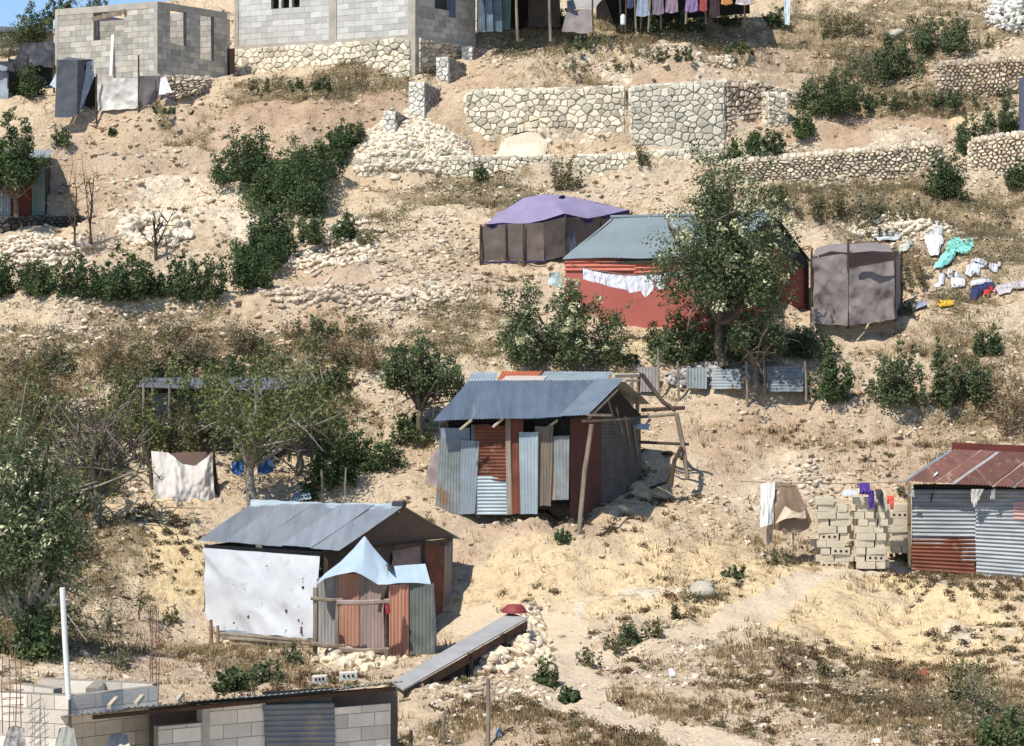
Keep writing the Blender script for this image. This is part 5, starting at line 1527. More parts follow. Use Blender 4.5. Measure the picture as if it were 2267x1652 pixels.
PF = [('post', [(1415, 825, 55.8), (1412, 880, 55.7), (1408, 1000, 55.6)], .045, M_WOOD), ('post', [(1497, 915, 55.2), (1511, 980, 55.1), (1522, 1060, 55)], .055, M_WOOD),
      ('post', [(1399, 835, 57.5), (1399, 900, 57.5)], .04, M_WOOD),
      ('rail', [(1358, 832, 54.6), (1414, 831, 55.7)], .05, M_PALEWOOD), ('rail', [(1382, 842, 54.4), (1414, 842, 55.7)], .035, M_PALEWOOD),
      ('rail', [(1420, 908, 55.5), (1516, 903, 55.2)], .045, M_DWOOD), ('rail', [(1412, 924, 55.5), (1500, 917, 55.2)], .035, M_WOOD), ('rail', [(1416, 979, 55.6), (1525, 984, 55.2)], .035, M_DWOOD),
      ('brace', [(1420, 828, 55.7), (1450, 868, 55.6), (1468, 890, 55.4), (1494, 908, 55.2)], .05, M_DWOOD),
      ('crooked_branch', [(1509, 990, 55), (1493, 1020, 54.9), (1485, 1078, 54.8)], .05, M_DWOOD), ('crooked_branch', [(1490, 1030, 54.9), (1474, 1068, 54.9), (1430, 1085, 55.2)], .035, M_DWOOD)]
for nm, pp, r, m_ in PF:
    T.part(nm, stick([Q(*p) for p in pp], r), m_)
solo('fallen_branch', 'curved dark branch lying below the pale tin door sheet', 'branch', stick([G1(1168, 1143) + [0, 0, .05], G1(1210, 1146) + [0, 0, .08], G1(1242, 1162) + [0, 0, .05]], .035), M_DWOOD)
solo('fallen_branch', 'short forked dark branch at the foot of the leaning front post', 'branch', MB().tube([G1(1285, 1172) + [0, 0, .1], G1(1296, 1145) + [0, 0, .1], G1(1325, 1124) + [0, 0, .06]], .035), M_DWOOD)
# ================================================================== shack with white tarp wall (lower left)
gx = lambda z: 408.1 + z * .28
gy = lambda z: 1088.1 + z * .28
T = Thing('tarp_shack', 'grey gabled tin-roofed shack with one wall of white tarp, lower left', 'shack', Q(700, 1430, 47.5))
el, er, rl, rr_, br2 = Q(437, 1197, 48.7), Q(750, 1219, 46.45), Q(560, 1112, 50.5), Q(896, 1120, 48.25), Q(1022, 1194, 50.4)
bl2 = rl + (br2 - rr_)
zb = 4.05
for i in range(5):
    t0, t1 = i / 5, (i + 1) / 5 + .012
    dz = np.array([0, -.006, .004 + .006 * (i % 2)])
    T.part('front_roof', corr(MB(), mid(el, er, t0) + dz, mid(el, er, min(t1, 1)) + dz, mid(rl, rr_, min(t1, 1)) + dz, mid(rl, rr_, t0) + dz, seed=i, amp=.005, pitch=.08), mat('light_grey_tin', (.30, .325, .35), (.22, .24, .265), stretch=(4, .6, .6), scale=1.2, rough=.5, metal=.25, bump=.08, tint=.12, c3=(.42, .43, .43), s3=1.6, t3=.64))
T.part('back_roof', corr(MB(), br2, bl2, rl + [0, .01, -.01], rr_ + [0, .01, -.01], seed=7), M_ZINC)
mb = MB(); n_ = len(mb.v)
rc = [rl + [0, -.12, .02], rr_ + [0, -.12, .02], rr_ + [.02, .10, .02], rl + [0, .10, .02]]
corr(mb, mid(rl, rr_, -.01) + [0, -.25, -.1], mid(rl, rr_, .97) + [0, -.25, -.1], mid(rl, rr_, .97) + [0, 0, .045], mid(rl, rr_, -.01) + [0, 0, .045], seed=9, pitch=.5, amp=.01, bend=.04)
T.part('ridge_sheet', mb, M_ZINC_PALE)
T.part('ridge_cap', stick([mid(rl, rr_, .93) + [0, -.02, .03], rr_ + [0, -.02, .03]], .07), M_BLACKTARP)
cA, cB, cC = (452, 48.78), (712, 47.08), (1000, 50.0)
pz = lambda c, z: QZ(c[0], c[1], z)
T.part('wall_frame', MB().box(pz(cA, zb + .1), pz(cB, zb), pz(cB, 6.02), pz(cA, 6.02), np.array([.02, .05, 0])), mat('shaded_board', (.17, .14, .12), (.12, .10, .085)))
mb = MB(); cloth(mb, Q(452, 1393, 48.55), Q(697, 1415, 46.8), Q(706, 1232, 46.85), Q(450, 1213, 48.55), nu=70, nv=44, amp=.04, seed=41, rag=.03, fs=1.6)
T.part('white_tarp_wall', mb, mat('patched_white_tarp', (.64, .66, .68), (.57, .59, .61), scale=1.4, rough=.6, bump=.35, bscale=5, c3=(.50, .50, .49), s3=3.3, t3=.6), smooth=True)
mb = MB()
for (a, b, r) in ((920, 912, 6), (938, 760, 3.5), (655, 1055, 5), (790, 1106, 5), (815, 1108, 5), (934, 1085, 8), (932, 1112, 7), (508, 992, 4), (480, 775, 3), (806, 950, 4), (910, 1018, 4), (940, 1040, 4), (395, 735, 2.5), (650, 590, 2), (935, 985, 3), (392, 1040, 2.5), (935, 690, 1.5), (935, 720, 1.5)):
    x_, y_ = gx(a), gy(b)
    D_ = 48.55 - (x_ - 452) / 250 * 1.72 - .06
    pp = [Q(x_ + r * 1.0 * math.cos(k) * random.uniform(.6, 1.2), y_ + r * 1.1 * math.sin(k) * random.uniform(.6, 1.2), D_) for k in np.arange(0, 6.2, .9)]
    mb.add(pp, [tuple(range(len(pp)))[::-1]])
T.part('tear_patches', mb, mat('tear_dark', (.06, .05, .045), (.16, .08, .05)), 'dark tears and holes in the white tarp')
T.part('bottom_rail', stick([Q(448, 1400, 48.45), Q(560, 1409, 47.7), Q(696, 1420, 46.7)], .035), M_WOOD)
T.part('bottom_rail', stick([Q(455, 1410, 48.4), Q(600, 1420, 47.4), Q(700, 1430, 46.6)], .03), M_WOOD)
T.part('base_sheet', MB().box(Q(452, 1412, 48.6), Q(697, 1436, 46.9), Q(697, 1408, 46.9), Q(452, 1390, 48.6), np.array([0, .03, 0])), M_ZINC_PALE)
zg = Q(0, 1219, 46.6)[2]
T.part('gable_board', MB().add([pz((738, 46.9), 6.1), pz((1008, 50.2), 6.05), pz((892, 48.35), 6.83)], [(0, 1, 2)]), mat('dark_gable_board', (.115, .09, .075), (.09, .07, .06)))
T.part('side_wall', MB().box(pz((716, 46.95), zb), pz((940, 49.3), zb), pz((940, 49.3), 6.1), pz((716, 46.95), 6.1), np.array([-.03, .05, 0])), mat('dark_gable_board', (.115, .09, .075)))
mb = MB(); cloth(mb, Q(862, 1290, 48.4), Q(938, 1300, 49.1), Q(938, 1206, 49.2), Q(868, 1220, 48.5), amp=.05, seed=43)
T.part('inner_curtain', mb, mat('taupe_curtain', (.27, .215, .195), (.22, .17, .155)), smooth=True)
mb = MB(); corr(mb, Q(946, 1350, 49.25), Q(978, 1376, 49.7), Q(984, 1208, 49.8), Q(940, 1200, 49.3), seed=44)
T.part('red_brown_sheet', mb, mat('red_brown_tin', (.21, .085, .05), (.13, .055, .04), tint=.1, c3=(.32, .25, .2), s3=2.5, t3=.63))
T.part('side_sheet', corr(MB(), Q(976, 1378, 49.7), Q(993, 1376, 50.0), Q(998, 1210, 50.0), Q(982, 1208, 49.8), seed=45), M_BOARD)
T.part('back_wall', MB().box(pz((560, 50.6), 4.6), pz(cC, 4.4), pz(cC, 6), pz((560, 50.6), 6), np.array([0, .04, 0])), M_ZINC_OLD)
T.part('left_wall', MB().box(pz((560, 50.6), 4.6), pz(cA, 4.1), pz(cA, 6), pz((560, 50.6), 6), np.array([.03, 0, 0])), M_ZINC_OLD)
T.part('gable_beam', MB().bar(Q(752, 1226, 46.7), Q(1000, 1196, 50.1), .06, .08), M_DWOOD)
T.part('corner_post', MB().bar(Q(722, 1440, 46.85) - [0, 0, .2], Q(722, 1226, 46.85), .08), M_DWOOD)
T.part('corner_post', MB().bar(Q(996, 1378, 50.05) - [0, 0, .2], Q(999, 1200, 50.05), .07), M_WOOD)
T.part('door_post', MB().bar(Q(940, 1360, 49.1) - [0, 0, .2], Q(938, 1200, 49.15), .06), M_DWOOD)
for i, (x, y0, y1, lb) in enumerate(((467, 1372, 1420, 'taller rusty stake before the left end of the white tarp wall'), (482, 1385, 1422, 'shorter pale stake before the left end of the white tarp wall'))):
    solo('stake', lb, 'stake', post(MB(), x, y0, y1, 47.6, .035), M_BOARD if i else mat('rusty_stake', (.30, .17, .12), (.2, .1, .07)))

# enclosure with pale blue tarps
T = Thing('tin_enclosure', 'bathing enclosure of orange and grey boards topped with pale blue tarps', 'enclosure', Q(830, 1450, 45.3))
def D3(z): return 45.9 - (z - 1050) / 930 * .5
def ep(nm, z0_, z1_, yt0, yt1, yb, m_, seed, off=0., horiz=False, amp=.010):
    T.part(nm, corr(MB(), Q(gx(z0_), gy(yb), D3(z0_) - off), Q(gx(z1_), gy(yb), D3(z1_) - off), Q(gx(z1_), gy(yt1), D3(z1_) - off), Q(gx(z0_), gy(yt0), D3(z0_) - off), seed=seed, horiz=horiz, amp=amp * .7, pitch=.07, bend=.015), m_)
ep('grey_sheet', 1045, 1195, 690, 640, 1215, mat('pale_grey_board', (.36, .35, .33), (.24, .22, .20), tint=.1, stretch=(1.5, 1, .3)), 1, .0)
ep('dark_slot', 1180, 1240, 640, 620, 1230, mat('brown_slot', (.10, .06, .04)), 2, -.03)
ep('pinkish_board', 1196, 1245, 660, 640, 880, M_MAUVE, 3, .03)
ep('orange_sheet', 1222, 1382, 650, 655, 1240, M_ORANGE, 4, .05)
ep('mauve_board', 1375, 1470, 655, 700, 1238, M_MAUVE, 5, .03)
ep('mauve_board', 1462, 1598, 690, 740, 1232, mat('mauve_pink_board', (.40, .30, .26), (.30, .22, .19), bump=.3, stretch=(1.5, 1, .15)), 6, .05)
ep('dark_slot', 1590, 1640, 740, 745, 1260, mat('brown_slot', (.10, .06, .04)), 7, -.03)
ep('orange_sheet', 1618, 1775, 738, 735, 1312, M_ORANGE, 8, .06, amp=.018)
ep('green_grey_sheet', 1755, 1975, 720, 735, 1290, M_GREENGREY, 9, .02)
T.part('side_sheet', corr(MB(), Q(gx(1975), gy(1290), D3(1975)), Q(gx(1995), gy(1240), 47), Q(gx(1965), gy(720), 47), Q(gx(1955), gy(735), D3(1975)), seed=10), M_ZINC_PALE)
T.part('left_sheet', corr(MB(), Q(gx(1045), gy(1215), 45.95), Q(gx(1090), gy(1190), 47.2), Q(gx(1110), gy(700), 47.2), Q(gx(1045), gy(720), 45.95), seed=11), M_ZINC_OLD)
zq = lambda pts, D: [Q(gx(a), gy(b), D + (c if c is not None else 0)) for a, b, c in pts]
mb = MB()
ribbon(mb, zq([(1032,742,0),(1110,650,.35),(1230,560,.6),(1340,450,.85),(1425,350,1.0),(1500,450,.85),(1560,520,.7),(1612,578,.6)], 45.6),
       zq([(1028,748,0),(1110,690,0),(1200,662,0),(1340,635,0),(1400,658,0),(1480,705,0),(1530,738,0),(1600,735,0)], 45.45), nv=18, nu=50, amp=.02, seed=51, bulge=.03)
T.part('blue_tarp', mb, M_BLUETARP, smooth=True)
mb = MB()
ribbon(mb, zq([(1605,580,.7),(1655,590,.7),(1780,580,.7),(1905,572,.7)], 45.6), zq([(1590,738,0),(1700,722,0),(1850,722,0),(1952,738,0)], 45.4), nv=12, nu=36, amp=.03, seed=52, bulge=.02)
T.part('blue_tarp', mb, M_BLUETARP, smooth=True)
T.part('tarp_gap_patch', MB().add([Q(gx(1585), gy(575), 46), Q(gx(1655), gy(640), 45.55), Q(gx(1655), gy(585), 46.3)], [(0, 1, 2)]), M_BLACK)
def fr(nm, pts, r, m_=M_WOOD):
    T.part(nm, stick([Q(gx(a), gy(b), D) for a, b, D in pts], r), m_)
fr('frame_post', [(1030, 1335, 45.2), (1040, 1050, 45.2), (1038, 760, 45.2)], .05)
fr('frame_post', [(1215, 1260, 45.1), (1208, 1060, 45.1), (1212, 885, 45.1)], .035)
fr('frame_post', [(1600, 1395, 44.9), (1602, 1250, 44.9)], .05)
fr('frame_post', [(1600, 1230, 45.1), (1590, 960, 45.1), (1600, 740, 45.1)], .04, M_DWOOD)
fr('frame_post', [(1265, 1320, 45.0), (1262, 1240, 45.0)], .04)
fr('frame_rail', [(1000, 845, 45.15), (1120, 858, 45.15), (1250, 860, 45.15)], .035)
fr('frame_rail', [(1205, 878, 45.05), (1400, 880, 45.0), (1620, 868, 45.0)], .05, M_MAUVE)
fr('frame_rail', [(1000, 1200, 45.1), (1120, 1222, 45.1), (1265, 1225, 45.1)], .045)
fr('frame_rail', [(1220, 1250, 44.95), (1400, 1265, 44.95), (1620, 1255, 44.95)], .055)
fr('frame_rail', [(930, 1200, 45.6), (1000, 1210, 45.2)], .03)
fr('frame_brace', [(1600, 740, 45.0), (1560, 860, 45.0), (1540, 955, 45.0)], .035, M_DWOOD)
mb = MB(); cloth(mb, Q(gx(1590), gy(975), 44.85), Q(gx(1630), gy(960), 44.9), Q(gx(1625), gy(890), 44.9), Q(gx(1592), gy(895), 44.9), nu=10, nv=8, amp=.03, seed=3)
solo('red_rag', 'dark red rag tied at the gate of the bathing enclosure', 'rag', mb, colr((.28, .03, .03)), smooth=True)

# tin sheet ramp, basin and rubble
T = Thing('tin_roof_strip', 'long grey tin sheet on stones running down behind the bottom block house', 'roof sheet', Q(1020, 1450, 43))
a_, b_, c_, d_ = Q(868, 1508, 40), Q(893, 1526, 39.6), Q(1168, 1368, 46.0), Q(1128, 1356, 46.6)
T.part('sheet', MB().box(a_, b_, c_, d_, np.array([0, 0, -.03])), mat('flat_grey_tin', (.44, .43, .41), (.36, .35, .335), scale=2, rough=.6, metal=.1, bump=.1))
T.part('edge_board', MB().box(b_ + [0, .02, -.05], c_ + [0, .02, -.05], c_ + [0, .02, -.22], b_ + [0, .02, -.20], np.array([0, .05, 0])), mat('dark_rust_board', (.12, .06, .035), (.07, .04, .03)))
T.part('side_wall', MB().box(b_ + [-.02, .12, -.22], c_ + [-.02, .2, -.22], c_ + [-.02, .2, -.9], b_ + [-.02, .12, -.9], np.array([0, .05, 0])), M_BLACK)
for t in (.2, .5, .8):
    p = mid(b_, c_, t)
    T.part('prop', MB().tube([p + [0, .04, -1.0], p + [0, .04, -.1]], .05), M_DWOOD)
g = Q(1139, 1354, 46.4)
T = Thing('basin', 'dark red plastic basin upside down at the top of the tin sheet strip', 'basin', g)
ring = lambda r, z, n=20: [(g[0] + r * math.cos(2*math.pi*i/n), g[1] + r * math.sin(2*math.pi*i/n), g[2] + z) for i in range(n)]
T.part('bowl', MB().tube([g + [0, 0, 0], g + [0, 0, .02], g + [0, 0, .09], g + [.0, 0, .13]], [.24, .235, .19, .15], 20), colr((.27, .045, .05)))
T.part('rim', MB().tube([g + [0, 0, -.015], g + [0, 0, .005]], [.255, .255], 20), colr((.33, .07, .07)))
heap('rubble_pile', 'pile of cream limestone rubble right of the long tin sheet', 'rubble', [(1010,1480),(1060,1450),(1120,1408),(1165,1378),(1195,1385),(1215,1430),(1220,1465),(1150,1480),(1060,1500)], .25, 650, .11, seed=9, kind='stuff', m=mat('cream_rubble', (.74, .63, .46), (.60, .49, .34), tint=.25, bump=.4))
heap('loose_rubble', 'rubble and dark clods around the top end of the tin sheet', 'rubble', [(1150,1350),(1180,1348),(1195,1370),(1180,1395),(1160,1380)], .12, 60, .10, seed=10, m=M_FIELD, kind='stuff')
heap('rubble_pile', 'stones tumbled at the foot of the bathing enclosure', 'rubble', [(700,1442),(860,1450),(880,1475),(780,1490),(690,1465)], .1, 160, .10, seed=11, kind='stuff', m=mat('cream_rubble', (.74, .63, .46)))

# ================================================================== bottom block house
ux = lambda z: z * .26455
uy = lambda z: 1215.1 + z * .26455
vx = lambda z: 544.1 + z * .26455
D5 = lambda x: 31.0 + (x - 160) / 705 * 2.35
T = Thing('block_house', 'block house with thin tin roof and a corrugated door panel, cut by the bottom edge', 'house', Q(600, 1800, 32))
zr5 = 5.34
a5, b5 = (350, D5(350) + .08), (865, D5(865) + .08)
zw = Q(0, 1800, 31)[2]
A5, B5 = QZ(*a5, zw), QZ(*b5, zw)
H5 = lambda x, y: ZC + (D5(x) + .08) * (HY - y) / F - zw
us = lambda x: uof(x, A5, B5)
Ltot = np.linalg.norm(B5 - A5)
tf = lambda u: H5(380, 1612) if u < us(463) else (H5(500, 1553) if u < us(584) else (0.05 if u < us(745) else H5(800, 1560)))
blockwall(T, 'front_wall', A5, QZ(463, D5(463) + .08, zw), H5(400, 1604), row=.19, blen=.41, m=M_BLOCKC, mm=mat('dark_joint', (.33, .29, .24)), seed=31, drop=.2)
blockwall(T, 'front_wall', QZ(463, D5(463) + .08, zw), QZ(588, D5(588) + .08, zw), H5(520, 1553), row=.19, blen=.41, m=M_BLOCKC, mm=mat('dark_joint', (.33, .29, .24)), seed=32, drop=.2)
blockwall(T, 'front_wall', QZ(740, D5(740) + .08, zw), B5, H5(800, 1562), row=.19, blen=.41, m=M_BLOCKC, mm=mat('dark_joint', (.33, .29, .24)), seed=33, drop=.2)
cn = unit(B5 - A5)
T.part('column', col(QZ(455, D5(455) + .08, zw), cn, np.cross(cn, Zv), .10, -.2, H5(455, 1561), pr=.02), M_CONC)
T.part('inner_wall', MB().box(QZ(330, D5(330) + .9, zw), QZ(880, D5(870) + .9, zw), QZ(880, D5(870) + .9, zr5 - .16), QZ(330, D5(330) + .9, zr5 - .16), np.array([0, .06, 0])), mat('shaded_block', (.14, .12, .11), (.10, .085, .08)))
mb = MB()
corr(mb, Q(590, 1720, D5(590) + .04), Q(748, 1720, D5(748) + .04), Q(738, 1556, D5(748) + .04), Q(582, 1560, D5(590) + .04), horiz=True, pitch=.075, amp=.012, seed=3)
T.part('corrugated_panel', mb, mat('grey_brown_tin', (.23, .235, .25), (.17, .17, .18), scale=2, rough=.55, metal=.2, tint=.1, c3=(.30, .27, .24), t3=.58))
mb = MB()
corr(mb, Q(582, 1568, D5(590) + .10), Q(735, 1560, D5(748) + .10), Q(735, 1522, D5(748) + .10), Q(582, 1531, D5(590) + .10), horiz=True, pitch=.075, amp=.012, seed=4)
T.part('corrugated_panel', mb, mat('eave_shadow_tin', (.12, .12, .115), (.08, .08, .075), rough=.6), 'narrow strip of corrugated tin coloured as the shadow under the eave')  # eave shadow painted as a darker tin strip
# porch interior left
Pa, Pb = QZ(150, 33.4, zw), QZ(470, 35.4, zw)
# roof sheets
ra, rb = QZ(150, 30.75, zr5 - .02), QZ(893, D5(893) - .1, zr5 + .02)
rc_, rd_ = QZ(893, D5(893) - .1, 0) * [1, 1, 0] + np.array([-.9, 2.6, zr5 + .30]), QZ(150, 30.75, 0) * [1, 1, 0] + np.array([-1.1, 2.6, zr5 + .22])
rd_ = ra + [-.6, 2.2, -.40]; rc_ = rb + [-.6, 2.2, -.36]
for i in range(6):
    t0, t1 = i / 6, min(1, (i + 1) / 6 + .01)
    dz = np.array([0, -.02 * (i % 2), .010 * (i % 3)])
    T.part('roof', corr(MB(), mid(ra, rb, t0) + dz, mid(ra, rb, t1) + dz, mid(rd_, rc_, t1) + dz, mid(rd_, rc_, t0) + dz, seed=i, amp=.009, pitch=.085), M_ZINC_OLD)
T.part('eave_beam', MB().bar(mid(ra, rb, .06) + [0, .25, -.10], mid(ra, rb, .97) + [0, .25, -.10], .05, .05), mat('shadow_brown_beam', (.10, .055, .04), (.06, .035, .03)))  # beam colour darkened to stand for the shadow gap under the eave
for i, (x, lb) in enumerate(((241, 0), (300, 0), (390, 0))):
    T.part('rafter_end', MB().bar(Q(x, uy(1310 - 20*i), D5(x) - .0) + [0, .6, 0], Q(x, uy(1325 - 22*i), D5(x)), .05, .06), M_PALEWOOD)
for i, (x0, x1, y0, y1, lb) in enumerate(((690, 722, 1499, 1513, 'rough concrete block lying on the tin roof, left of the other'), (751, 790, 1491, 1507, 'concrete block with core holes lying on the tin roof'))):
    D = D5(x0) + .35
    T2 = Thing('concrete_block', lb, 'block', Q((x0 + x1) / 2, y1, D), 'blocks weighing down the tin roof')
    z_ = Q(0, y1, D)[2]
    yy0 = Q(0, y0, D)[2]
    T2.part('body', MB().box(Q(x0, y1, D), Q(x1, y1 - 2, D + .1), Q(x1, y0 - 2, D + .1), Q(x0, y0, D), np.array([0, .19, 0])), M_BLOCKC)
    for j in range(3):
        c = Q(x0 + (x1 - x0) * (.25 + .25 * j), (y0 + y1) / 2 - 1, D) + [0, -.004 + .1 * (.25 + .25*j), 0]
        T2.part('core_hole', MB().tube([c, c + [0, .02, 0]], .022, 8), M_BLACK)
# block curb & unfinished walls at left
mblk = MB()
T = Thing('unfinished_block_wall', 'unfinished low block walls with rebar beside the white pipe, bottom left', 'wall', Q(90, 1700, 31))
za = 5.30
def lowwall(A, B, ztop, rows, seed, m_=M_BLOCKC, nm='wall', drop=0, row=.19):
    A = A * [1, 1, 0] + Zv * (ztop - rows * row); B = B * [1, 1, 0] + Zv * (ztop - rows * row)
    blockwall(T, nm, A, B, rows * row, row=row, blen=.41, m=m_, seed=seed, drop=drop, thick=.16, mm=mat('dark_joint', (.33, .29, .24)))
zt_l = 5.40
lowwall(QZ(-60, 32.3, 0), QZ(152, 31.85, 0), zt_l, 9, 41)
lowwall(QZ(153, 31.9, 0), QZ(350, 32.8, 0), zt_l - .01, 9, 42)
lowwall(QZ(30, 33.0, 0), QZ(118, 32.5, 0), zt_l + .0, 3, 43)
lowwall(QZ(92, 33.5, 0), QZ(338, 33.0, 0), zt_l, 3, 44)
lowwall(QZ(215, 32.6, 0), QZ(232, 33.2, 0), zt_l, 3, 45)
def rebar(nm, label, xs, y0, y1, D, label2):
    T3 = Thing('rebar_cage', label, 'rebar', Q(sum(xs)/len(xs), y1, D), None)
    for i, x in enumerate(xs):
        T3.part('bar', post(MB(), x, y0 + (i * 37 % 17), y1, D + .14 * (i % 2), .0065), M_REBAR)
    for k in range(7):
        y = y1 - (y1 - y0) * (.06 + .12 * k)
        a, b = Q(xs[0], y, D), Q(xs[-1], y - 2, D)
        T3.part('tie', MB().tube([a, b, b + [0, .14, 0], a + [0, .14, 0], a], .005, 4), M_REBAR)
rebar('', 'rusty rebar cage rising from the left end of the low block walls', [6, 20, 34, 47], 1452, 1590, 31.6, '')
rebar('', 'tall thin rusty rebar cage at the far corner of the low block walls', [332, 338, 346, 350], 1335, 1530, 35.0, '')
solo('drain_pipe', 'tall white plastic pipe standing upright from the low block walls', 'pipe', MB().tube([Q(152, 1548, 31.7), Q(144, 1420, 31.7), Q(138, 1301, 31.7)], .036, 14), M_PVC)
for i, (x0, x1, y0, y1, D, m_, lb) in enumerate(((118, 176, 1608, 1668, 29.9, mat('grey_canvas', (.33,.33,.29), (.25,.25,.22), bump=.4), 'grey-green canvas draped over the wall end, bottom left'),
      (228, 296, 1622, 1668, 31.2, mat('cream_cloth', (.60,.55,.48), (.48,.44,.38)), 'cream sack with a pointed top in the dark porch'),
      (3, 66, 1606, 1668, 29.9, mat('dark_net', (.10,.085,.085), (.35,.32,.30), scale=14), 'dark knotted netting over the bottom left wall'),
      (82, 110, 1650, 1672, 29.8, colr((.55,.22,.20)), 'pink-red cloth at the bottom edge, left'))):
    mb = MB()
    w = x1 - x0
    ribbon(mb, [Q(x0 + w*.25, y0 + 4, D + .25), Q(x0 + w*.5, y0, D + .3), Q(x0 + w*.8, y0 + 6, D + .25)], [Q(x0, y1, D), Q(x0 + w*.5, y1 + 5, D - .1), Q(x1, y1, D)], amp=.05, seed=90 + i, nv=14, nu=20, bulge=.05)
    solo('draped_cloth' if 'cloth' in lb else 'canvas_sheet' if 'canvas' in lb or 'sheet' in lb else 'sack' if 'sack' in lb else 'netting', lb, 'cloth', mb, m_, smooth=True)
solo('fence_post', 'tall thin wooden post standing alone at the bottom edge', 'post', post(MB(), 1081, 1503, 1668, 36.2, .035, x1=1080, w=.01), M_WOOD)
solo('fence_post', 'short thin post just right of the bottom block house', 'post', post(MB(), 983, 1577, 1668, 36, .025), M_WOOD)
solo('fence_post', 'shortest dark stake nearest the wall of the bottom block house', 'post', post(MB(), 910, 1617, 1668, 35.8, .03), M_DWOOD)
mb = disk([(1096,1634),(1108,1628),(1112,1638),(1101,1644)], .05, .04, 7)
solo('blue_rag', 'pale blue rag on the ground by the tall thin post', 'rag', mb, colr((.42, .52, .60)), smooth=True)

# ================================================================== right side: blanket, block stack, rusty-roofed shack
hx = lambda z: 1677.5 + z * .2865
hy = lambda z: 816.1 + z * .2865
mb = MB(); ribbon(mb, [Q(1684, 1072, 52), Q(1700, 1067, 52), Q(1716, 1068, 52)], [Q(1683, 1168, 51.9), Q(1697, 1164, 51.8), Q(1711, 1160, 51.9)], amp=.05, seed=61, nv=16, nu=18)
solo('white_sheet', 'long white sheet hanging at the left end of the clothesline', 'sheet', mb, mat('off_white_sheet', (.74, .74, .70), (.66, .66, .62), bump=.3), smooth=True)
mb = MB(); ribbon(mb, [Q(1686, 1160, 52.15), Q(1712, 1158, 52.1)], [Q(1693, 1207, 52.1), Q(1710, 1200, 52.1)], amp=.04, seed=62, nv=8, nu=12)
solo('tan_cloth', 'tan cloth hanging below the long white sheet', 'cloth', mb, mat('tan_cloth', (.48, .38, .30), (.4, .31, .24)), smooth=True)
mb = MB(); ribbon(mb, [Q(1712, 1070, 52.2), Q(1735, 1071, 52.2), Q(1762, 1073, 52.2)], [Q(1712, 1172, 52), Q(1738, 1178, 51.9), Q(1770, 1180, 51.9), Q(1790, 1170, 52), Q(1797, 1155, 52.1)], amp=.05, seed=63, nv=22, nu=34, bulge=.12, fs=2)
T = Thing('patterned_blanket', 'brown and cream patterned blanket folded over the clothesline', 'blanket', Q(1750, 1180, 52))
T.part('blanket_cloth', mb, mat('brown_patterned', (.17, .115, .075), (.26, .19, .13), scale=2.2, c3=(.60, .50, .36), s3=2.4, t3=.58, bump=.2), smooth=True)
mb = MB(); ribbon(mb, [Q(1738, 1120, 51.9), Q(1752, 1130, 51.8), Q(1772, 1136, 51.85), Q(1782, 1130, 51.9)], [Q(1716, 1160, 51.85), Q(1735, 1150, 51.75), Q(1755, 1146, 51.75), Q(1784, 1148, 51.85)], amp=.02, seed=64, nv=6, nu=20)
T.part('cream_fold', mb, mat('cream_fold', (.58, .47, .35), (.48, .38, .27)), smooth=True)
solo('line_pole', 'thin short prop under the patterned blanket', 'pole', post(MB(), 1756, 1176, 1200, 52, .02), M_WOOD)
solo('clothesline', 'thin cord from the hanging blanket to the rusty-roofed shack', 'clothesline', stick([Q(1640, 1066, 52.1), Q(1720, 1069, 52.1), Q(1860, 1071, 52.2), Q(2010, 1067, 52.4)], .009, 4), M_WOOD)
# block stack
blk = MB()
def one_block(mb):
    w, d, h = .40, .20, .148
    mb.box((-w/2, -d/2, 0), (w/2, -d/2, 0), (w/2, -d/2, h), (-w/2, -d/2, h), np.array([0, d, 0]))
    return mb
bsrc = Thing('concrete_block', 'grey-cream concrete block in the stack left of the rusty-roofed shack', 'block', (0, 0, 0), 'stacked loose concrete blocks')
v_, f_, t_ = one_block(MB()).arrays()
body = bsrc.part('body', (v_, f_, t_), mat('stack_block', (.66, .58, .44), (.52, .455, .34), scale=3, bump=.4, tint=.1))
holes = []
for k in (-.12, 0, .12):
    holes.append(bsrc.part('core_hole', MB().tube([(k, -.104, .074), (k, -.09, .074)], .03, 8), M_BLACK))
used = [False]
def put_block(p, rz, withholes):
    if not used[0] and withholes:
        o = bsrc.o; used[0] = True
    else:
        o = bsrc.o.copy(); C.objects.link(o)
        for ch in [body] + (holes if withholes else []):
            c = ch.copy(); C.objects.link(c); c.parent = o
    o.location = p; o.rotation_euler = (random.uniform(-.02, .02), random.uniform(-.03, .03), rz)
rngb = np.random.default_rng(5)
def stack(x0, x1, yb, yt, D, miss=0.05):
    k = D / F; a = Q(x0, yb, D); w = (x1 - x0) * k
    rows = int(round((yb - yt) * k / .154)); w = w
    for r in range(rows):
        x = a[0] + (0.0 if r % 2 else .06) + rngb.uniform(-.03, .03)
        end = a[0] + w
        while x < end - .15:
            turned = rngb.random() < .38
            ww = .21 if turned else .41
            if x + ww > end + .1: ww, turned = .21, True
            if not (r > rows - 2 and rngb.random() < .4):
                put_block((x + ww/2 + .03, a[1] + .24, a[2] + r * .154), 0, False)
                put_block((x + ww/2, a[1] + rngb.uniform(-.03, .03) + (.1 if turned else 0), a[2] + r * .154), (math.pi/2 if turned else 0) + rngb.uniform(-.06, .06), rngb.random() < .12 and not turned)
            x += ww + rngb.uniform(0, .03)
stack(1806, 1882, 1258, 1100, 52.3)
stack(1890, 1962, 1258, 1098, 52.2)
stack(1968, 2014, 1224, 1112, 53.2)
if not used[0]: put_block(Q(1840, 1262, 52), 0, True)
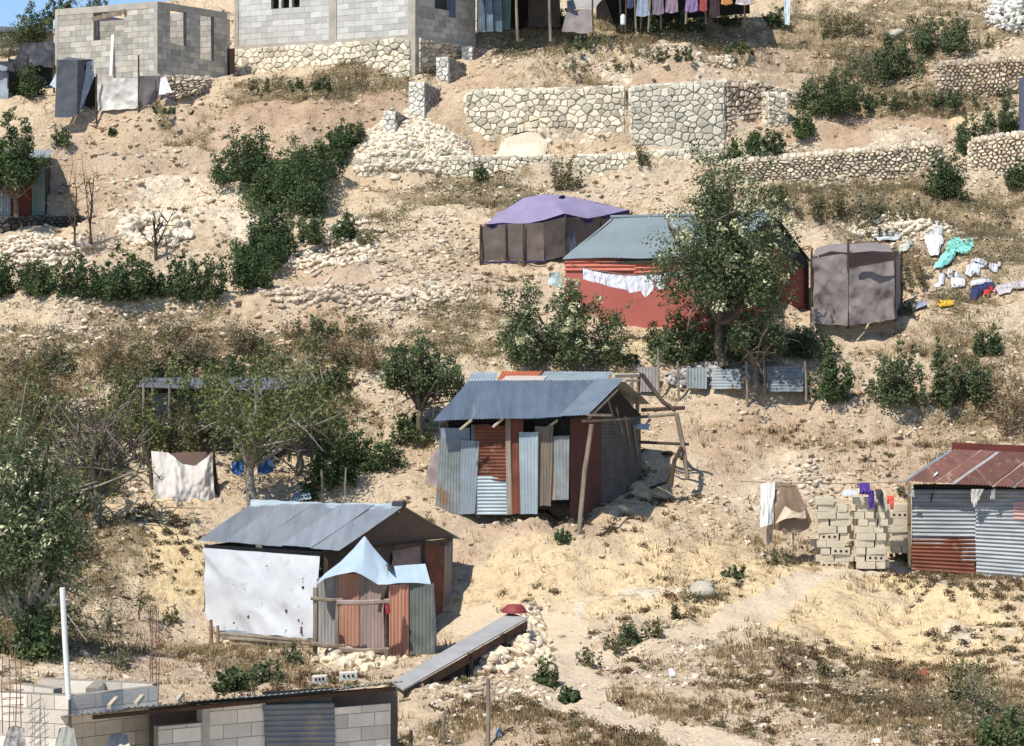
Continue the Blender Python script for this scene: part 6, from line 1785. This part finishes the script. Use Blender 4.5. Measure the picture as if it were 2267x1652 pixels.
mb = MB(); ribbon(mb, [Q(1888, 1092, 52), Q(1906, 1092, 52)], [Q(1886, 1092 + 26, 51.9), Q(1906, 1118, 51.9)], amp=.05, seed=71, nv=8, nu=12, bulge=.05)
PUR = colr((.07, .03, .22))
T = Thing('purple_garment', 'deep purple garment flung over the top of the concrete block stack', 'garment', Q(1915, 1120, 51.9))
mb = MB().box(Q(1902, 1094, 51.95), Q(1924, 1093, 51.95), Q(1924, 1070, 52), Q(1901, 1070, 52), np.array([0, .15, 0]))
mb = MB(); ribbon(mb, [Q(1901, 1070, 52.2), Q(1912, 1068, 52.2), Q(1925, 1070, 52.2)], [Q(1902, 1094, 51.95), Q(1925, 1096, 51.95)], amp=.05, seed=72, nv=10, nu=14, bulge=.1)
T.part('bundle', mb, PUR, smooth=True)
mb = MB(); ribbon(mb, [Q(1922, 1084, 51.95), Q(1935, 1086, 51.95)], [Q(1924, 1130, 51.9), Q(1930, 1124, 51.9), Q(1937, 1130, 51.9)], amp=.04, seed=73, nv=12, nu=10)
T.part('hanging_sleeve', mb, PUR, smooth=True)
mb = MB(); ribbon(mb, [Q(1868, 1086, 52.2), Q(1885, 1083, 52.2), Q(1898, 1088, 52.2)], [Q(1864, 1097, 51.95), Q(1880, 1099, 51.95), Q(1900, 1094, 51.95)], amp=.04, seed=74, nv=7, nu=14)
solo('white_rag', 'pale rag on top of the concrete block stack', 'rag', mb, mat('pale_rag', (.55, .57, .60), (.4, .42, .45)), smooth=True)
mb = MB(); ribbon(mb, [Q(1938, 1086, 52.1), Q(1950, 1082, 52.1), Q(1956, 1092, 52.1)], [Q(1940, 1102, 51.95), Q(1958, 1130, 51.95)], amp=.05, seed=75, nv=10, nu=12)
solo('black_cloth', 'black cloth hooked over the right corner of the block stack', 'cloth', mb, M_BLACKTARP, smooth=True)
mb = MB(); ribbon(mb, [Q(1962, 1098, 52.6), Q(1979, 1097, 52.6)], [Q(1964, 1127, 52.5), Q(1978, 1128, 52.5)], amp=.04, seed=76, nv=10, nu=12, bulge=.04)
solo('red_cloth', 'bright orange-red cloth hanging between the two block stacks', 'cloth', mb, colr((.68, .09, .06)), smooth=True)
# rusty-roofed shack
T = Thing('tin_shack', 'shack with striped rusty roof and corrugated grey walls, cut by the right edge', 'shack', Q(2180, 1270, 53))
el, er, rl, rr_ = Q(1997, 1066, 52.4), Q(2330, 1084, 51.2), Q(2103, 995, 55.2), Q(2420, 1008, 54.0)
M_RR = mat('rust_roof', (.235, .105, .08), (.15, .075, .058), scale=1.3, stretch=(3, .6, .6), rough=.85, tint=.25, c3=(.36, .22, .17), s3=1.6, t3=.56)
segs = [(0, .035, M_ZINC_PALE), (.03, .225, M_RR), (.215, .23, mat('pale_strip', (.5, .34, .25))), (.228, .33, M_RR), (.325, .36, mat('pale_metal_strip', (.46, .43, .41))), (.355, .60, M_RR), (.595, .62, mat('pale_strip', (.5, .34, .25))), (.615, .74, M_RR), (.735, .76, M_ZINC_OLD), (.75, 1, M_RR)]
for i, (t0, t1, m_) in enumerate(segs):
    dz = np.array([0, -.004, .006 * (i % 2)])
    T.part('roof_sheet', corr(MB(), mid(el, er, t0) + dz, mid(el, er, t1) + dz, mid(rl, rr_, t1) + dz, mid(rl, rr_, t0) + dz, seed=i, amp=.010), m_)
T.part('ridge_cap', MB().box(rl + [0.05, .02, -.03], rr_ + [0, .02, -.03], rr_ + [.05, .25, .12], rl + [.1, .25, .13], np.array([0, 0, .02])), mat('dark_red_ridge', (.10, .02, .015), (.06, .015, .01)))
T.part('back_roof', corr(MB(), rr_ + [.5, 2, -.8], rl + [.5, 2, -.8], rl + [0.1, .26, .1], rr_ + [.05, .26, .1], seed=4), M_RUST)
D7 = lambda x: 52.72 - (x - 2020) / 300 * 1.1
def rp(nm, x0, x1, yt, yb0, yb1, m_, seed, off=0., label=None):
    T.part(nm, corr(MB(), Q(x0, yb0, D7(x0) - off), Q(x1, yb1, D7(x1) - off), Q(x1, yt, D7(x1) - off), Q(x0, yt, D7(x0) - off), seed=seed, horiz=True, pitch=.088, amp=.016), m_, label)
M_WALLZ = mat('streaky_grey_tin', (.31, .33, .345), (.20, .215, .225), scale=3, rough=.55, metal=.2, bump=.1, tint=.15, c3=(.14, .14, .15), s3=1.8, t3=.66, stretch=(.4, 1, 3))
rp('wall_sheet', 2020, 2162, 1084, 1240, 1243, M_WALLZ, 1)
rp('rusty_sheet', 2019, 2158, 1190, 1262, 1272, M_RUST, 2, .02)
rp('wall_sheet', 2160, 2330, 1084, 1284, 1300, mat('pale_streaky_tin', (.35, .375, .395), (.24, .26, .275), scale=3, rough=.55, metal=.2, tint=.15, c3=(.16, .17, .18), s3=1.8, t3=.66, stretch=(.4, 1, 3)), 3, .03)
rp('pink_stain_sheet', 2243, 2275, 1110, 1150, 1152, mat('pink_stained_tin', (.50, .30, .28), (.45, .36, .35)), 4, .05)
rp('eave_shadow_strip', 2022, 2330, 1072, 1090, 1098, M_BLACK, 5, -.04)  # black strip painting the shadow below the eave
T.part('side_wall', corr(MB(), Q(2060, 1225, 56.2), Q(2019, 1250, 53.05), Q(2019, 1082, 53.05), Q(2060, 1090, 56.2), seed=6), M_ZINC_OLD)
T.part('corner_post', MB().bar(Q(2013, 1256, 52.9), Q(2013, 1078, 52.9), .07), M_WOOD)
for a, b in (((2060, 1118), (2064, 1092)), ((2150, 1112), (2140, 1090))):
    T.part('wall_strut', stick([Q(a[0], a[1], 52.6), Q(b[0], b[1], 52.5)], .02), M_DWOOD)
for i, (pts_t, pts_b, lb) in enumerate((([(2150,1083),(2178,1083)], [(2150,1110),(2157,1126),(2168,1104)], 'white cloth tucked under the rusty eave, larger of two'),
        ([(2196,1084),(2203,1082)], [(2192,1104),(2203,1106)], 'small narrow white cloth under the rusty eave'),
        ([(2014,1086),(2024,1084)], [(2010,1098),(2025,1100)], 'dirty white bundle on the left corner post of the rusty-roofed shack'))):
    mb = MB(); ribbon(mb, [Q(x, y, D7(x) - .35) for x, y in pts_t], [Q(x, y, D7(x) - .3) for x, y in pts_b], amp=.04, seed=80 + i, nv=9, nu=12)
    solo('tucked_cloth', lb, 'cloth', mb, mat('off_white_cloth', (.66, .65, .60), (.5, .48, .44)), smooth=True)
pr = [mid(mid(el, er, t), mid(rl, rr_, t), s) + [0, -.02, .05] for t, s in ((.11, .15), (.15, .28), (.18, .18), (.15, .10))]
mb = MB(); cloth(mb, pr[0], pr[3], pr[2], pr[1], nu=14, nv=12, amp=.04, seed=5, rag=.1)
solo('white_rag', 'crumpled white rag on the striped rusty roof', 'rag', mb, M_WHITETARP, smooth=True)

# ================================================================== hidden shelter, left of centre
T = Thing('pole_shelter', 'grey shelter of poles and sheets hidden behind the sparse yellow-green tree', 'shelter', Q(500, 1000, 55))
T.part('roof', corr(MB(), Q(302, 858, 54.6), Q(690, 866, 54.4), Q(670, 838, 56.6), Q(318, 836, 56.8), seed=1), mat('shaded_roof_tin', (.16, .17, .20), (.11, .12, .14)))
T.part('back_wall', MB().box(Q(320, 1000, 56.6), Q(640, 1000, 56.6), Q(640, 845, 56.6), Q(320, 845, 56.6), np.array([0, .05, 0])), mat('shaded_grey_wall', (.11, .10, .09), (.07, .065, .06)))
T.part('grey_sheet', corr(MB(), Q(636, 1005, 55.2), Q(694, 1000, 55.4), Q(694, 872, 55.4), Q(636, 868, 55.2), seed=2), mat('taupe_sheet', (.20, .18, .175), (.15, .135, .13)))
T.part('slat_wall', corr(MB(), Q(335, 950, 55), Q(520, 950, 55), Q(520, 872, 55), Q(335, 870, 55), seed=3, horiz=True, pitch=.2, amp=.03), M_ZINC_OLD)
T.part('green_sheet', corr(MB(), Q(318, 992, 54.6), Q(352, 990, 54.6), Q(350, 942, 54.6), Q(316, 944, 54.6), seed=4, horiz=True), mat('dark_green_tin', (.03, .09, .08), (.05, .12, .11)))
for x in (318, 338, 376, 520, 640, 690):
    T.part('post', post(MB(), x, 850, 1004, 54.5, .035), M_WOOD)
T = Thing('tarp_windbreak', 'dirty white tarp stretched as a windbreak below the hidden shelter', 'windbreak', Q(400, 1130, 52.8))
mb = MB(); ribbon(mb, [Q(335, 998, 53.2), Q(372, 1002, 53.2), Q(385, 1010, 53.1), Q(404, 1028, 53), Q(430, 1032, 53), Q(455, 1015, 53.1), Q(470, 1002, 53.3)],
                  [Q(352, 1140, 52.4), Q(372, 1132, 52.4), Q(420, 1120, 52.5), Q(478, 1106, 52.9)], amp=.16, seed=91, nv=40, nu=60, bulge=.15, fs=3)
T.part('white_sheet', mb, mat('stained_white_tarp', (.64, .60, .55), (.48, .44, .40), scale=1.6, bump=.5, bscale=6, c3=(.20, .14, .12), s3=1.9, t3=.60), smooth=True)
T.part('brown_sheet', MB().box(Q(380, 1032, 53.4), Q(456, 1034, 53.4), Q(456, 1000, 53.5), Q(380, 1003, 53.5), np.array([0, .03, 0])), mat('brown_board', (.17, .11, .085), (.13, .085, .065)))
for x, y0, y1 in ((332, 975, 1100), (476, 1000, 1110)):
    T.part('crooked_post', stick([Q(x - 18 if x < 400 else x - 6, y0, 53.4), Q(x, (y0 + y1) / 2, 53.2), Q(x + 8, y1, 53)], .05), M_DWOOD)
for i, (x0, x1, y0, y1, lb) in enumerate(((512, 540, 1022, 1048, 'royal blue cloth, left piece, hanging behind the tree trunks'), (542, 560, 1018, 1042, 'royal blue cloth, small middle piece behind the tree trunks'), (568, 606, 1008, 1046, 'royal blue cloth, largest right piece behind the tree trunks'))):
    mb = MB(); ribbon(mb, [Q(x0, y0, 53.2), Q(x1, y0 - 2, 53.2)], [Q(x0 + 2, y1, 53.1), Q((x0+x1)/2, y1 + 5, 53.1), Q(x1, y1 - 3, 53.1)], amp=.08, seed=95 + i, nv=12, nu=16)
    solo('blue_cloth', lb, 'cloth', mb, mat('royal_blue_cloth', (.04, .10, .36), (.05, .14, .30)), group='blue cloths behind the trunks', smooth=True)
T = Thing('tin_lean_to', 'small pale tin lean-to in the bushes above the grey gabled roof', 'lean-to', Q(665, 1110, 53))
T.part('roof', corr(MB(), Q(640, 1112, 52.6), Q(690, 1104, 52.6), Q(680, 1078, 53.6), Q(655, 1082, 53.6), seed=8), M_ZINC_PALE)
T.part('post', post(MB(), 712, 1040, 1112, 52.6, .03), M_WOOD)
solo('thin_stake', 'thin upright stake behind the ridge of the grey gabled roof', 'stake', post(MB(), 766, 1035, 1118, 52, .02), M_WOOD)
# ================================================================== plants
HG = 'dark green bushes of the hedge below the stone heap'
PL = [
 ('bush', 15, 652, 120, 105, 'dark', 'wide dark bush at the left end of the hedge', HG),
 ('bush', 92, 655, 95, 80, 'dark', 'low dark bush, second from the left in the hedge', HG),
 ('bush', 165, 662, 70, 110, 'dark', 'upright dark bush, third from the left in the hedge', HG),
 ('bush', 222, 662, 90, 85, 'dark', 'shorter bush left of the tallest hedge bush', HG),
 ('bush', 290, 666, 115, 128, 'dark', 'tallest rounded bush of the hedge, right below the bare sapling', HG),
 ('bush', 340, 672, 56, 75, 'dark', 'small dark bush at the gap in the hedge', HG),
 ('bush', 400, 665, 62, 105, 'dark', 'narrow bush just right of the gap in the hedge', HG),
 ('bush', 455, 668, 95, 108, 'dark', 'broad bush between the narrow one and the big diagonal clump', HG),
 ('bush', 545, 640, 130, 132, 'dark', 'large dark bush at the lower end of the diagonal clump', 'diagonal clump of dark bushes on the upper left slope'),
 ('bush', 545, 402, 152, 130, 'dark', 'rounded dark bush at the upper left of the diagonal clump', 'diagonal clump of dark bushes on the upper left slope'),
 ('bush', 655, 475, 185, 180, 'dark', 'biggest dark bush at the heart of the diagonal clump', 'diagonal clump of dark bushes on the upper left slope'),
 ('bush', 605, 565, 110, 150, 'dark', 'tall dark bush linking the heart and the foot of the diagonal clump', 'diagonal clump of dark bushes on the upper left slope'),
 ('bush', 705, 395, 110, 92, 'dark', 'dark bush on the right shoulder of the diagonal clump', 'diagonal clump of dark bushes on the upper left slope'),
 ('bush', 600, 440, 120, 110, 'dark', 'dark bush filling the middle of the diagonal clump, under the biggest one', 'diagonal clump of dark bushes on the upper left slope'),
 ('bush', 740, 350, 90, 70, 'dark', 'dark bush between the right shoulder and the topmost bush of the diagonal clump', 'diagonal clump of dark bushes on the upper left slope'),
 ('bush', 570, 605, 110, 110, 'dark', 'dark bush behind the lower end of the diagonal clump', 'diagonal clump of dark bushes on the upper left slope'),
 ('bush', 773, 330, 72, 76, 'dark', 'small separate dark bush at the top of the diagonal clump, by the rubble', 'diagonal clump of dark bushes on the upper left slope'),
 ('bush', 700, 548, 110, 80, 'mid', 'shadowy scrub in the hollow right of the diagonal clump', None),
 ('bush', 762, 530, 60, 60, 'dark', 'blackish bush beside the white stones of the hollow', None),
 ('bush', 805, 545, 70, 42, 'olive', 'yellowish low bush right of the dark hollow', None),
 ('bush', 1835, 255, 115, 115, 'dark', 'large dark bush right of the shaded terrace wall', None),
 ('bush', 1775, 305, 65, 62, 'dark', 'small dark bush against the white end pier', None),
 ('bush', 1697, 350, 90, 68, 'dark', 'low dark bush at the foot of the terrace below the end pier', None),
 ('bush', 1622, 358, 48, 52, 'dark', 'small bush at the right end of the low retaining wall', None),
 ('bush', 1900, 180, 95, 85, 'grey', 'grey-green bush above the large dark one', None),
 ('bush', 1985, 185, 110, 120, 'mid', 'bush with a black hollow beneath, upper right', None),
 ('bush', 2085, 118, 150, 100, 'mid', 'wide olive bush near the top right white rocks', None),
 ('bush', 1930, 245, 110, 50, 'mid', 'low weedy bush on the edge above the red bank, left', None),
 ('bush', 2020, 248, 110, 50, 'olive', 'low olive bush on the edge above the red bank, middle', None),
 ('bush', 2115, 240, 100, 48, 'mid', 'low bush on the edge above the red bank, right', None),
 ('bush', 2150, 345, 75, 105, 'mid', 'upright bush at the right end of the red bank', None),
 ('bush', 2090, 440, 85, 130, 'dark', 'dark bush standing in the gap between the two dry-stone banks', None),
 ('bush', 2222, 300, 90, 90, 'mid', 'leafy bush above the right-hand stone bank', None),
 ('bush', 2252, 420, 55, 72, 'dark', 'small dark bush on the right-hand stone bank by the edge', None),
 ('bush', 1815, 492, 120, 80, 'olive', 'dusty olive bush below the tumbled wall, left of two', None),
 ('bush', 1930, 488, 110, 85, 'grey', 'dusty grey-green bush below the tumbled wall, right of two', None),
 ('bush', 1728, 462, 44, 60, 'mid', 'thin upright weed right of the big tree crown', None),
 ('bush', 1060, 405, 44, 42, 'mid', 'small round bush before the longest low retaining wall', None),
 ('bush', 1255, 420, 84, 85, 'olive', 'scraggy olive shrub growing in the first gap of the low walls', None),
 ('bush', 1422, 385, 40, 60, 'olive', 'narrow shrub in the second gap of the low walls', None),
 ('bush', 1420, 75, 110, 50, 'mid', 'left green bush beneath the hanging washing', None),
 ('bush', 1520, 72, 110, 52, 'mid', 'middle green bush beneath the hanging washing', None),
 ('bush', 1610, 62, 70, 40, 'mid', 'right green bush beneath the hanging washing', None),
 ('bush', 1722, 66, 60, 46, 'dark', 'small dark bush holding the pale blue cloth', None),
 ('bush', 1870, 80, 120, 60, 'olive', 'dry olive thicket on the top right slope', None),
 ('bush', 1240, 62, 50, 55, 'dark', 'dark weeds between the curtain shack and grey shelter', None),
 ('bush', 70, 60, 60, 50, 'mid', 'bush on the skyline under the blue sky', None),
 ('bush', 130, 60, 60, 75, 'mid', 'feathery bush on the skyline touching the block house', None),
 ('bush', 165, 50, 60, 60, 'brown', 'reddish-brown bush peeping over the roofless block house, left', None),
 ('bush', 215, 30, 60, 45, 'mid', 'green bush peeping over the roofless block house roof beam', None),
 ('bush', 20, 112, 90, 60, 'grey', 'pale dusty bush at the left edge under the long shed', None),
 ('bush', 62, 215, 70, 85, 'dark', 'dark bush inside the mouth of the black shelter', None),
 ('bush', 135, 335, 40, 50, 'mid', 'little bush on the stony ledge right of the left-edge tree', None),
 ('bush', 248, 302, 22, 20, 'dark', 'tiny dark tuft on the bare pink slope', None),
 ('bush', 585, 205, 110, 36, 'olive', 'grassy olive scrub under the left foundation', None),
 ('bush', 690, 205, 120, 34, 'mid', 'grassy green scrub under the middle of the foundation', None),
 ('bush', 810, 198, 130, 34, 'brown', 'brown dry grass clump under the right foundation', None),
 ('bush', 375, 262, 130, 20, 'mid', 'thin strip of green weeds below the tarp screens', None),
 ('flowering_bush', 1500, 805, 130, 130, 'mid', 'leafy bush between the flowering tree and the big tree', None),
 ('bush', 1600, 800, 120, 110, 'mid', 'leafy bush left of the big tree trunk', None),
 ('bush', 1780, 790, 110, 90, 'mid', 'leafy bush right of the big tree trunk by the booth', None),
 ('bush', 1830, 885, 100, 135, 'dark', 'dark upright bush below the fabric booth', None),
 ('bush', 1985, 905, 125, 150, 'mid', 'bushy sapling on the right slope, leftmost of three', None),
 ('bush', 2090, 905, 62, 175, 'mid', 'narrow tall sapling on the right slope, middle of three', None),
 ('bush', 2155, 900, 90, 110, 'mid', 'sapling on the right slope, rightmost of three', None),
 ('bush', 2182, 790, 62, 78, 'dark', 'small green bush below the coloured washing', None),
 ('bush', 2235, 975, 130, 180, 'brown', 'big brown dry bush at the right edge above the rusty roof', None),
 ('bush', 2010, 700, 80, 40, 'olive', 'low olive scrub right of the fabric booth', None),
 ('bush', 2030, 640, 110, 60, 'olive', 'olive scrub between the booth and the mint cloth', None),
 ('bush', 300, 850, 140, 140, 'olive', 'olive thicket at the upper left of the hidden shelter', None),
 ('bush', 420, 800, 150, 110, 'brown', 'brown-green thicket above the hidden shelter, middle', None),
 ('bush', 520, 790, 120, 90, 'brown', 'reddish dry thicket above the hidden shelter, right', None),
 ('bush', 90, 830, 150, 90, 'grey', 'dusty pale thicket below the hedge at the left', None),
 ('bush', 740, 1085, 95, 150, 'dark', 'dark upright bush left of the centre shack', None),
 ('bush', 820, 1040, 130, 105, 'dark', 'dark bush on the bank behind the centre shack, middle', None),
 ('bush', 905, 985, 100, 80, 'mid', 'dark bush on the bank nearest the slate roof', None),
 ('bush', 690, 1112, 56, 55, 'dark', 'small dark bush just above the gabled roof', None),
 ('bush', 720, 870, 110, 90, 'olive', 'olive bush left of the small leafy tree', None),
 ('bush', 1240, 812, 80, 40, 'olive', 'dry scrub under the pale flowering tree', None),
 ('bush', 1385, 815, 60, 35, 'mid', 'weeds on the bank just above the slate roof', None),
 ('bush', 510, 1532, 105, 62, 'dark', 'rounded green bush behind the tin roof, bottom', None),
 ('bush', 590, 1512, 90, 58, 'mid', 'bush right of the rounded one behind the tin roof', None),
 ('bush', 655, 1478, 46, 60, 'mid', 'small bush below the left foot of the enclosure', None),
 ('agave', 1212, 1520, 52, 78, 'mid', 'grey-green spiky weed at the left edge of the footpath', None),
 ('bush', 1262, 1558, 52, 42, 'dark', 'small green weed below the spiky one beside the footpath', None),
 ('bush', 1304, 1478, 56, 60, 'olive', 'lowest weed in the row right of the footpath', 'row of weeds right of the footpath'),
 ('bush', 1362, 1450, 50, 52, 'olive', 'second weed from the bottom in the row right of the footpath', 'row of weeds right of the footpath'),
 ('bush', 1402, 1425, 62, 58, 'mid', 'thickest weed in the row right of the footpath', 'row of weeds right of the footpath'),
 ('bush', 1448, 1412, 50, 52, 'olive', 'highest weed in the main row right of the footpath', 'row of weeds right of the footpath'),
 ('bush', 1494, 1372, 24, 42, 'olive', 'lone small weed up the slope from the row', None),
 ('bush', 1535, 1335, 60, 34, 'grey', 'grey weeds left of the round white boulder', None),
 ('bush', 1628, 1282, 54, 32, 'mid', 'weeds up the slope right of the round white boulder', None),
 ('bush', 1243, 1202, 42, 36, 'mid', 'small weed right of the fallen dark branches', None),
 ('bush', 1725, 1250, 70, 40, 'olive', 'weeds in the shade under the patterned blanket', None),
 ('bush', 2000, 1245, 50, 26, 'mid', 'green weeds at the foot of the narrow block stack', None),
 ('bush', 1995, 1108, 30, 24, 'grey', 'small pale weed behind the orange-red cloth', None),
 ('bush', 2070, 1292, 100, 36, 'brown', 'brown dry weeds along the foot of the rusty wall panel', None),
 ('bush', 2250, 1300, 60, 30, 'brown', 'brown weeds at the right edge under the shack wall', None),
 ('bush', 2120, 1560, 110, 120, 'olive', 'tall wispy olive bush on the lower right slope', None),
 ('bush', 2185, 1590, 90, 80, 'grey', 'grey-green bush right of the wispy olive one', None),
 ('bush', 2240, 1668, 170, 100, 'dark', 'dark green bush in the bottom right corner', None),
 ('bush', 1990, 1510, 130, 60, 'brown', 'brown dry brush on the lower right slope, left', None),
 ('bush', 2040, 1590, 160, 70, 'brown', 'brown dry brush below the yellow bank, middle', None),
 ('bush', 1720, 1480, 150, 50, 'brown', 'reddish brush on the slope above the bottom path', None),
 ('bush', 1820, 1500, 110, 50, 'olive', 'yellowish brush on the lower slope, centre right', None),
 ('bush', 1420, 1640, 110, 45, 'brown', 'dry clump at the bottom edge by the footpath', None),
 ('bush', 2150, 1660, 110, 60, 'brown', 'dry brown brush left of the bottom right green bush', None),
 ('bush', 235, 1400, 60, 60, 'grey', 'sparse grey weeds on the slope right of the trees, upper', None),
 ('bush', 260, 1480, 80, 60, 'grey', 'pale weeds just above the low block walls', None),
 ('bush', 375, 1390, 60, 50, 'olive', 'thin weeds left of the white tarp wall', None),
 ('bush', 60, 1460, 130, 150, 'dark', 'dark undergrowth around the trunks at the lower left', None),
 ('bush', 130, 1380, 90, 90, 'olive', 'olive undergrowth right of the lower left trunks', None),
 ('bush', 175, 1225, 90, 100, 'grey', 'dry scrub below the leafless tree', None),
 ('bush', 60, 950, 150, 130, 'olive', 'dusty thicket at the left edge above the big left tree', None),
]
for (n_, x, yb, w, h, k, lb, gr) in PL:
    cat = 'bush'
    dn = 1.0
    if k == 'brown': dn = .55
    if k in ('olive', 'grey'): dn = .75
    bs = Q(x, yb + 30, 82.5 if x < 110 else 84) if (yb < 113 and x < 420) else None
    if bs is not None: h *= 1.7; w *= 1.4
    plant('weed_clump' if h < 50 else 'bush', x, yb, w, h, k, lb, 'weeds' if h < 50 else cat, gr, dens=dn, base=bs)
plant('leafy_tree', 35, 455, 140, 230, 'dark', 'dense dark green tree over the left-edge tin hut', 'tree', base=Q(35, 470, 67.6), lift=.25, flowers=60)
# big tree in the middle right
bt = G1(1690, 790)
plant('leafy_tree', 1690, 790, 290, 520, 'flower', 'big spreading tree with pale blossom in front of the red house', 'tree', base=Q(1605, 800, 59.3) , lift=.20, flowers=1900, ncl=110, dens=.9, r0=.12)
plant('leafy_tree', 1700, 790, 150, 180, 'mid', 'small leaning tree at the foot of the big one, with forked dark trunk', 'tree', base=Q(1672, 845, 58.6), lift=.3, ncl=30, dens=.7, r0=.08)
plant('flowering_tree', 1240, 815, 280, 215, 'flower', 'wide flowering shrub-tree hiding the left part of the red house', 'tree', lift=.02, flowers=1300, ncl=50, dens=.95, r0=.06)
plant('leafy_tree', 905, 945, 180, 215, 'mid', 'small leafy tree with thin trunk above the slate roof, left', 'tree', lift=.3, dens=1.0, flowers=120, ncl=34, r0=.07, base=Q(930, 945, 56.6))
plant('sparse_tree', 565, 1112, 370, 400, 'yel', 'sparse yellow-green tree with grey twisting branches before the hidden shelter', 'tree', base=Q(560, 1112, 52.4), lift=.28, dens=.4, ncl=64, r0=.10, barkm=mat('grey_bark', (.30, .27, .22), (.18, .155, .125)))
plant('sparse_tree', 640, 1080, 250, 320, 'yel', 'second sparse tree to the right of the blue cloths', 'tree', base=Q(655, 1060, 54.2), lift=.3, dens=.4, ncl=44, r0=.08, barkm=mat('grey_bark', (.30, .27, .22)))
plant('sparse_tree', 330, 1000, 260, 230, 'yel', 'thin yellow-green tree rising over the left end of the hidden shelter', 'tree', base=Q(380, 1000, 55.6), lift=.2, dens=.8, ncl=36, r0=.06)
plant('tall_tree', 68, 1455, 270, 540, 'mid', 'tall grey-trunked tree filling the lower left edge', 'tree', base=Q(50, 1455, 42.2), lift=.26, dens=.85, flowers=700, ncl=110, r0=.10, barkm=mat('pale_bark', (.40, .36, .29), (.24, .21, .17)))
plant('leafy_tree', 25, 1100, 190, 320, 'olive', 'olive tree at the left edge behind the tall grey-trunked one', 'tree', base=Q(20, 1130, 50.5), lift=.05, dens=.95, flowers=150, ncl=60, r0=.09)
bare('leafless_tree', 215, 1170, 260, 300, 'leafless grey tree with tangled crooked branches left of the white windbreak', 'tree', r0=.09, nb=34, leafy=2600, m=mat('grey_branch', (.20, .165, .135), (.12, .095, .075)))
bare('leafless_tree', 95, 1040, 170, 190, 'small bare forked tree against the pale thicket at the left', 'tree', r0=.05, nb=14, leafy=500)
bare('bare_sapling', 345, 585, 90, 120, 'leafless dark sapling standing before the round stone heap', 'sapling', r0=.05, nb=9)
bare('bare_sapling', 165, 565, 50, 190, 'tall thin bare sapling right of the left-edge hut, left of two', 'sapling', r0=.035, nb=6, group='pair of thin bare saplings')
bare('bare_sapling', 203, 560, 50, 180, 'tall thin bare sapling nearest the bare cut bank, right of two', 'sapling', r0=.035, nb=6, group='pair of thin bare saplings')
bare('dry_stalk', 335, 1400, 30, 80, 'thin dry weed stalk on the slope left of the white tarp wall', 'stalk', r0=.015, nb=6)
bare('dry_stalk', 310, 1380, 40, 70, 'dry weed stalk with dark tufts, farther left on the yellow bank', 'stalk', r0=.015, nb=7, leafy=120)
bare('dry_shrub', 2160, 1600, 110, 130, 'bare stems rising through the brown brush, lower right', 'shrub', r0=.02, nb=14, leafy=200, m=M_WOOD)

# thicket that fills the left edge and the bank around the hidden shelter
rt = np.random.default_rng(99)
TH = []
for i in range(96):
    if i < 54:
        y = rt.uniform(800, 1380); x = rt.uniform(-10, 275 - max(0, y - 1030) * .38)
    elif i < 84: x, y = rt.uniform(230, 820), rt.uniform(740, 880)
    else: x, y = rt.uniform(560, 800), rt.uniform(860, 1010)
    TH.append((x, y))
TH.sort(key=lambda p: p[1])
for i, (x, y) in enumerate(TH):
    k = ('grey', 'olive', 'mid', 'yel', 'grey', 'brown')[int(rt.integers(0, 6))] if x < 260 else ('olive', 'mid', 'brown', 'olive')[int(rt.integers(0, 4))]
    left = x < 260
    w, h = rt.uniform(60, 120), rt.uniform(50, 105) * (1 if left else .8)
    plant('scrub_bush', x, y, w, h, k,
          'dusty tangled scrub bush in the dense thicket along the left edge' if left else 'scrub bush on the overgrown bank around the hidden pole shelter', 'bush',
          'scrub bushes of the left edge thicket' if left else 'scrub bushes around the hidden pole shelter', dens=rt.uniform(.45, .8))
# upper right slope scrub
for i in range(26):
    x, y = (rt.uniform(1180, 1700), rt.uniform(90, 170)) if i < 12 else (rt.uniform(1750, 2260), rt.uniform(20, 250) if i < 20 else rt.uniform(430, 540))
    plant('scrub_bush', x, y, rt.uniform(45, 100), rt.uniform(18, 42), ('olive', 'grey', 'brown', 'mid')[i % 4],
          'low dusty scrub clump scattered over the upper slope', 'bush', 'low scrub clumps over the upper slope', dens=.6, trunk=False)

for (x, y, D, w, h, k, lb) in ((330, 1000, 54.2, 110, 165, 'yel', 'yellow-green bush standing before the left posts of the hidden shelter'),
      (400, 1000, 54.3, 120, 150, 'olive', 'olive bush before the slatted middle of the hidden shelter'), (300, 900, 55.5, 110, 110, 'olive', 'olive bush reaching over the left end of the hidden shelter roof'),
      (470, 880, 54.2, 130, 90, 'yel', 'yellow-green sprays hanging over the hidden shelter roof')):
    plant('bush', x, y, w, h, k, lb, 'bush', base=Q(x, y, D), dens=.6)
# litter
for i, (x, y, c, lb) in enumerate(((1487, 1498, (.78,.78,.74), 'small white scrap lying among the brown brush at the lower middle'), (905, 958, (.60,.64,.68), 'pale crumpled rag caught on the dark bush left of the slate roof'),
      (182, 1130, (.75,.72,.68), 'white scrap in the left edge thicket'), (2046, 1497, (.45,.12,.08), 'small reddish scrap on the yellow bank'))):
    solo('litter', lb, 'litter', disk([(x-9,y),(x-3,y-6),(x+7,y-5),(x+9,y+3),(x-2,y+6)], .05, .05, i), colr(c), smooth=False)
